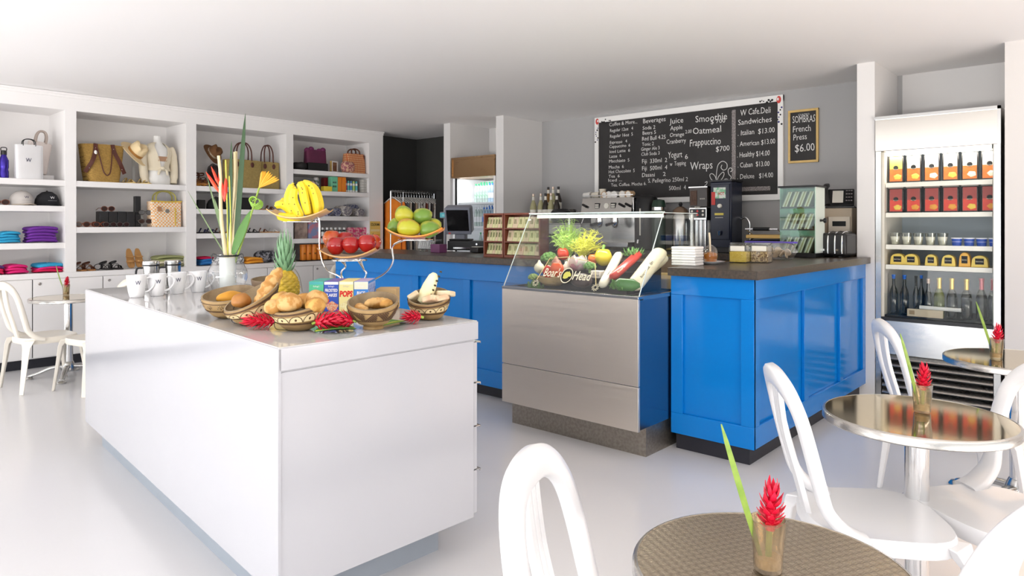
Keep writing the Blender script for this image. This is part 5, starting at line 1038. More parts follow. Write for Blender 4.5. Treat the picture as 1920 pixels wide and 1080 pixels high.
spear((442,470),(460,213),.034); spear((430,460),(434,265),.026)
spear((425,470),(388,330),.012, mat('grey_green_leaf',(.16,.24,.10),.4)); spear((422,478),(352,358),.007, mat('grey_green_leaf'), n=8); spear((424,450),(402,372),.014, mat('grey_green_leaf'))
k = MB(); k.leaf(vp(436,480), vp(470,395), .05, (0,-1,.1), n=8, bend=.03); part('leaf_blade', k, mat('fern_green',(.10,.25,.05),.45), gv)
for a, b, w_ in (((412,362),(386,322),.020),((412,350),(396,312),.018),((414,350),(411,316),.018),((422,375),(424,330),.024),((421,378),(416,340),.02)):
    k = MB(); q0, q1 = vp(*a), vp(*b); k.tube([q0, q0.lerp(q1,.35), q0.lerp(q1,.75), q1], [.004,w_*.55,w_*.4,.001], 8); part('heliconia_bract', k, HRED, gv, ang=60)
for j in range(9):
    k = MB(); q0 = vp(486,352); q1 = vp(492+4.2*j-(j%3), 316+1.6*j+abs(j-3)*1.5, dep=.006*(j%3)); k.tube([q0, q0.lerp(q1,.5), q0.lerp(q1,.85), q1], [.003,.0065,.0075,.001], 6); part('bloom_spike', k, HORG, gv, ang=60)
for j in range(7):
    a = j*.7; q = vp(478,375); rr = .020+.002*j; k = MB(); k.tube([q+Vector((rr*math.cos(t)*1.05, .01*(j-3), rr*math.sin(t)*.9-.004*j)) for t in [a+i*.35 for i in range(14)]], .0035, 6); part('green_curl', k, mat('curl_green',(.35,.62,.08),.35), gv)
# ---------------------------------------------------------------- carved gourd bowls with bread
GOUT = mat('gourd_shell', (.40,.26,.11), .5, noise=(14,.5,(.25,.15,.055)), bump=(40,.3)); GIN = mat('gourd_inside', (.33,.25,.15), .75, noise=(16,.7,(.20,.14,.08)), bump=(60,.4)); CARV = mat('carved_dark', (.09,.045,.02), .6); CARL = mat('carved_cream', (.72,.58,.32), .6)
def make_bowl(label, loc, rz, R, Hh, kind, tilt=(0,.1), dark=False):
    t = thing('gourd_bowl', label, 'bowl', loc)
    N = 36
    def rad(z): q = z/Hh; return R*(.42+.58*math.sin(min(1,q*.97+.03)*PI/2)**.75) if kind != 'foot' else R*(.40+.60*math.sin(min(1,max(0,(q-.1)/.9)*.97+.03)*PI/2)**.8)
    prof = [(0,0),(R*.38,0)]+[(rad(Hh*k/10), Hh*k/10) for k in range(1 if kind != 'foot' else 2,11)]
    if kind == 'foot': prof = [(0,0),(R*.40,0),(R*.42,Hh*.06),(R*.36,Hh*.12)]+prof[2:]
    egg = lambda p: Vector((p.x*(1+.06*p.y/R), p.y*1.04, p.z*(1+(tilt[0]*p.dot(RT)+tilt[1]*p.dot(FW))/R*min(1,p.z/(Hh*.5)))))
    part('shell', MB().lathe(prof, N, fn=egg), GOUT if not dark else mat('dark_gourd',(.16,.10,.055),.5,noise=(12,.5)), t, ang=60)
    inn = [(rad(Hh)-.0005,Hh),(rad(Hh)-.006,Hh+.001)]+[(max(.01,rad(Hh*k/10)-.006), Hh*k/10) for k in range(9,1,-1)]+[(R*.3,.018),(0,.015)]
    part('lining', MB().lathe(inn[::1], N, fn=egg), GIN, t, ang=60)
    def sp_(a, z, off=.0026): r = rad(z)+off; return egg(Vector((r*math.cos(a), r*math.sin(a), z)))
    def ribbon(pts, wd, nm, m):
        if len(pts) == 2: pts = [(pts[0][0]+(pts[1][0]-pts[0][0])*k/5, pts[0][1]+(pts[1][1]-pts[0][1])*k/5) for k in range(6)]
        mb = MB(); vs = []; fs = []
        for i, (a, z) in enumerate(pts):
            a2, z2 = pts[min(i+1,len(pts)-1)]; a1, z1 = pts[max(i-1,0)]; da, dz_ = (a2-a1)*R, z2-z1; L = math.hypot(da,dz_) or 1; na, nz = -dz_/L/R, da/L
            vs += [sp_(a+na*wd/2, z+nz*wd/2), sp_(a-na*wd/2, z-nz*wd/2)]
        for i in range(len(pts)-1): fs.append((2*i,2*i+1,2*i+3,2*i+2))
        mb.add(vs, fs); part(nm, mb, m, t, ang=0)
    def band(z, wd, m, nm='carved_line'): ribbon([(2*PI*k/40, z) for k in range(41)], wd, nm, m)
    z0, z1 = Hh*.42, Hh*.80
    if dark: return t
    if kind == 'foot':
        band(z0-.004,.004,CARV); band(z1+.003,.004,CARV)
        for k in range(12):
            a0 = 2*PI*k/12; a1 = 2*PI*(k+1)/12
            for j in range(5):
                f = j/5
                if k % 2: ribbon([(a0+(a1-a0)*f, z0),(a0+(a1-a0)*min(1,f+.75), z0+(z1-z0)*min(1,(1-f)/.75))], .0058, 'carved_hatch', CARV)
                else: ribbon([(a0+(a1-a0)*f, z1),(a0+(a1-a0)*min(1,f+.75), z1-(z1-z0)*min(1,(1-f)/.75))], .0058, 'carved_hatch', CARV)
    elif kind == 'arch':
        band(z1+.008,.009,CARV); band(z0-.006,.008,CARV); band((z0+z1)/2,.034 if Hh > .1 else .026,CARL,'carved_cream_band')
        for k in range(11):
            a0 = 2*PI*k/11; w_ = PI/11; ribbon([(a0+w_*math.cos(PI*q/8)*.95, z0+.003+(z1-z0)*.85*math.sin(PI*q/8)) for q in range(9)], .0032, 'carved_arch', CARV)
            c = [(a0+.055*math.cos(2*PI*q/8)*.08/R, (z0+z1)/2-.002+.006*math.sin(2*PI*q/8)) for q in range(8)]; mb = MB(); mb.add([sp_(a,z,.0022) for a,z in c], [tuple(range(8))]); part('carved_eye', mb, CARV, t, ang=0)
    elif kind == 'scroll':
        band(z1+.004,.004,CARV); band(z0-.004,.008,CARV)
        for k in range(13):
            a0 = 2*PI*k/13; zc = (z0+z1)/2; ribbon([(a0+(.26-.022*q)*math.cos(.75*q)*.5, zc+(z1-z0)*(.5-.042*q)*math.sin(.75*q)) for q in range(11)], .0034, 'carved_scroll', CARV)
            ribbon([(a0+(.26-.03*q)*math.cos(.75*q+.5)*.5, zc+(z1-z0)*(.5-.05*q)*math.sin(.75*q+.5)) for q in range(7)], .002, 'carved_scroll', CARL)
    return t
def bread(label, loc, rx, ry, rz_, rot, m, seed=0, cat='bread', nm='bread_roll', fn=None):
    rnd = random.Random(seed); a, b = rnd.uniform(0,6), rnd.uniform(0,6)
    f = fn or (lambda p: Vector((p.x,p.y,p.z if p.z > 0 else p.z*.7))*(1+.05*math.sin(5*p.x+a)*math.cos(4*p.y+b)))
    o = solo(nm, MB().blob((0,0,rz_*.7), rx, ry, rz_, 22, 14, f), m, label, cat, loc, ang=80); o.rotation_euler = rot; return o
CRUST = mat('bread_crust', (.46,.22,.05), .6, noise=(30,.8,(.66,.42,.17)), bump=(60,.4)); DARKB = mat('brown_roll_crust', (.30,.11,.02), .45, noise=(9,.5,(.55,.26,.06))); PALEB = mat('pale_roll_crust', (.62,.36,.10), .6, noise=(28,.8,(.42,.19,.035)), bump=(70,.4)); CORNB = mat('golden_cake', (.66,.32,.03), .55, noise=(14,.6,(.60,.26,.02)))
SPICE = mat('raisin_dark', (.20,.09,.03), .6)
def vrot(px): return math.atan2((px-960)/F_PX, 1)
b = ip(432, 598); make_bowl('carved gourd bowl with golden loaf, leftmost and lying behind another', tuple(b+Vector((.02,.05,0))), .5, .105, .100, 'scroll', (.05,.25))
bread('golden cake slice in the leftmost gourd bowl', tuple(b+Vector((.035,.065,.048))), .075,.045,.035, (0,.1,.4), CORNB, 1, 'cake', 'cake_slice')
b2 = ip(477, 609); make_bowl('carved gourd bowl holding long bread twists, tilted to the right', tuple(b2+Vector((.0,.02,.0))), .9, .098, .11, 'arch', (.36,.34))
bread('dark brown round roll in the bread twist bowl', tuple(b2+FW*.0+RT*(-.05)+Vector((0,.0,.065))), .036,.036,.034, (0,0,0), DARKB, 2)
def twist(label, pa, pb, r, m, seed):
    d = pb-pa; L = d.length; rot = d.to_track_quat('Z','Y').to_euler(); n = 26; prof = [(0,0)]+[(r*math.sin(PI*min(1,max(0,(k/n)*.92+.06)))**.5*(1+.09*math.sin(k*1.5)), L*k/n) for k in range(1,n)]+[(0,L)]
    o = solo('bread_twist', MB().lathe(prof, 20, fn=lambda q: Vector((q.x*(1+.06*math.sin(q.z*90+q.y*40)), q.y*.9, q.z))), m, label, 'bread', tuple(pa), ang=80); o.rotation_euler = rot
twist('long bread twist sticking up out of the tilted bowl', b2+RT*.0+FW*.01+Vector((0,.0,.055)), b2+RT*.075+FW*.08+Vector((0,0,.215)), .034, CRUST, 1)
twist('shorter bread twist lying right of the long one', b2+RT*.015-FW*.03+Vector((0,0,.05)), b2+RT*.075+FW*.01+Vector((0,0,.125)), .030, PALEB, 2)
b3 = ip(553, 622); make_bowl('carved gourd bowl of round rolls at the front of the island', tuple(b3+FW*.05), ANG, .094, .094, 'arch', (.15,.22))
for i, (dx_, dy_, dz_, r, m, lb) in enumerate(((-.055,-.01,.075,.040,PALEB,'pale roll with raisin swirl at the back of the round roll bowl'),(-.02,-.05,.070,.043,CRUST,'golden roll at the front of the round roll bowl'),(.055,.01,.080,.040,CRUST,'golden roll at the right of the round roll bowl'),(.015,.02,.075,.036,PALEB,'small pale roll in the middle of the round roll bowl'),(.065,-.045,.068,.034,PALEB,'pale roll at the lower right of the round roll bowl'),(-.07,-.05,.062,.034,CRUST,'brown roll at the lower left of the round roll bowl'))):
    o = bread(lb, tuple(b3+FW*.05+RT*dx_*1.1+FW*dy_*.9+Vector((0,0,dz_))), r*1.05,r*1.05,r*.95, (0,0,i), m, 10+i)
b4 = ip(697, 618); make_bowl('footed gourd bowl with dark hatched band, holding croissants', tuple(b4+FW*.03), ANG+.2, .092, .102, 'foot', (0,.25))
def croissant(label, pos, rz, s):
    pts = [Vector((.075*math.cos(a)*s, .06*math.sin(a)*s-.03*s, .0)) for a in [PI*(.05+.9*k/14) for k in range(15)]]; rr = [s*.034*(.35+.65*math.sin(PI*(k+.6)/15.2))*(1+.10*(k%2)) for k in range(15)]
    o = solo('croissant', MB().tube(pts, rr, 14), CRUST, label, 'pastry', tuple(pos), rz, ang=80)
croissant('croissant at the left in the hatched bowl', b4+FW*.03+RT*-.035+FW*.0+Vector((0,0,.074)), ANG+.3, .55); croissant('croissant standing proud in the middle of the hatched bowl', b4+FW*.03+RT*.015+FW*.02+Vector((0,0,.090)), ANG-1.2, .60); bread('small pale bun at the right of the hatched bowl', tuple(b4+FW*.03+RT*.048+FW*-.005+Vector((0,0,.075))), .026,.022,.020, (0,0,0), PALEB, 31)
b5 = ip(803, 601); make_bowl('carved gourd bowl of cut banana and fruit, rightmost on the island', tuple(b5+FW*.04), ANG, .084, .094, 'arch', (.04,.30))
MELON = mat('pale_fruit_flesh', (.88,.80,.46), .4, noise=(14,.4,(.90,.86,.66)), sss=.1); NICK = mat('dark_seed', (.05,.04,.02), .5)
q0 = b5+FW*.03+RT*-.03+Vector((0,0,.06)); q1 = b5+FW*.06+RT*.02+Vector((0,0,.185)); d = q1-q0; t = thing('fruit_stick', 'tall pale peeled fruit stick with dark nicks in the rightmost bowl', 'fruit', tuple(q0)); t.rotation_euler = d.to_track_quat('Z','Y').to_euler(); L = d.length
part('flesh', MB().lathe([(0,0),(.024,.01),(.030,.05),(.028,L*.6),(.020,L*.9),(.010,L),(0,L+.002)], 16), MELON, t, ang=60)
Rinv = t.rotation_euler.to_matrix().inverted()
for i in range(7):
    v = Rinv @ (CAM-q0); a = math.atan2(v.y,v.x)+.75; part('nick', MB().blob((.0285*math.cos(a),.0285*math.sin(a),.03+i*.02), .006,.006,.004, 8, 6), NICK, t)
for i, (a_, b_, c_, s_) in enumerate(((-.055,.0,.08,.9),(.045,-.03,.075,1.0),(.06,.02,.09,.9),(.02,-.045,.072,.8))):
    m = MB(); m.slab([(-.045,-.02,0),(.045,-.02,0),(.03,.02,0),(-.02,.025,0)], (0,.006,.022)); solo('fruit_wedge', m, mat('fruit_wedge_%d' % (i%2), ((.86,.78,.56),(.84,.66,.44))[i%2], .5, noise=(20,.5,((.70,.45,.22),(.45,.14,.05))[i%2])), ['pale fruit wedge at the left of the rightmost bowl','fruit wedge with brown skin at the front of the rightmost bowl','fruit wedge at the right edge of the rightmost bowl','small fruit wedge below the peeled stick in the rightmost bowl'][i], 'fruit', tuple(b5+FW*(.04+b_)+RT*a_+Vector((0,0,c_))), ANG+i*.8, bevel=.005).rotation_euler = (.3*i-.4,.5-.25*i,ANG+i*.8)
b6 = ip(500, 560); make_bowl('dark plain bowl behind the bread twists', tuple(b6+FW*.06), 0, .095, .10, 'arch', dark=True)
# tie strings on two bowls
STR = mat('dark_string',(.06,.06,.06),.7)
for px, py, lb, sx in ((440,606,'dark string loop hanging from the bread twist bowl',1),(521,618,'dark string loop hanging from the round roll bowl',1)):
    q = ip(px,py); solo('string_loop', MB().tube(catmull([q+RT*.0+Vector((0,0,.07))-q, RT*-.012+Vector((0,0,.03)), RT*-.008+Vector((0,0,.004)), RT*.03-FW*.03+Vector((0,0,.004)), RT*.055-FW*.01+Vector((0,0,.004)), RT*.03+Vector((0,0,.035))], 5), .0014, 6), STR, lb, 'string', tuple(q))
# ---------------------------------------------------------------- pineapple
p = ip(534, 574); pn = thing('pineapple', 'ripe yellow pineapple with tall green crown standing on the island', 'pineapple', tuple(p)); Hp, Rp = .168, .066
vs = []; fs = []; nu, nv = 72, 60
for j in range(nv+1):
    q = j/nv; r0 = Rp*(math.sin(PI*(q*.90+.07))**.45)
    for i in range(nu):
        a = 2*PI*i/nu; u = a/(2*PI)*11; v = q*7; s1 = (u+v)%1.0; s2 = (u-v)%1.0; bmp = min(min(s1,1-s1),min(s2,1-s2))*2; r = r0*(1+.15*(bmp**.55)-.06); vs.append((r*math.cos(a), r*math.sin(a), .004+Hp*q))
for j in range(nv):
    for i in range(nu): fs.append((j*nu+i, j*nu+(i+1)%nu, (j+1)*nu+(i+1)%nu, (j+1)*nu+i))
fs.append(tuple(range(nu-1,-1,-1))); fs.append(tuple(range(nv*nu,(nv+1)*nu))); mb = MB().add(vs, fs)
part('fruit', mb, mat('pineapple_skin',(.66,.44,.035),.45,noise=(30,.6,(.34,.22,.02))), pn, ang=80)
CRN = mat('pineapple_crown',(.22,.40,.22),.4,noise=(10,.4,(.10,.24,.10))); rnd = random.Random(4)
for k in range(46):
    t_ = k/45; a = k*2.39996; el = .75+.78*t_**.8; L = .055+.10*t_; base = Vector((.022*math.cos(a)*(1-t_*.6), .022*math.sin(a)*(1-t_*.6), Hp-.012+.065*t_)); tip = base+Vector((math.cos(a)*math.cos(el)*L*.75, math.sin(a)*math.cos(el)*L*.75, math.sin(el)*L*.95)); k_ = MB(); k_.leaf(base, tip, .030*(1-.3*t_), (-math.cos(a)*.8,-math.sin(a)*.8,.6), n=5, bend=-.06, shape=lambda q: (1-q)**.7*.95+.03, thick=.0015); part('crown_leaf', k_, CRN, pn, ang=30)
# ---------------------------------------------------------------- cereal boxes
f0 = at(579,584,z=ZT_+.012); f1 = at(691,583.5,z=ZT_+.012); fx = (f1-f0); BWd = fx.length/4; fx.normalize(); fy = Vector((-fx.y, fx.x, 0)); rzc = math.atan2(fx.y, fx.x)
tr = thing('cereal_tray', 'shallow brown tray under the small cereal boxes', 'tray', (f0.x,f0.y,ZT_), rzc); part('tray_floor', MB().box(-.012,BWd*4+.012,-.012,.20,0,.011), mat('tray_brown',(.30,.23,.17),.5), tr, bevel=.003)
BH, BD = .128, .036
kinds = [('green','green cereal box',(.10,.55,.30),(.05,.42,.36)),('blue','blue cereal box',(.04,.10,.52),(.16,.13,.42)),('yellow','yellow cereal box',(.90,.80,.36),(.86,.74,.30)),('pale blue','pale blue cereal box',(.06,.26,.72),(.48,.40,.62))]
CREAMC = mat('cream_print',(.90,.84,.68),.4); REDT = mat('red_print',(.75,.03,.03),.4); BLKT = BLACKM; WHT = mat('white_print',(.92,.92,.93),.4)
for c in range(4):
    for r in range(5):
        nm_, base_l, colr, topc = kinds[c]
        lb = base_l+(' at the front of the cereal tray' if r == 0 else ', %s row back in the cereal tray' % ['','second','third','fourth','last'][r])
        o = f0+fx*(BWd*c+.001)+fy*(r*(BD+.001)); t = thing('cereal_box', lb, 'cereal box', (o.x,o.y,ZT_+.0115), rzc, 'cereal boxes')
        w_ = BWd-.002; part('carton', MB().box(0,w_,0,BD,0,BH), mat('carton_'+nm_.replace(' ','_'), colr, .35), t, bevel=.0008)
        part('top_flap', MB().box(.001,w_-.001,.001,BD-.001,BH,BH+.0006), mat('cartontop_'+nm_.replace(' ','_'), topc, .4), t)
        if c == 3: 
            for q in range(4): part('side_print', MB().box(w_,w_+.0006,.004+.008*q,.008+.008*q,.02,BH-.01), mat('side_print_white',(.7,.72,.85),.5,noise=(60,.8,(.05,.12,.45))), t)
        if r: continue
        def tx(s, z, size, fit, m, dx_=0, bold=.02, sh=.1): text('brand_print', s, size, (w_/2+dx_, -.0006, z), (1,0,0), (0,0,1), m, t, 'C', fit=fit, bold=bold, shear=sh)
        def blot(cx, cz, rx_, rz2, m, nm2='picture_print', n=16, wv=.15):
            mb = MB(); mb.add([(cx+rx_*math.cos(a)*(1+wv*math.sin(5*a)), -.0004, cz+rz2*math.sin(a)*(1+wv*math.cos(4*a))) for a in [2*PI*k/n for k in range(n)]][::1], [tuple(range(n))]); part(nm2, mb, m, t, ang=0)
        tx("Kellogg's", BH*.82, .009, .026, WHT if c != 2 else mat('grey_print',(.6,.55,.5),.5), bold=.0)
        part('top_band', MB().box(.001,w_-.001,-.0005,0,BH*.90,BH*.99), WHT if c == 1 else (mat('teal_print',(.08,.45,.45),.4) if c == 0 else CREAMC), t)
        if c == 0: tx('APPLE', BH*.60, .017, .046, BLKT); tx('JACKS', BH*.42, .026, .056, WHT, bold=.05); blot(w_*.5, BH*.18, .024, .014, mat('cereal_orange_print',(.72,.35,.10),.5,noise=(120,.8,(.35,.5,.1))))
        if c == 1: tx('FROSTED', BH*.66, .018, .054, WHT, bold=.03); tx('FLAKES', BH*.50, .018, .050, WHT, bold=.03); blot(w_*.55, BH*.17, .026, .020, mat('flake_print',(.80,.55,.35),.5,noise=(140,.8,(.75,.15,.08)))); blot(w_*.2, BH*.36, .010, .012, REDT)
        if c == 2: tx('POPS', BH*.50, .034, .056, REDT, bold=.05); blot(w_*.5, BH*.18, .026, .020, mat('pops_print',(.92,.86,.52),.5,noise=(120,.7,(.80,.66,.25))))
        if c == 3: part('cream_band', MB().box(.001,w_-.001,-.0004,0,BH*.74,BH*.905), CREAMC, t); tx('RICE', BH*.56, .020, .036, WHT, bold=.03); tx('KRISPIES', BH*.40, .018, .056, WHT, bold=.02); blot(w_*.5, BH*.16, .024, .016, CREAMC)
# cardboard box behind
q = at(734,578,z=ZT_); solo('cardboard_box', MB().box(-.055,.055,-.045,.045,0,.095), mat('kraft_card',(.56,.38,.18),.7,noise=(10,.2)), 'small brown cardboard box behind the hatched bowl', 'box', (q.x-.02,q.y-.0,ZT_), ANG, bevel=.002)
# ---------------------------------------------------------------- three tier fruit stand
c0_ = at(660,566,z=ZT_); sc = Vector((c0_.x+.0, c0_.y+.02, 0)); sdep = sc.dot(FW)
fs_ = thing('fruit_stand', 'curved steel wire fruit stand with three leaf shaped trays', 'fruit stand', (sc.x,sc.y,ZT_), ANG-PI/2)    # local +x photo right, +y away
WIRES = mat('bright_steel_wire',(.80,.79,.77),.15,1.0); WOODT = mat('polished_wood_tray',(.66,.36,.12),.35,noise=(5,.4,(.50,.24,.07)),stretch=(1,6,6),coat=.3); ORT = mat('orange_tray',(.85,.28,.03),.35,coat=.2); TANT = mat('tan_tray',(.68,.42,.16),.4,noise=(5,.4,(.76,.54,.26)),coat=.2)
lat0 = sc.dot(RT)
def sl(px, py, dep=0.0): d = sdep+dep; return Vector(((px-960)/F_PX*d-lat0, dep, CAMH+(HOR-py)/F_PX*d-ZT_))
T_B, T_A, T_M = sl(563,412), sl(655,484,-.02), sl(779,446)
def leaf_tray(c, L, W, m, nm):
    nu, nv = 16, 8; top = []; 
    for i in range(nu+1):
        u = -1+2*i/nu
        for j in range(nv+1):
            v = -1+2*j/nv; x = u*L/2; y = v*W/2*(1-.35*abs(u)**3); z = .045*abs(u)**2.2*(L/.3)+.012*v*v; top.append(Vector((c.x+x, c.y+y, c.z+z)))
    n = len(top); vs = top+[q-Vector((0,0,.006)) for q in top]; fs = []; w1 = nv+1
    for i in range(nu):
        for j in range(nv):
            a = i*w1+j; fs.append((a,a+w1,a+w1+1,a+1)); fs.append((n+a,n+a+1,n+a+w1+1,n+a+w1))
    for i in range(nu): a = i*w1; fs.append((a,n+a,n+a+w1,a+w1)); a = i*w1+nv; fs.append((a,a+w1,n+a+w1,n+a))
    for j in range(nv): fs.append((j,j+1,n+j+1,n+j)); a = nu*w1+j; fs.append((a,n+a,n+a+1,a+1))
    part(nm, MB().add(vs, fs), m, fs_, ang=60)
leaf_tray(T_B, .295, .20, TANT, 'banana_tray'); leaf_tray(T_A, .285, .20, WOODT, 'apple_tray'); leaf_tray(T_M, .28, .20, ORT, 'mango_tray')
for T_ in (T_B, T_A, T_M):
    for y in (-.05,.05): part('tray_ring', MB().tube([Vector((T_.x+.085*math.cos(a), T_.y+.07*math.sin(a), T_.z-.010)) for a in [2*PI*k/24 for k in range(24)]], .0035, 6, closed=True), WIRES, fs_) if y < 0 else None
BASEY = 0.0
def arm(pts): part('wire_arm', MB().tube(catmull(pts, 7), .0042, 8), WIRES, fs_)
for y in (-.03,.03):
    arm([Vector((T_B.x+.06,y*1.5,T_B.z-.012)), sl(598,410,y), sl(600,470,y), sl(612,505,y), sl(640,522,y), Vector((0,y,.012))])
    arm([Vector((T_M.x-.06,y*1.5,T_M.z-.012)), sl(736,462,y), sl(737,490,y), sl(722,512,y), sl(690,532,y), Vector((.02,y,.012))])
    arm([Vector((T_A.x-.035,T_A.y+y,T_A.z-.012)), sl(648,500,y), sl(640,514,y), Vector((-.01,y,.02))]); arm([Vector((T_A.x+.05,T_A.y+y,T_A.z-.012)), sl(682,505,y), sl(686,518,y), Vector((.02,y,.02))])
part('base_ring', MB().tube([Vector((.09*math.cos(a), .09*math.sin(a), .0045)) for a in [2*PI*k/32 for k in range(32)]], .0045, 8, closed=True), WIRES, fs_); part('base_bar', MB().tube([(-.09,0,.0045),(.09,0,.0045)], .0045, 8), WIRES, fs_); part('base_bar', MB().tube([(0,-.09,.0045),(0,.09,.0045)], .0045, 8), WIRES, fs_)
Mst = Matrix.Translation((sc.x,sc.y,ZT_)) @ Matrix.Rotation(ANG-PI/2,4,'Z')
def wpos(v): return Mst @ Vector(v)
# bananas
BAN = mat('banana_skin',(.86,.66,.03),.4,noise=(26,.22,(.74,.58,.05))); BROWN = mat('banana_tip',(.20,.13,.04),.6)
def banana(label, pts, r, i):
    P0 = wpos(pts[0]); loc = [wpos(q)-P0 for q in pts]; c = catmull(loc, 6); n = len(c); rr = [r*(.28+.72*math.sin(PI*min(1,max(.0,.06+.88*k/(n-1))))**.45) for k in range(n)]; rr[0] = r*.25; rr[-1] = r*.22
    t = thing('banana', label, 'banana', tuple(P0), 0, 'bananas on the fruit stand'); part('fruit', MB().tube(c, rr, 7), BAN, t, ang=38); part('tip', MB().tube([c[-2],c[-1],c[-1]+(c[-1]-c[-2])*.5], [r*.26,r*.28,r*.18], 7), BROWN, t); part('stalk', MB().tube([c[1],c[0],c[0]+(c[0]-c[1])*.8], [r*.3,r*.3,r*.26], 7), mat('banana_stalk',(.55,.48,.06),.5), t)
    rnd = random.Random(i)
    for k in range(4): q = c[rnd.randrange(5,n-5)]; vdir = (CAM-P0-q).normalized(); part('spot', MB().blob(tuple(q+vdir*r*.93+Vector((rnd.uniform(-.004,.004),0,rnd.uniform(-.004,.004)))), .0028,.0028,.0035, 6, 4), BROWN, t)
bset = [([(549,345),(541,372),(547,398),(560,405)],-.03,'banana, tall one at the left of the bunch'),([(560,342),(566,352),(572,380),(578,404)],-.045,'banana, front one in the centre of the bunch'),([(566,343),(582,350),(592,376),(594,402)],-.02,'banana, at the right centre of the bunch'),([(575,345),(590,356),(599,385),(596,400)],.02,'banana, outermost on the right of the bunch'),([(553,352),(550,375),(560,400),(566,408)],-.06,'banana, low front one left of centre'),([(516,386),(530,384),(548,396),(556,404)],-.02,'banana, lying to the left with its stalk outward'),([(520,405),(538,408),(556,408),(566,406)],-.055,'banana, lying flat along the front of the tray'),([(530,372),(536,385),(548,398),(558,403)],.03,'banana, behind at the left of the bunch'),([(560,350),(572,362),(582,385),(582,405)],.04,'banana, behind at the back of the bunch')]
for i, (ps, dep, lb) in enumerate(bset): banana(lb, [sl(*q, dep=dep+.004*k) for k, q in enumerate(ps)], .0235, i)
# apples
APP = mat('red_apple',(.30,.004,.009),.16,noise=(9,.4,(.42,.03,.012)),coat=.4,stretch=(2,2,.6)); APO = mat('orange_red_apple',(.46,.04,.015),.18,noise=(9,.6,(.52,.16,.03)),coat=.4,stretch=(2,2,.6))
def apple(label, px, py, dep, r, m):
    p = wpos(sl(px,py,dep)); t = thing('apple', label, 'apple', tuple(p-Vector((0,0,r*.92))))
    part('fruit', MB().blob((0,0,r*.92), r,r,r*1.08, 24, 16, lambda q: Vector((q.x*(1-.22*max(0,-q.z)), q.y*(1-.22*max(0,-q.z)), q.z-(.28*math.exp(-(q.x**2+q.y**2)*9) if q.z > 0 else -.15*math.exp(-(q.x**2+q.y**2)*9))))), m, t, ang=80); part('stalk', MB().tube([(0,0,r*1.55),(.002,0,r*1.85),(.006,0,r*2.0)], .0018, 6), BROWN, t)
for a in ((630,461,-.045,.046,APP,'dark red apple at the front left of the apple tray'),(658,459,-.055,.044,APP,'dark red apple at the front centre of the apple tray'),(688,456,-.045,.046,APP,'red apple with orange blush at the front right of the tray'),(622,448,.03,.046,APO,'orange streaked apple at the back left of the tray'),(648,450,.04,.044,APP,'red apple hidden behind the front pair'),(698,455,.035,.045,APO,'orange-red apple at the back right of the tray')): apple(a[5], *a[:5])
MGO = mat('green_mango',(.13,.24,.03),.35,noise=(9,.8,(.34,.34,.03)),coat=.1); MGY = mat('yellow_mango',(.40,.38,.025),.35,noise=(11,.85,(.17,.26,.025)),coat=.1); MGR = mat('blush_mango',(.42,.42,.025),.35,noise=(9,.8,(.42,.18,.03)),coat=.1)
def mango(label, px, py, dep, rx, rz2, m, tilt):
    p = wpos(sl(px,py,dep)); t = thing('mango', label, 'mango', tuple(p), ANG-PI/2); part('fruit', MB().blob((0,0,0), rx,rx*.85,rz2, 24, 14, lambda q: Vector((q.x+.10*q.x*q.x, q.y, q.z*(1-.12*q.x)))), m, t, ang=80); t.rotation_euler = (0,tilt,ANG-PI/2); part('stem_scar', MB().blob((rx*1.06,0,.0), .004,.005,.005, 8, 6), BROWN, t)
for a in ((765,427,-.05,.060,.046,MGR,.15,'large yellow mango with red blush at the front centre'),(804,430,-.04,.052,.043,MGO,-.1,'green mango at the front right of the mango tray'),(742,425,.02,.044,.044,MGO,.5,'dark green mango at the far left of the mango tray'),(757,402,.0,.048,.043,MGY,.3,'yellow-green mango on top at the left'),(791,406,.01,.049,.043,MGO,-.35,'green mango with reddish shoulder on top at the right'),(812,424,.05,.04,.042,MGY,-.4,'pale green mango at the back right of the mango tray')): mango(a[7], *a[:7])
# ---------------------------------------------------------------- ginger flowers and leaves on the island
LEAFG = mat('broad_leaf_green',(.09,.28,.035),.35,noise=(8,.35))
def lying(label, px, py, ang, L, R, seed, n=60):
    q = ip(px,py); t = thing('ginger_flower', label, 'flower', tuple(q+Vector((0,0,R*.95))), ANG-PI/2+ang); m = MB(); bracts(m, (-L/2,0,0), (1,0,.05), L, R, n, seed, wf=.62); part('flower_head', m, REDG, t, ang=30); part('stem', MB().tube([(-L/2-.012,0,-.004),(-L/2,0,0)], .005, 8), GRN2, t)
lying('red ginger flower lying at the left between two gourd bowls', 487, 618, PI+.25, .105, .030, 21); lying('red ginger flower, left of a pair on the green leaf', 613, 620, .55, .085, .034, 22); lying('red ginger flower, right of a pair on the green leaf', 642, 617, PI-.2, .085, .034, 23); lying('red ginger flower lying before the rightmost bowl', 774, 607, PI+.3, .06, .027, 24)
def fleaf(label, px0, py0, px1, py1, wd): 
    a, b_ = ip(px0,py0), ip(px1,py1); m = MB(); m.leaf(Vector((0,0,.004)), (b_-a)+Vector((0,0,.004)), wd, (0,0,1), n=10, bend=.01, thick=.0015); t = thing('banana_leaf', label, 'leaf', tuple(a)); part('blade', m, LEAFG, t); part('midrib', MB().tube([Vector((-.0,0,.006)), (b_-a)*.5+Vector((0,0,.009)), (b_-a)*.98+Vector((0,0,.006))], .0022, 6), YST, t)
fleaf('dark green leaf under the pair of red flowers', 666, 619, 590, 624, .13); fleaf('dark green leaf behind the hatched bowl foot', 710, 614, 757, 604, .10)
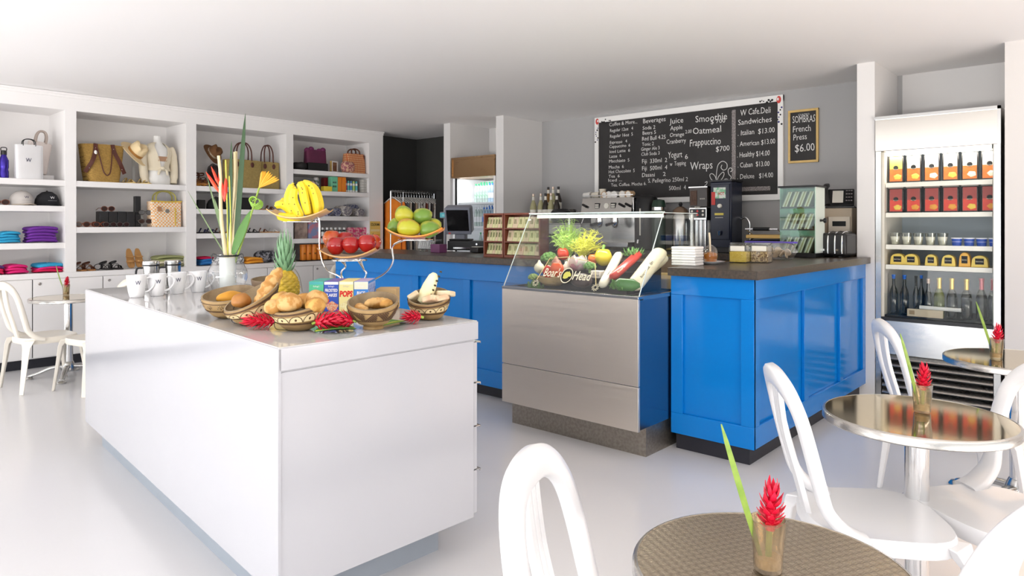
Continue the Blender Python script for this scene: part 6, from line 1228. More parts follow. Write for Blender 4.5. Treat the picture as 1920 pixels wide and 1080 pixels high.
# ---------------------------------------------------------------- goods on the shelf wall
def sxp(px, dy=.13): return at(px, 400, y=YS+dy).x
def szp(px, py, dy=.13): return at(px, py, y=YS+dy).z
def shelf_pos(px, z, dy=.13): return (sxp(px,dy), YS+dy, z+.0008)
def fab(nm, col, n2=None, sc=9, amt=.25): return mat('fabric_'+nm, col, .9, noise=(sc,amt,n2 or tuple(c*.72 for c in col)), bump=(30,.25))
def rounded_slab(mb, w, d, h, z, sag=.0, seed=0, lobes=1.0):
    """soft folded cloth: rounded rectangle loft with drooping edges"""
    rnd = random.Random(seed); N = 28; ph = rnd.uniform(0,6); rings = []
    for s, dz in ((.90,0),(1.0,h*.25),(1.0,h*.75),(.93,h),(.5,h*1.05),(.05,h*1.07)):
        rg = []
        for k in range(N):
            a = 2*PI*k/N; c, sn = math.cos(a), math.sin(a); e = .45; x = w/2*math.copysign(abs(c)**e,c)*s; y = d/2*math.copysign(abs(sn)**e,sn)*s
            x += lobes*.008*math.sin(3*a+ph)*s; rg.append(Vector((x, y, z+dz-sag*(abs(x)/(w/2))**2+lobes*.004*math.sin(2*a+ph))))
        rings.append(rg)
    mb.loft(rings, True)
def folded(what, px, z, wpx, cols, hs, dy=.16, d=.24, sag=.012, where=''):
    x0 = sxp(px-wpx/2, dy); x1 = sxp(px+wpx/2, dy); w_ = x1-x0; zz = z+.013; n = len(cols)
    pos = ['bottom','second from bottom','third from bottom','fourth from bottom','fifth from bottom','top']
    for i, ((nm, c), h) in enumerate(zip(cols, hs)):
        mb = MB(); rounded_slab(mb, w_*(1-.05*(i%3)), d, h*.93, 0, sag, seed=int(px)*7+i)
        lv = 'topmost' if i == n-1 else ('lowest' if i == 0 else ['','second','third','fourth','fifth'][i]+' from the bottom')
        t = thing('folded_garment', '%s folded %s, %s in the stack %s' % (nm, what, lv, where), 'clothing', ((x0+x1)/2, YS+dy, zz), .03*(i%3-1), 'folded garments on the shelves')
        part('cloth', mb, c, t, ang=70); zz += h
PUR = fab('purple',(.16,.03,.32)); CYA = fab('cyan',(.03,.36,.62)); PNK = fab('hot_pink',(.78,.02,.20)); CRI = fab('crimson',(.70,.01,.09)); KHA = fab('khaki',(.34,.36,.16)); CRE = fab('cream',(.72,.66,.48)); DKG = fab('dark_green',(.20,.20,.10)); BLC = fab('royal_blue',(.03,.20,.55)); ORF = fab('orange',(.88,.36,.03)); BWP = fab('black_white_print',(.06,.06,.06),(.80,.80,.80),40,.95); NAV = fab('navy',(.04,.04,.10)); DPU = fab('deep_purple',(.10,.03,.16))
folded('shirt', 75, 1.15, 62, [('purple',PUR)]*5, [.028]*5, where='beside the light blue shirts')
folded('shirt', 14, 1.15, 40, [('light blue',CYA)]*4, [.024]*4, where='at the far left')
folded('shirt', 27, LEDGE, 44, [('pink',PNK),('hot pink',PNK),('bright pink',PNK)], [.024]*3, where='on the left ledge')
folded('shirt', -8, LEDGE, 26, [('red',CRI),('crimson',CRI),('dark purple',DPU)], [.024]*3, where='at the far left ledge')
folded('shirt', 88, LEDGE, 56, [('crimson',CRI),('raspberry',PNK),('turquoise',CYA)], [.022,.022,.034], where='right of the pink pile')
folded('top', 314, LEDGE, 56, [('brown-green',DKG),('cream',CRE),('khaki',KHA),('olive green',KHA)], [.030,.026,.028,.026], where='behind the steel tumblers')
folded('shirt', 382, LEDGE, 30, [('royal blue',BLC),('blue',BLC),('maroon',CRI)], [.035,.03,.02], where='left of the tall vase')
folded('shirt', 470, LEDGE, 34, [('orange',ORF),('bright orange',ORF)], [.03,.03], where='right of the tall vase', dy=.10)
def cloth_heap(label, px, z, wpx, h, m, seed, dy=.14, d=.22):
    x0 = sxp(px-wpx/2,dy); x1 = sxp(px+wpx/2,dy); rnd = random.Random(seed); a, b = rnd.uniform(0,6), rnd.uniform(0,6)
    t = thing('cloth_bundle', label, 'clothing', ((x0+x1)/2, YS+dy, z+.001)); part('cloth', MB().blob((0,0,h*.5), (x1-x0)/2, d/2, h*.5, 28, 16, lambda p: Vector((math.copysign(abs(p.x)**.8,p.x), math.copysign(abs(p.y)**.8,p.y), math.copysign(abs(p.z)**.7,p.z)*(1+.10*math.sin(6*p.x+a)*math.cos(5*p.y+b) if p.z > 0 else 1)))), m, t, ang=80)
cloth_heap('black and grey print scarf heaped at the right of the orange shirts', 497, LEDGE, 38, .14, fab('dark_print',(.04,.04,.05),(.35,.35,.38),30,.9), 3, .18)
cloth_heap('black and white print cloth just left of the tall vase', 402, LEDGE, 20, .085, BWP, 4, .1); cloth_heap('black and white print cloth just right of the tall vase', 446, LEDGE, 14, .09, BWP, 5, .1)
# bay 1 top: bottle, bags
p = shelf_pos(7, 1.737, .10); t = thing('water_bottle', 'dark purple metal water bottle at the far left of the top shelf', 'bottle', p); PM = mat('purple_metal',(.05,.03,.30),.2,.7); part('body', MB().lathe([(0,0),(.036,0),(.038,.01),(.038,.06),(.033,.08),(.038,.10),(.038,.16),(.022,.20),(.020,.215),(0,.215)], 22), PM, t); part('cap', MB().lathe([(.024,.212),(.024,.245),(.016,.252),(0,.252)], 18), BLACK, t); part('loop', MB().tube(catmull([(-.018,0,.24),(-.02,0,.275),(.02,0,.275),(.018,0,.24)], 4), .004, 6), BLACK, t)
p = shelf_pos(-10, 1.737, .16); t = thing('water_bottle', 'black water bottle cut off at the left edge of the top shelf', 'bottle', p); part('body', MB().lathe([(0,0),(.038,0),(.038,.17),(.02,.21),(0,.21)], 20), BLACK, t); part('cap', MB().lathe([(.022,.2),(.022,.24),(0,.245)], 16), BLACKM, t)
def tote(label, px0, px1, z, h, d, m, handle, dy=.12, taper=.0, rz=0, nm='tote_bag', hh=.16, hr=.007, hm=None, tilt=0, belly=.0, hx=.22):
    x0, x1 = sxp(px0,dy), sxp(px1,dy)
    for b_ in BAYS:
        if b_[1] < (x0+x1)/2 < b_[2]: x0 = max(x0, b_[1]+.008); x1 = min(x1, b_[2]-.010-(.075 if tilt else 0))
    w_ = x1-x0; t = thing(nm, label, 'bag', ((x0+x1)/2, YS+dy, z+.001), rz); rings = []; N = 28
    for q in (0,.03,.3,.6,.9,1.0):
        ww = w_/2*(1-taper*(1-q)); dd = d/2*(1-.45*q+belly*math.sin(PI*q)); rg = []
        for k in range(N):
            a = 2*PI*k/N; c, sn = math.cos(a), math.sin(a); e = .38; rg.append(Vector((ww*math.copysign(abs(c)**e,c), dd*math.copysign(abs(sn)**e,sn), h*q*(1-.02*abs(c)))))
        rings.append(rg)
    inner = [[Vector((v.x*.96, v.y*.86, v.z)) for v in rings[-1]], [Vector((v.x*.94, v.y*.8, v.z-h*.25)) for v in rings[-1]]]
    part('bag_body', MB().loft(rings+inner, True), m, t, ang=60)
    if handle:
        for sy in (-1, 1):
            y = sy*d*.26; part('handle', MB().tube(catmull([(-w_*hx,y,h*.96),(-w_*hx*.95,y*.8,h+hh*.6),(-w_*hx*.45,y*.5,h+hh),(w_*hx*.45,y*.5,h+hh),(w_*hx*.95,y*.8,h+hh*.6),(w_*hx,y,h*.96)], 5), hr, 8), hm, t)
    if tilt: t.rotation_euler = (0, tilt, rz)
    return t, w_
SILVB = mat('silver_vinyl',(.80,.80,.81),.25,.35,noise=(3,.35,(.62,.60,.60))); TAUPE = mat('taupe_leather',(.62,.54,.50),.4,noise=(4,.5,(.78,.72,.69)))
t, w_ = tote('white glossy tote bag with a W logo on the top left shelf', 27, 80, 1.737, .315, .10, SILVB, True, .07, hh=.05, hr=.004, hm=BLACK); text('logo_print', 'W', .05, (-.01,-.046,.155), (1,0,0), (0,0,1), INK, t, 'C', fit=.045)
t, w_ = tote('taupe and silver tote bag tilted behind the white one', 42, 112, 1.81, .30, .09, TAUPE, True, .27, hh=.10, hr=.010, hm=mat('taupe_strap',(.40,.33,.29),.5), tilt=.16); 
sup = solo('bag_stand', MB().box(-.1,.1,-.03,.03,0,.055), SHELFW, 'white block lifting the taupe tote bag', 'stand', (sxp(78,.27),YS+.29,1.7375), bevel=.004)
# caps
def cap(label, px, z, m, bm, lm, dy=.16, rz=.2):
    p = shelf_pos(px, z, dy); t = thing('baseball_cap', label, 'cap', p, rz); R = .095
    part('crown', MB().lathe([(R,0),(R*1.02,.02),(R*.98,.06),(R*.80,.10),(R*.45,.128),(0,.138)], 30, fn=lambda q: Vector((q.x, q.y*1.12, q.z*(1+.10*(-q.y/R))))), m, t, ang=60); part('button', MB().blob((0,0,.139), .009,.009,.006, 8, 6), m, t)
    vs = []; 
    mb = MB(); rings = []
    for q in range(2): pass
    top = []; n = 14
    for i in range(n+1):
        a = PI+PI*i/n; top.append((Vector((R*.98*math.cos(a), R*1.1*math.sin(a), .012)), Vector((R*.98*math.cos(a), R*1.1*math.sin(a)-.075*math.sin(PI*i/n)**.7, .012-.012*math.cos(PI*i/n)**2*0+.004-.012*abs(math.cos(a))))))
    vs = [v for pr in top for v in pr]; m_ = len(vs); vs += [v-Vector((0,0,.004)) for v in vs]; fs = []
    for i in range(n): a = 2*i; fs += [(a,a+1,a+3,a+2),(m_+a,m_+a+2,m_+a+3,m_+a+1),(a+1,m_+a+1,m_+a+3,a+3)]
    part('visor', MB().add(vs, fs), bm, t, ang=60)
    def wf(x, y): a = -PI/2+x/R; r = R*1.02*(1-.12*max(0,(y-.05)/.05)); return (r*math.cos(a)*1.01, r*1.135*math.sin(a), y)
    text('logo_print', 'W', .032, (0,0,0), (1,0,0), (0,0,1), lm, t, 'C', fit=.04, warp=lambda x, y: wf(x, y+.065)); text('logo_print', '------', .012, (0,0,0), (1,0,0), (0,0,1), lm, t, 'C', fit=.075, warp=lambda x, y: wf(x, y+.045))
cap('light grey cap with a W logo', 40, 1.495, fab('cap_grey',(.62,.58,.55)), fab('cap_tan',(.66,.56,.46)), INK); cap('black cap with a white W logo', 88, 1.495, fab('cap_black',(.015,.015,.018)), fab('cap_black',(.015,)*3), WHT)
# glasses
TORT = mat('tortoise_frame',(.22,.06,.03),.2,coat=.3); LENS = mat('dark_lens',(.04,.02,.02),.08); SMOKE = mat('smoke_frame',(.10,.09,.085),.2)
def glasses(label, loc, rz, fm, lm):
    t = thing('sunglasses', label, 'sunglasses', loc, rz)
    for s in (-1, 1):
        c = Vector((s*.034,0,.026)); part('rim', MB().tube([c+Vector((.029*math.cos(a),0,.023*math.sin(a))) for a in [2*PI*k/18 for k in range(18)]], .0035, 6, closed=True), fm, t); m = MB(); m.M = Matrix.Translation(c) @ Matrix.Rotation(PI/2,4,'X'); m.lathe([(0,-.001),(.027,-.001),(.027,.001),(0,.001)], 18, fn=lambda q: Vector((q.x,q.y*.8,q.z))); part('lens', m, lm, t)
        part('temple', MB().tube([(s*.064,0,.032),(s*.067,.05,.032),(s*.062,.12,.012)], .003, 6), fm, t)
    part('bridge', MB().tube([(-.008,0,.032),(0,-.002,.036),(.008,0,.032)], .003, 6), fm, t)
glasses('dark red sunglasses cut off at the far left beside the grey cap', shelf_pos(2,1.495,.10), .1, TORT, LENS)
for i, (px, lb) in enumerate(((155,'tortoise sunglasses, leftmost in the row on the second shelf'),(170,'tortoise sunglasses, second in the row on the second shelf'),(188,'brown sunglasses in front of the black blocks'),(206,'smoke grey sunglasses in front of the black blocks'),(231,'smoke grey sunglasses at the right of the black blocks'),)): glasses(lb, shelf_pos(px,1.295,.05), .05*i, TORT if i < 3 else SMOKE, LENS)
x0, x1 = sxp(184,.14), sxp(251,.14)
for i in range(4): a = x0+(x1-x0)*i/4; solo('display_block', MB().box(a+.002-a, (x1-x0)/4-.002, 0, .12, 0, .155), BLACK, ['leftmost','second','third','rightmost'][i]+' glossy black display block carrying sunglasses', 'display block', (a, YS+.10, 1.2958), bevel=.003)
glasses('red-brown sunglasses on top of the black blocks', (x0+.085, YS+.13, 1.452), .1, TORT, LENS)
p = shelf_pos(257,1.295,.14); solo('display_block', MB().box(-.026,.026,-.03,.03,0,.315), BLACK, 'tall slim black display block beside the gingham bag', 'display block', p, bevel=.003)
rk = thing('sunglass_rack', 'small clear rack beside the tall black block', 'rack', shelf_pos(268,1.295,.09)); part('post', MB().box(-.006,.006,.02,.03,0,.17), ACRYL, rk)
for z in (.03,.12): part('peg', MB().box(-.05,.05,.005,.022,z-.004,z), ACRYL, rk)
glasses('silver and black sunglasses on the upper peg of the clear rack', (p[0]+.055,YS+.075,1.295+.122), .1, SMOKE, mat('silver_lens',(.5,.5,.5),.1,.8)); glasses('black sunglasses on the lower peg of the clear rack', (p[0]+.055,YS+.075,1.295+.032), -.05, SMOKE, LENS)
# gingham tote, straw bag, baskets
def checker(nm, c1, c2, sc, rot=(0,0,0)):
    m = mat(nm, c1, .8); ck = tex(m, 'ShaderNodeTexChecker', sc, rot=rot); ck.inputs[1].default_value = (*c1,1); ck.inputs[2].default_value = (*c2,1); m.node_tree.links.new(ck.outputs[0], P(m).inputs['Base Color']); return m
GING = checker('orange_gingham',(.85,.42,.14),(.90,.84,.72),58)
t, w_ = tote('orange and white gingham tote bag with yellow trim', 277, 346, 1.295, .27, .20, GING, True, .13, taper=.08, hh=.10, hr=.008, hm=mat('olive_strap',(.42,.38,.10),.6), hx=.3); part('yellow_trim', MB().tube([(-w_*.47,-.066,.268),(0,-.066,.262),(w_*.47,-.066,.268)], .007, 6), mat('mustard_trim',(.72,.50,.06),.6), t); part('yellow_trim', MB().box(w_*.22,w_*.25,-.098,-.09,.01,.2), mat('mustard_trim'), t); k = MB(); k.M = Matrix.Translation((.0,-.085,.165)) @ Matrix.Rotation(PI/2,4,'X'); k.lathe([(0,0),(.022,0),(.018,.008),(0,.01)], 12); part('rosette', k, mat('grey_rosette',(.22,.20,.17),.6), t); part('leather_tag', MB().box(-w_*.30,-w_*.18,-.088,-.083,.16,.21), mat('tag_brown',(.45,.22,.10),.6), t)
def straw(nm, c1, c2, sc):
    m = mat(nm, c1, .75); nt = m.node_tree; w1 = tex(m, 'ShaderNodeTexBrick', sc, rot=(PI/2,0,0)); w1.inputs['Brick Width'].default_value = .55; w1.inputs['Row Height'].default_value = .30; w1.inputs['Mortar Size'].default_value = .05; w1.inputs['Mortar Smooth'].default_value = .6
    w1.inputs['Color1'].default_value = (*c1,1); w1.inputs['Color2'].default_value = (*[c*.72 for c in c1],1); w1.inputs['Mortar'].default_value = (*c2,1); nt.links.new(w1.outputs['Color'], P(m).inputs['Base Color'])
    bp = nt.nodes.new('ShaderNodeBump'); bp.inputs['Strength'].default_value = .7; bp.inputs['Distance'].default_value = .006; bp.invert = True; nt.links.new(w1.outputs['Fac'], bp.inputs['Height']); nt.links.new(bp.outputs[0], P(m).inputs['Normal']); return m
STRW = straw('braided_straw',(.64,.40,.10),(.20,.09,.02),38); STRN = straw('natural_straw',(.58,.43,.15),(.26,.17,.05),46)
LEA = mat('brown_leather',(.10,.03,.02),.4)
t, w_ = tote('big braided straw bag with brown leather straps and shell charm', 148, 230, 1.737, .375, .26, STRW, False, .15, taper=.30, belly=.15, nm='straw_bag')
for s in (-1, 1):
    part('leather_strap', MB().tube(catmull([(s*.075,-.082,.375),(s*.085,-.105,.30),(s*.12,-.142,.20),(s*.175,-.11,.09)], 6), 0, 6, flat=(.004,.020), up=(0,-1,0)), LEA, t)
    part('inner_cord', MB().tube(catmull([(s*.07,-.085,.37),(s*.055,-.13,.25),(s*.03,-.165,.10),(0,-.17,.06)], 6), .006, 6), LEA, t)
    for k in range(5): part('stud', MB().blob((s*(.080+.016*k), -.098-.014*k+(.02 if k == 4 else 0), .33-.05*k), .004,.004,.004, 6, 4), mat('steel_stud',(.8,.8,.8),.3,1), t)
part('shell_charm', MB().blob((-.085,-.118,.285), .014,.008,.022, 10, 8), mat('shell_white',(.9,.88,.84),.4), t)
def hat(label, loc, m, band, R, rc, hc, rot, nm='straw_hat', floppy=.012):
    t = thing(nm, label, 'hat', loc); t.rotation_euler = rot
    part('brim', MB().lathe([(rc*.95,.004),(rc*1.2,.0),(R*.8,-.004),(R,.0),(R,.004),(R*.8,.001),(rc*1.2,.005),(rc*.95,.010)], 40, fn=lambda q: Vector((q.x,q.y*1.1,q.z+floppy*math.sin(2*math.atan2(q.y,q.x))*(math.hypot(q.x,q.y)/R)**2))), m, t, ang=70)
    part('crown', MB().lathe([(rc,0),(rc*.97,hc*.5),(rc*.85,hc*.9),(rc*.55,hc),(rc*.25,hc*.93),(0,hc*.9)], 36, fn=lambda q: Vector((q.x,q.y*1.12,q.z-.25*hc*max(0,1-abs(q.x)/(rc*.45))*(q.z > hc*.8)))), m, t, ang=60)
    part('band', MB().lathe([(rc*1.012,.006),(rc*1.0,hc*.28)], 36, fn=lambda q: Vector((q.x,q.y*1.12,q.z))), band, t); return t
hs = thing('hat_stand', 'clear stand under the straw hat', 'stand', shelf_pos(250,1.737,.16)); part('post', MB().box(-.012,.012,-.012,.012,0,.26), ACRYL, hs); part('foot', MB().box(-.08,.08,-.05,.05,0,.006), ACRYL, hs)
hx_ = sxp(252,.16); hat('cream straw hat with tan ribbon on a clear stand', (hx_, YS+.15, szp(250,287,.15)), mat('cream_straw',(.86,.68,.40),.7,bump=(120,.3)), mat('tan_ribbon',(.48,.22,.05),.6), .155, .082, .125, (.75,.45,.2))
# mannequin torso
p = shelf_pos(302,1.737,.17); p = (min(p[0], 3.101-.222), p[1], p[2]); mn = thing('mannequin_torso', 'white mannequin torso wearing a knotted cream shirt', 'mannequin', p, .15); MANW = mat('mannequin_white',(.86,.85,.82),.5)
def tor(rows, N=32): return [[Vector((w_*math.cos(2*PI*k/N), d_*math.sin(2*PI*k/N)+oy, z)) for k in range(N)] for w_, d_, z, oy in rows]
rows = [(.125,.085,.0,0),(.13,.09,.06,0),(.105,.08,.15,0),(.10,.078,.19,0),(.118,.09,.27,0),(.13,.092,.33,0),(.125,.075,.385,.005),(.08,.055,.42,.01),(.042,.042,.45,.012),(.036,.036,.475,.012),(.036,.036,.515,.012)]
part('torso', MB().loft(tor(rows), True), MANW, mn, ang=70)
SHRT = fab('cream_shirt',(.80,.72,.56),(.72,.62,.45),6,.3)
for s in (-1, 1):
    mb = MB(); N = 14; rgs = []
    for w_, d_, z, oy in [(.132,.095,.145,0),(.112,.09,.19,0),(.128,.1,.27,0),(.14,.102,.33,0),(.135,.085,.39,.005),(.095,.065,.425,.01),(.055,.052,.445,.012)]:
        op = .30+1.0*max(0,(z-.19)/.25) if z > .18 else .05; ins = []; out = []
        for k in range(N):
            a = -PI/2+s*(op*.5+(PI-op*.5)*k/(N-1)); f = 1+.03*math.sin(9*a+20*z); out.append(Vector((w_*f*math.cos(a), d_*f*math.sin(a)+oy, z))); ins.append(Vector((w_*f*.965*math.cos(a), d_*f*.96*math.sin(a)+oy, z)))
        rgs.append(out+ins[::-1])
    part('shirt_side', mb.loft(rgs, True), SHRT, mn, ang=60)
    part('sleeve', MB().tube(catmull([(s*.125,.005,.40),(s*.155,.0,.33),(s*.165,-.015,.20),(s*.155,-.03,.06),(s*.15,-.035,.02)], 5), [.038]+[.046]*6+[.042]*8+[.036]*6, 12), SHRT, mn, ang=60)
    part('knot_tail', MB().tube(catmull([(0,-.095,.165),(s*.035,-.105,.15),(s*.05,-.10,.10)], 4), [.014,.013,.012,.011,.012,.013,.013,.012,.008], 8), SHRT, mn)
part('knot', MB().blob((0,-.1,.17), .026,.02,.02, 12, 8), SHRT, mn); part('bandeau', MB().slab([(-.045,-.093,.245),(.045,-.093,.245),(.052,-.095,.295),(-.052,-.095,.295)], (0,.01,0)), fab('tan_bandeau',(.48,.28,.17)), mn)
# sandals
def sandal(label, loc, rz, sole, strap, tilt=0.0, ankle=True, L=.235, gem=None, group=None):
    t = thing('sandal', label, 'sandal', loc, rz, group); t.rotation_euler = (tilt,0,rz)
    out = []; N = 24
    for k in range(N):
        a = 2*PI*k/N; y = L/2*math.sin(a); w_ = .036*(1+.22*math.sin(a)*-1)*abs(math.cos(a))**.55*math.copysign(1,math.cos(a)); out.append((w_, y))
    part('sole', MB().prism(out, 0, .012), sole, t, bevel=.002)
    part('toe_strap', MB().tube(catmull([(-.040,-.035,.008),(-.02,-.045,.038),(.02,-.045,.038),(.040,-.035,.008)], 4), 0, 6, flat=(.003,.011), up=(0,0,1)), strap, t); part('thong', MB().tube([(0,-.085,.01),(0,-.06,.032),(0,-.045,.040)], .004, 6), strap, t)
    part('instep_strap', MB().tube(catmull([(-.036,.02,.008),(-.02,.0,.05),(.02,.0,.05),(.036,.02,.008)], 4), 0, 6, flat=(.003,.008), up=(0,0,1)), strap, t)
    if ankle: part('ankle_strap', MB().tube([(.034*math.cos(a), .07+.034*math.sin(a), .065+.012*math.cos(a)) for a in [2*PI*k/16 for k in range(16)]], 0, 6, closed=True, flat=(.008,.003), up=(0,0,1)), strap, t); part('heel_strap', MB().tube([(0,.10,.008),(0,.105,.065)], 0, 6, flat=(.003,.010), up=(0,1,0)), strap, t)
    if gem: part('buckle', MB().blob((0,-.03,.046), .013,.012,.006, 10, 6), gem, t)
    return t
BRS = mat('tan_sole',(.46,.20,.06),.5,noise=(10,.3)); BRST = mat('dark_brown_strap',(.12,.04,.02),.4); BLS = mat('black_sole',(.03,.025,.025),.5); BLST = mat('black_strap',(.02,.018,.018),.35); TAN2 = mat('tan_leather',(.55,.28,.09),.5,noise=(12,.3)); GLD = mat('gold_leather',(.72,.52,.20),.3,.5); GEM = mat('silver_gem',(.8,.8,.78),.15,.8)
z_ = LEDGE+.001
for px, lb in ((149,'left'),(166,'right')): sandal('brown strappy sandal with ankle strap, %s one of the pair' % lb, (sxp(px,.14),YS+.14,z_), .05, BRS, BRST, gem=mat('bronze_bead',(.5,.3,.15),.3,.7))
for px, lb in ((199,'left'),(217,'right')): sandal('black strappy sandal with silver buckle, %s one of the pair' % lb, (sxp(px,.14),YS+.14,z_), .1, BLS, BLST, gem=GEM)
solo('sandal_lace', MB().tube(catmull([(.06,0,.02),(.01,-.02,.06),(-.04,0,.05),(-.05,-.02,.02),(-.02,-.03,.004),(.01,-.02,.03)], 5), .004, 6), BLST, 'black lace loop left of the black sandals', 'lace', (sxp(187,.12),YS+.12,z_))
for px, lb in ((242,'left'),(258,'right')): sandal('tan thong sandal propped upright, %s one of the pair' % lb, (sxp(px,.22),YS+.20,z_+.10), .05, TAN2, TAN2, tilt=1.15, ankle=False, L=.215)
solo('price_card', MB().box(-.04,.04,0,.003,0,.155), mat('card_white',(.88,.87,.85),.6), 'white price card behind the tan sandals', 'card', (sxp(273,.28),YS+.285,z_))
for px, lb in ((240,'left'),(268,'right')): sandal('gold sandal below the straw hat, %s one of the pair' % lb, (sxp(px,.07),YS+.13,1.738), .9, GLD, GLD, ankle=False, L=.20)
# bay 3
p = shelf_pos(400,1.737,.16); h2s = thing('hat_stand', 'dark stand under the brown hat', 'stand', p); part('post', MB().tube([(0,0,0),(0,0,.22)], .010, 8), BLACKM, h2s); part('foot', MB().lathe([(0,0),(.06,0),(.05,.01),(0,.012)], 16), BLACKM, h2s)
hat('brown hat with beaded band hung on a stand', (p[0]-.02, YS+.14, szp(398,288,.14)), mat('brown_felt',(.16,.07,.025),.8), mat('bead_band',(.62,.52,.38),.6,noise=(140,.9,(.1,.05,.02))), .12, .070, .105, (.9,.55,.1), 'brown_hat')
for px, lb in ((372,'left'),(381,'right')): sandal('dark brown high sandal on the orange block, %s one of the pair' % lb, (sxp(px,.13),YS+.14,1.738+.05), .1, BRS, BRST, tilt=.35, L=.20)
for px, lb in ((371,'left'),(381,'right')): solo('orange_block', MB().blob((0,0,.022), .03,.05,.022, 14, 8), mat('orange_round',(.85,.40,.08),.4), 'orange rounded block under the %s dark sandal' % lb, 'stand', (sxp(px,.13),YS+.12,1.7385))
cloth_heap('black leather backpack left of the straw baskets', 399, 1.737, 14, .26, mat('black_leather',(.03,.015,.015),.35), 8, .22)
for a, b, dy, lb in ((419,489,.13,'left woven straw basket with arched dark handles'),(480,534,.18,'right woven straw basket with arched dark handles')):
    t, w_ = tote(lb, a, b, 1.737, .325, .17, STRN, True, dy, taper=.06, nm='straw_basket', hh=.19, hr=.008, hm=LEA, hx=.20)
    for s in (-1, 1): part('handle_patch', MB().blob((s*w_*.20,-.058,.27), .022,.005,.032, 12, 8), LEA, t)
for px, wd, h, lb, m in ((376,14,.10,'black shoe box at the left of the third bay',BLACK),(452,36,.14,'black cap box behind the tall vase stalks',BLACKM)):
    x0, x1 = sxp(px-wd/2), sxp(px+wd/2); solo('dark_box', MB().box(0,x1-x0,0,.16,0,h), m, lb, 'box', (x0,YS+.10,1.4908), bevel=.006)
cap('black cap on the second shelf behind the red flowers', 405, 1.49, fab('cap_black2',(.02,.02,.022)), fab('cap_black2',(.02,)*3), BLACKM)
sandal('brown sandal alone near the bananas', (sxp(503,.12),YS+.14,1.491), 1.3, BRS, BRST, ankle=False, L=.20)
for px, so, st, lb in ((378,BLS,NAV,'navy sandal, leftmost on the third shelf'),(392,BLS,NAV,'navy sandal, second on the third shelf'),(408,BRS,BRST,'brown sandal behind the vase leaves'),(421,BRS,BRST,'dark brown sandal behind the vase stalks'),(455,BLS,BLST,'black sandal right of the vase stalks'),(470,BLS,BLST,'black sandal, second right of the vase stalks'),(490,TAN2,BRST,'tan sandal with dark strap near the pineapple crown'),(508,TAN2,GEM,'tan sandal with silver strap near the pineapple crown')): sandal(lb, (sxp(px,.13),YS+.15,1.224), 1.1, so, st, ankle=False, L=.22)
# bay 4
t, w_ = tote('dark purple and black cloth bag on the top right shelf', 572, 609, 1.987, .26, .15, mat('purple_bag',(.16,.02,.07),.6,noise=(3,.5,(.03,.015,.03))), False, .14, nm='cloth_bag'); part('bag_base', MB().box(-w_/2*1.0,w_/2*1.0,-.08,.078,.002,.10), BLACKM, t, bevel=.01); m = MB()
for k in range(5): m.blob((-w_*.4+w_*.2*k, 0, .255+.02*math.sin(k*2.1)), w_*.14,.03,.035, 10, 6)
part('gathered_top', m, mat('plum_cloth',(.20,.03,.12),.6), t, ang=60)
cloth_heap('black folded cloth left of the purple bag', 560, 1.987, 22, .10, BLACKM, 12)
p = shelf_pos(628,1.987,.12); pf = thing('picture_frame', 'small white picture frame with dark photo', 'picture frame', p, .25)
part('frame_side', MB().box(-.055,-.04,0,.014,0,.145), FRW, pf); part('frame_side', MB().box(.04,.055,0,.014,0,.145), FRW, pf); part('frame_rail', MB().box(-.04,.04,0,.014,.13,.145), FRW, pf); part('frame_rail', MB().box(-.04,.04,0,.014,0,.015), FRW, pf); part('photo', MB().box(-.04,.04,.004,.01,.015,.13), mat('dark_photo',(.12,.05,.03),.4,noise=(14,.6,(.4,.2,.1))), pf); part('gold_edge', MB().box(-.062,-.0555,0,.03,0,.145), GF, pf)
PLAID = mat('orange_plaid',(.78,.36,.10),.85); nt = PLAID.node_tree; w1 = tex(PLAID,'ShaderNodeTexWave',14); w2_ = tex(PLAID,'ShaderNodeTexWave',11); w2_.bands_direction = 'Z'; mx = nt.nodes.new('ShaderNodeMixRGB'); mx.blend_type = 'MULTIPLY'; mx.inputs[0].default_value = .8; nt.links.new(w1.outputs['Color'], mx.inputs[1]); nt.links.new(w2_.outputs['Color'], mx.inputs[2]); rp = nt.nodes.new('ShaderNodeValToRGB'); rp.color_ramp.elements[0].color = (.55,.12,.04,1); rp.color_ramp.elements[1].color = (.82,.62,.32,1); nt.links.new(mx.outputs[0], rp.inputs[0]); nt.links.new(rp.outputs[0], P(PLAID).inputs['Base Color'])
t, w_ = tote('orange plaid cloth bag at the right end of the top shelf', 646, 686, 1.987, .26, .18, PLAID, True, .13, nm='plaid_bag', hh=.06, hr=.01, hm=BRST, belly=.15); part('dark_side', MB().box(w_*.40,w_*.49,-.06,.06,.03,.25), BRST, t, bevel=.01)
cloth_heap('colourful bead bundle leaning on the plaid bag', 652, 1.987, 24, .15, mat('bead_mix',(.75,.45,.30),.5,noise=(40,.9,(.35,.08,.12))), 14, .06, .10)
z2 = 1.738
def carton(label, px, wpx, z, h, m, dy=.10, d=.08, band=None, cat='box', nm='carton'):
    x0, x1 = sxp(px-wpx/2,dy), sxp(px+wpx/2,dy); t = thing(nm, label, cat, ((x0+x1)/2, YS+dy, z+.0006)); w_ = x1-x0; part('box', MB().box(-w_/2,w_/2,-d/2,d/2,0,h), m, t, bevel=.003)
    if band: part('label_band', MB().box(-w_*.40,w_*.40,-d/2-.001,-d/2,h*.25,h*.65), band, t)
    return t
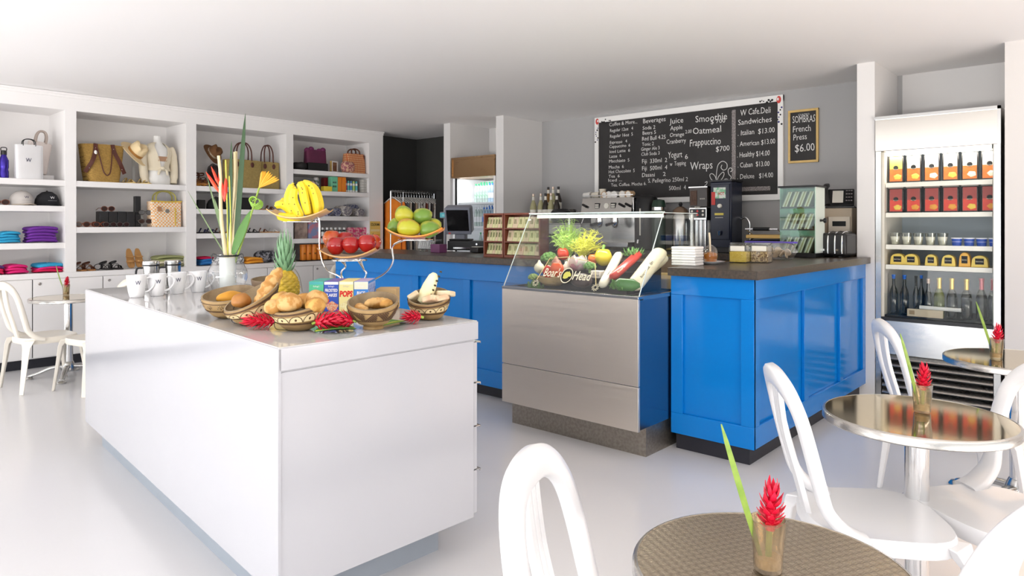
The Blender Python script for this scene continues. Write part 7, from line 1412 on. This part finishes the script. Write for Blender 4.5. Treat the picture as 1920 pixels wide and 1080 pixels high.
def canister(label, px, z, r, h, m, cm, dy=.10, cat='bottle', nm='small_bottle', band=None):
    t = thing(nm, label, cat, (sxp(px,dy), YS+dy, z+.0006)); part('body', MB().lathe([(0,0),(r*.94,0),(r,.004),(r,h*.74),(r*.8,h*.80),(0,h*.80)], 16), m, t); part('cap', MB().lathe([(r*.78,h*.78),(r*.78,h*.98),(r*.6,h),(0,h)], 16), cm, t)
    if band: part('label_band', MB().lathe([(r*1.012,h*.2),(r*1.012,h*.6)], 16), band, t)
GRB = mat('mint_green_carton',(.20,.62,.38),.4); ORB = mat('orange_bottle',(.90,.28,.03),.35)
t = carton('mint green carton with dark print among the lotions', 624, 12, z2-.001, .19, GRB); text('brand_print', '==', .05, (0,-.0405,.10), (1,0,0), (0,0,1), BLACKM, t, 'C', fit=.055, bold=.03); text('brand_print', '==', .05, (0,-.0405,.05), (1,0,0), (0,0,1), BLACKM, t, 'C', fit=.055, bold=.03)
carton('dark red carton behind the yellow carton', 611, 12, z2-.001, .18, mat('dark_red_carton',(.28,.03,.03),.4), dy=.22); carton('small yellow carton low on the lotion shelf', 612, 15, z2-.001, .062, mat('yellow_carton',(.85,.65,.05),.4), dy=.06)
for px, lb in ((634,'left'),(642,'right')): carton('tall orange carton, %s of two beside the mint green one' % lb, px, 7, z2-.001, .19, ORB)
for i, (px, c) in enumerate(((648,(.75,.10,.18)),(653,(.10,.50,.55)),(658,(.08,.30,.60)),(663,(.45,.65,.15)),(668,(.10,.45,.50)))): canister(['red','teal','blue','lime','sea green'][i]+' capped white lotion bottle on the lotion shelf', px, z2-.001, .018, .15, mat('lotion_white',(.86,.86,.82),.35), mat('lotion_cap_%d' % i, c, .35), band=mat('lotion_cap_%d' % i))
for i in range(5): 
    m = MB(); m.lathe([(0,0),(.05,0),(.055,.008),(.055,.026),(.05,.034),(0,.034)], 18); solo('tin_stack_item', m, mat('grey_tin',(.52,.50,.46),.4,noise=(40,.5,(.3,.3,.28))), ['lowest','second','third','fourth','topmost'][i]+' round grey tin in the stack at the right end', 'tin', (sxp(681,.10),YS+.10,z2+.0352*i)).name = 'round_tin'
canister('skull printed jar behind the bananas', 593, z2-.001, .04, .17, mat('skull_jar',(.12,.16,.12),.4,noise=(30,.9,(.75,.75,.75))), mat('grey_lid',(.5,.48,.46),.4), cat='jar', nm='printed_jar'); cloth_heap('small heap of wrapped sweets behind the bananas', 565, z2-.001, 26, .09, mat('sweet_mix',(.6,.5,.4),.4,noise=(50,.95,(.25,.08,.06))), 21, .12); cloth_heap('patterned pouch behind the banana tips', 582, z2-.001, 12, .12, mat('pouch_mix',(.65,.45,.35),.5,noise=(40,.9,(.2,.1,.15))), 22, .08)
# rolled towels
def roll(label, px, z, r, m, dy=.14):
    p = (sxp(px,dy), YS+dy, z+.001+r); t = thing('rolled_towel', label, 'towel', p); m_ = MB(); m_.M = Matrix.Rotation(PI/2,4,'X'); m_.lathe([(0,-.12),(r*.95,-.12),(r,-.11),(r,.11),(r*.95,.12),(0,.12)], 22); part('roll', m_, m, t, ang=60)
    sp2 = [Vector((r*.9*(1-k/40)*math.cos(k*.55), -.121, r*.9*(1-k/40)*math.sin(k*.55))) for k in range(38)]; part('spiral_edge', MB().tube(sp2, .003, 4), fab('towel_dark',(.10,.10,.16)), t)
TW1 = fab('towel_print',(.62,.58,.52),(.25,.22,.24),40,.9); TW2 = fab('towel_navy',(.10,.11,.22),(.5,.5,.55),40,.9); TW3 = fab('towel_tan',(.55,.34,.18),(.75,.6,.4),30,.8)
roll('big grey print rolled towel in the middle of the towel shelf', 642, 1.425, .068, TW1, .10); roll('grey print rolled towel at the right of the towel shelf', 667, 1.425, .052, TW1, .10); roll('navy print rolled towel left of the big grey one', 624, 1.425, .050, TW2, .13); roll('small blue rolled towel at the left', 607, 1.425, .036, TW2, .10); roll('navy rolled towel behind the two grey ones', 656, 1.425+.04, .06, TW2, .28); roll('tan rolled towel at the far right back', 680, 1.425+.03, .065, TW3, .28)
# row 4 and 5
p4 = shelf_pos(566,1.147,.08); t = carton('framed photo print leaning behind the fruit stand', 564, 24, 1.1465, .215, mat('photo_print',(.55,.42,.35),.4,noise=(6,.8,(.25,.18,.16))), dy=.10, d=.02, nm='photo_card')
carton('pink and blue printed bag beside the framed photo', 587, 22, 1.1465, .20, mat('pink_print',(.62,.25,.32),.4,noise=(14,.9,(.25,.35,.60))), dy=.12, d=.06, nm='printed_bag')
for i, px in enumerate((605,613,621,629,637,645)): canister(['first','second','third','fourth','fifth','sixth'][i]+' dark toiletry bottle from the left behind the apples', px, 1.1465, .022, .135, mat('dark_toiletry',(.05,.06,.06),.3), mat('white_cap',(.8,.8,.78),.4), band=mat('lotion_white'))
PKT = mat('pink_tin',(.72,.06,.20),.35,noise=(30,.8,(.85,.55,.5)))
for i, (px, r) in enumerate(((658,0),(670,0),(682,0),(658,1),(670,1),(682,1))): carton(['left','middle','right'][i%3]+' pink printed tin in the %s row' % ['lower','upper'][r], px, 11, 1.1465+.068*r, .066, PKT, cat='tin', nm='pink_tin')
part_lbl = ['first','second','third','fourth','fifth','sixth']
for i, px in enumerate((569,579,589,599,610,620)):
    t = thing('orange_canister', part_lbl[i]+' orange canister from the left on the bottom right ledge', 'canister', (sxp(px,.08),YS+.09,LEDGE+.012), 0, 'orange canisters'); part('body', MB().lathe([(0,0),(.036,0),(.038,.005),(.038,.165),(.036,.172),(0,.172)], 18), ORB, t); part('lid', MB().lathe([(.039,.165),(.039,.188),(.035,.192),(0,.192)], 18), mat('orange_lid',(.80,.22,.02),.35), t); text('brand_print', 'W', .03, (0,-.0392,.07), (1,0,0), (0,0,1), BLACKM, t, 'C', fit=.03, bold=.02)
solo('canister_tray', MB().box(0, sxp(628,.08)-sxp(562,.08), -.05, .10, 0, .0105), BLACKM, 'black tray under the orange canisters', 'tray', (sxp(562,.08),YS+.07,LEDGE+.0006))
# poster on the end upright
a = at(694,415,y=YS-.004); b = at(713,474,y=YS-.004); ps = thing('yellow_poster', 'yellow printed price poster on the end of the shelf wall', 'poster', (a.x,YS-.001,b.z)); w_ = b.x-a.x; h_ = a.z-b.z; part('sheet', MB().box(0,w_,-.003,0,0,h_), mat('yellow_sheet',(.85,.62,.16),.6), ps); text('print', 'COLORAMA', .05, (w_/2,-.0032,h_*.86), (1,0,0), (0,0,1), BLACKM, ps, 'C', fit=w_*.9, bold=.02)
for k in range(5): part('print_band', MB().box(w_*.06,w_*.94,-.0036,-.003,h_*(.08+.15*k),h_*(.15+.15*k)), mat('orange_band',(.80,.40,.06),.6) if k % 2 else mat('pale_band',(.90,.78,.42),.6), ps)
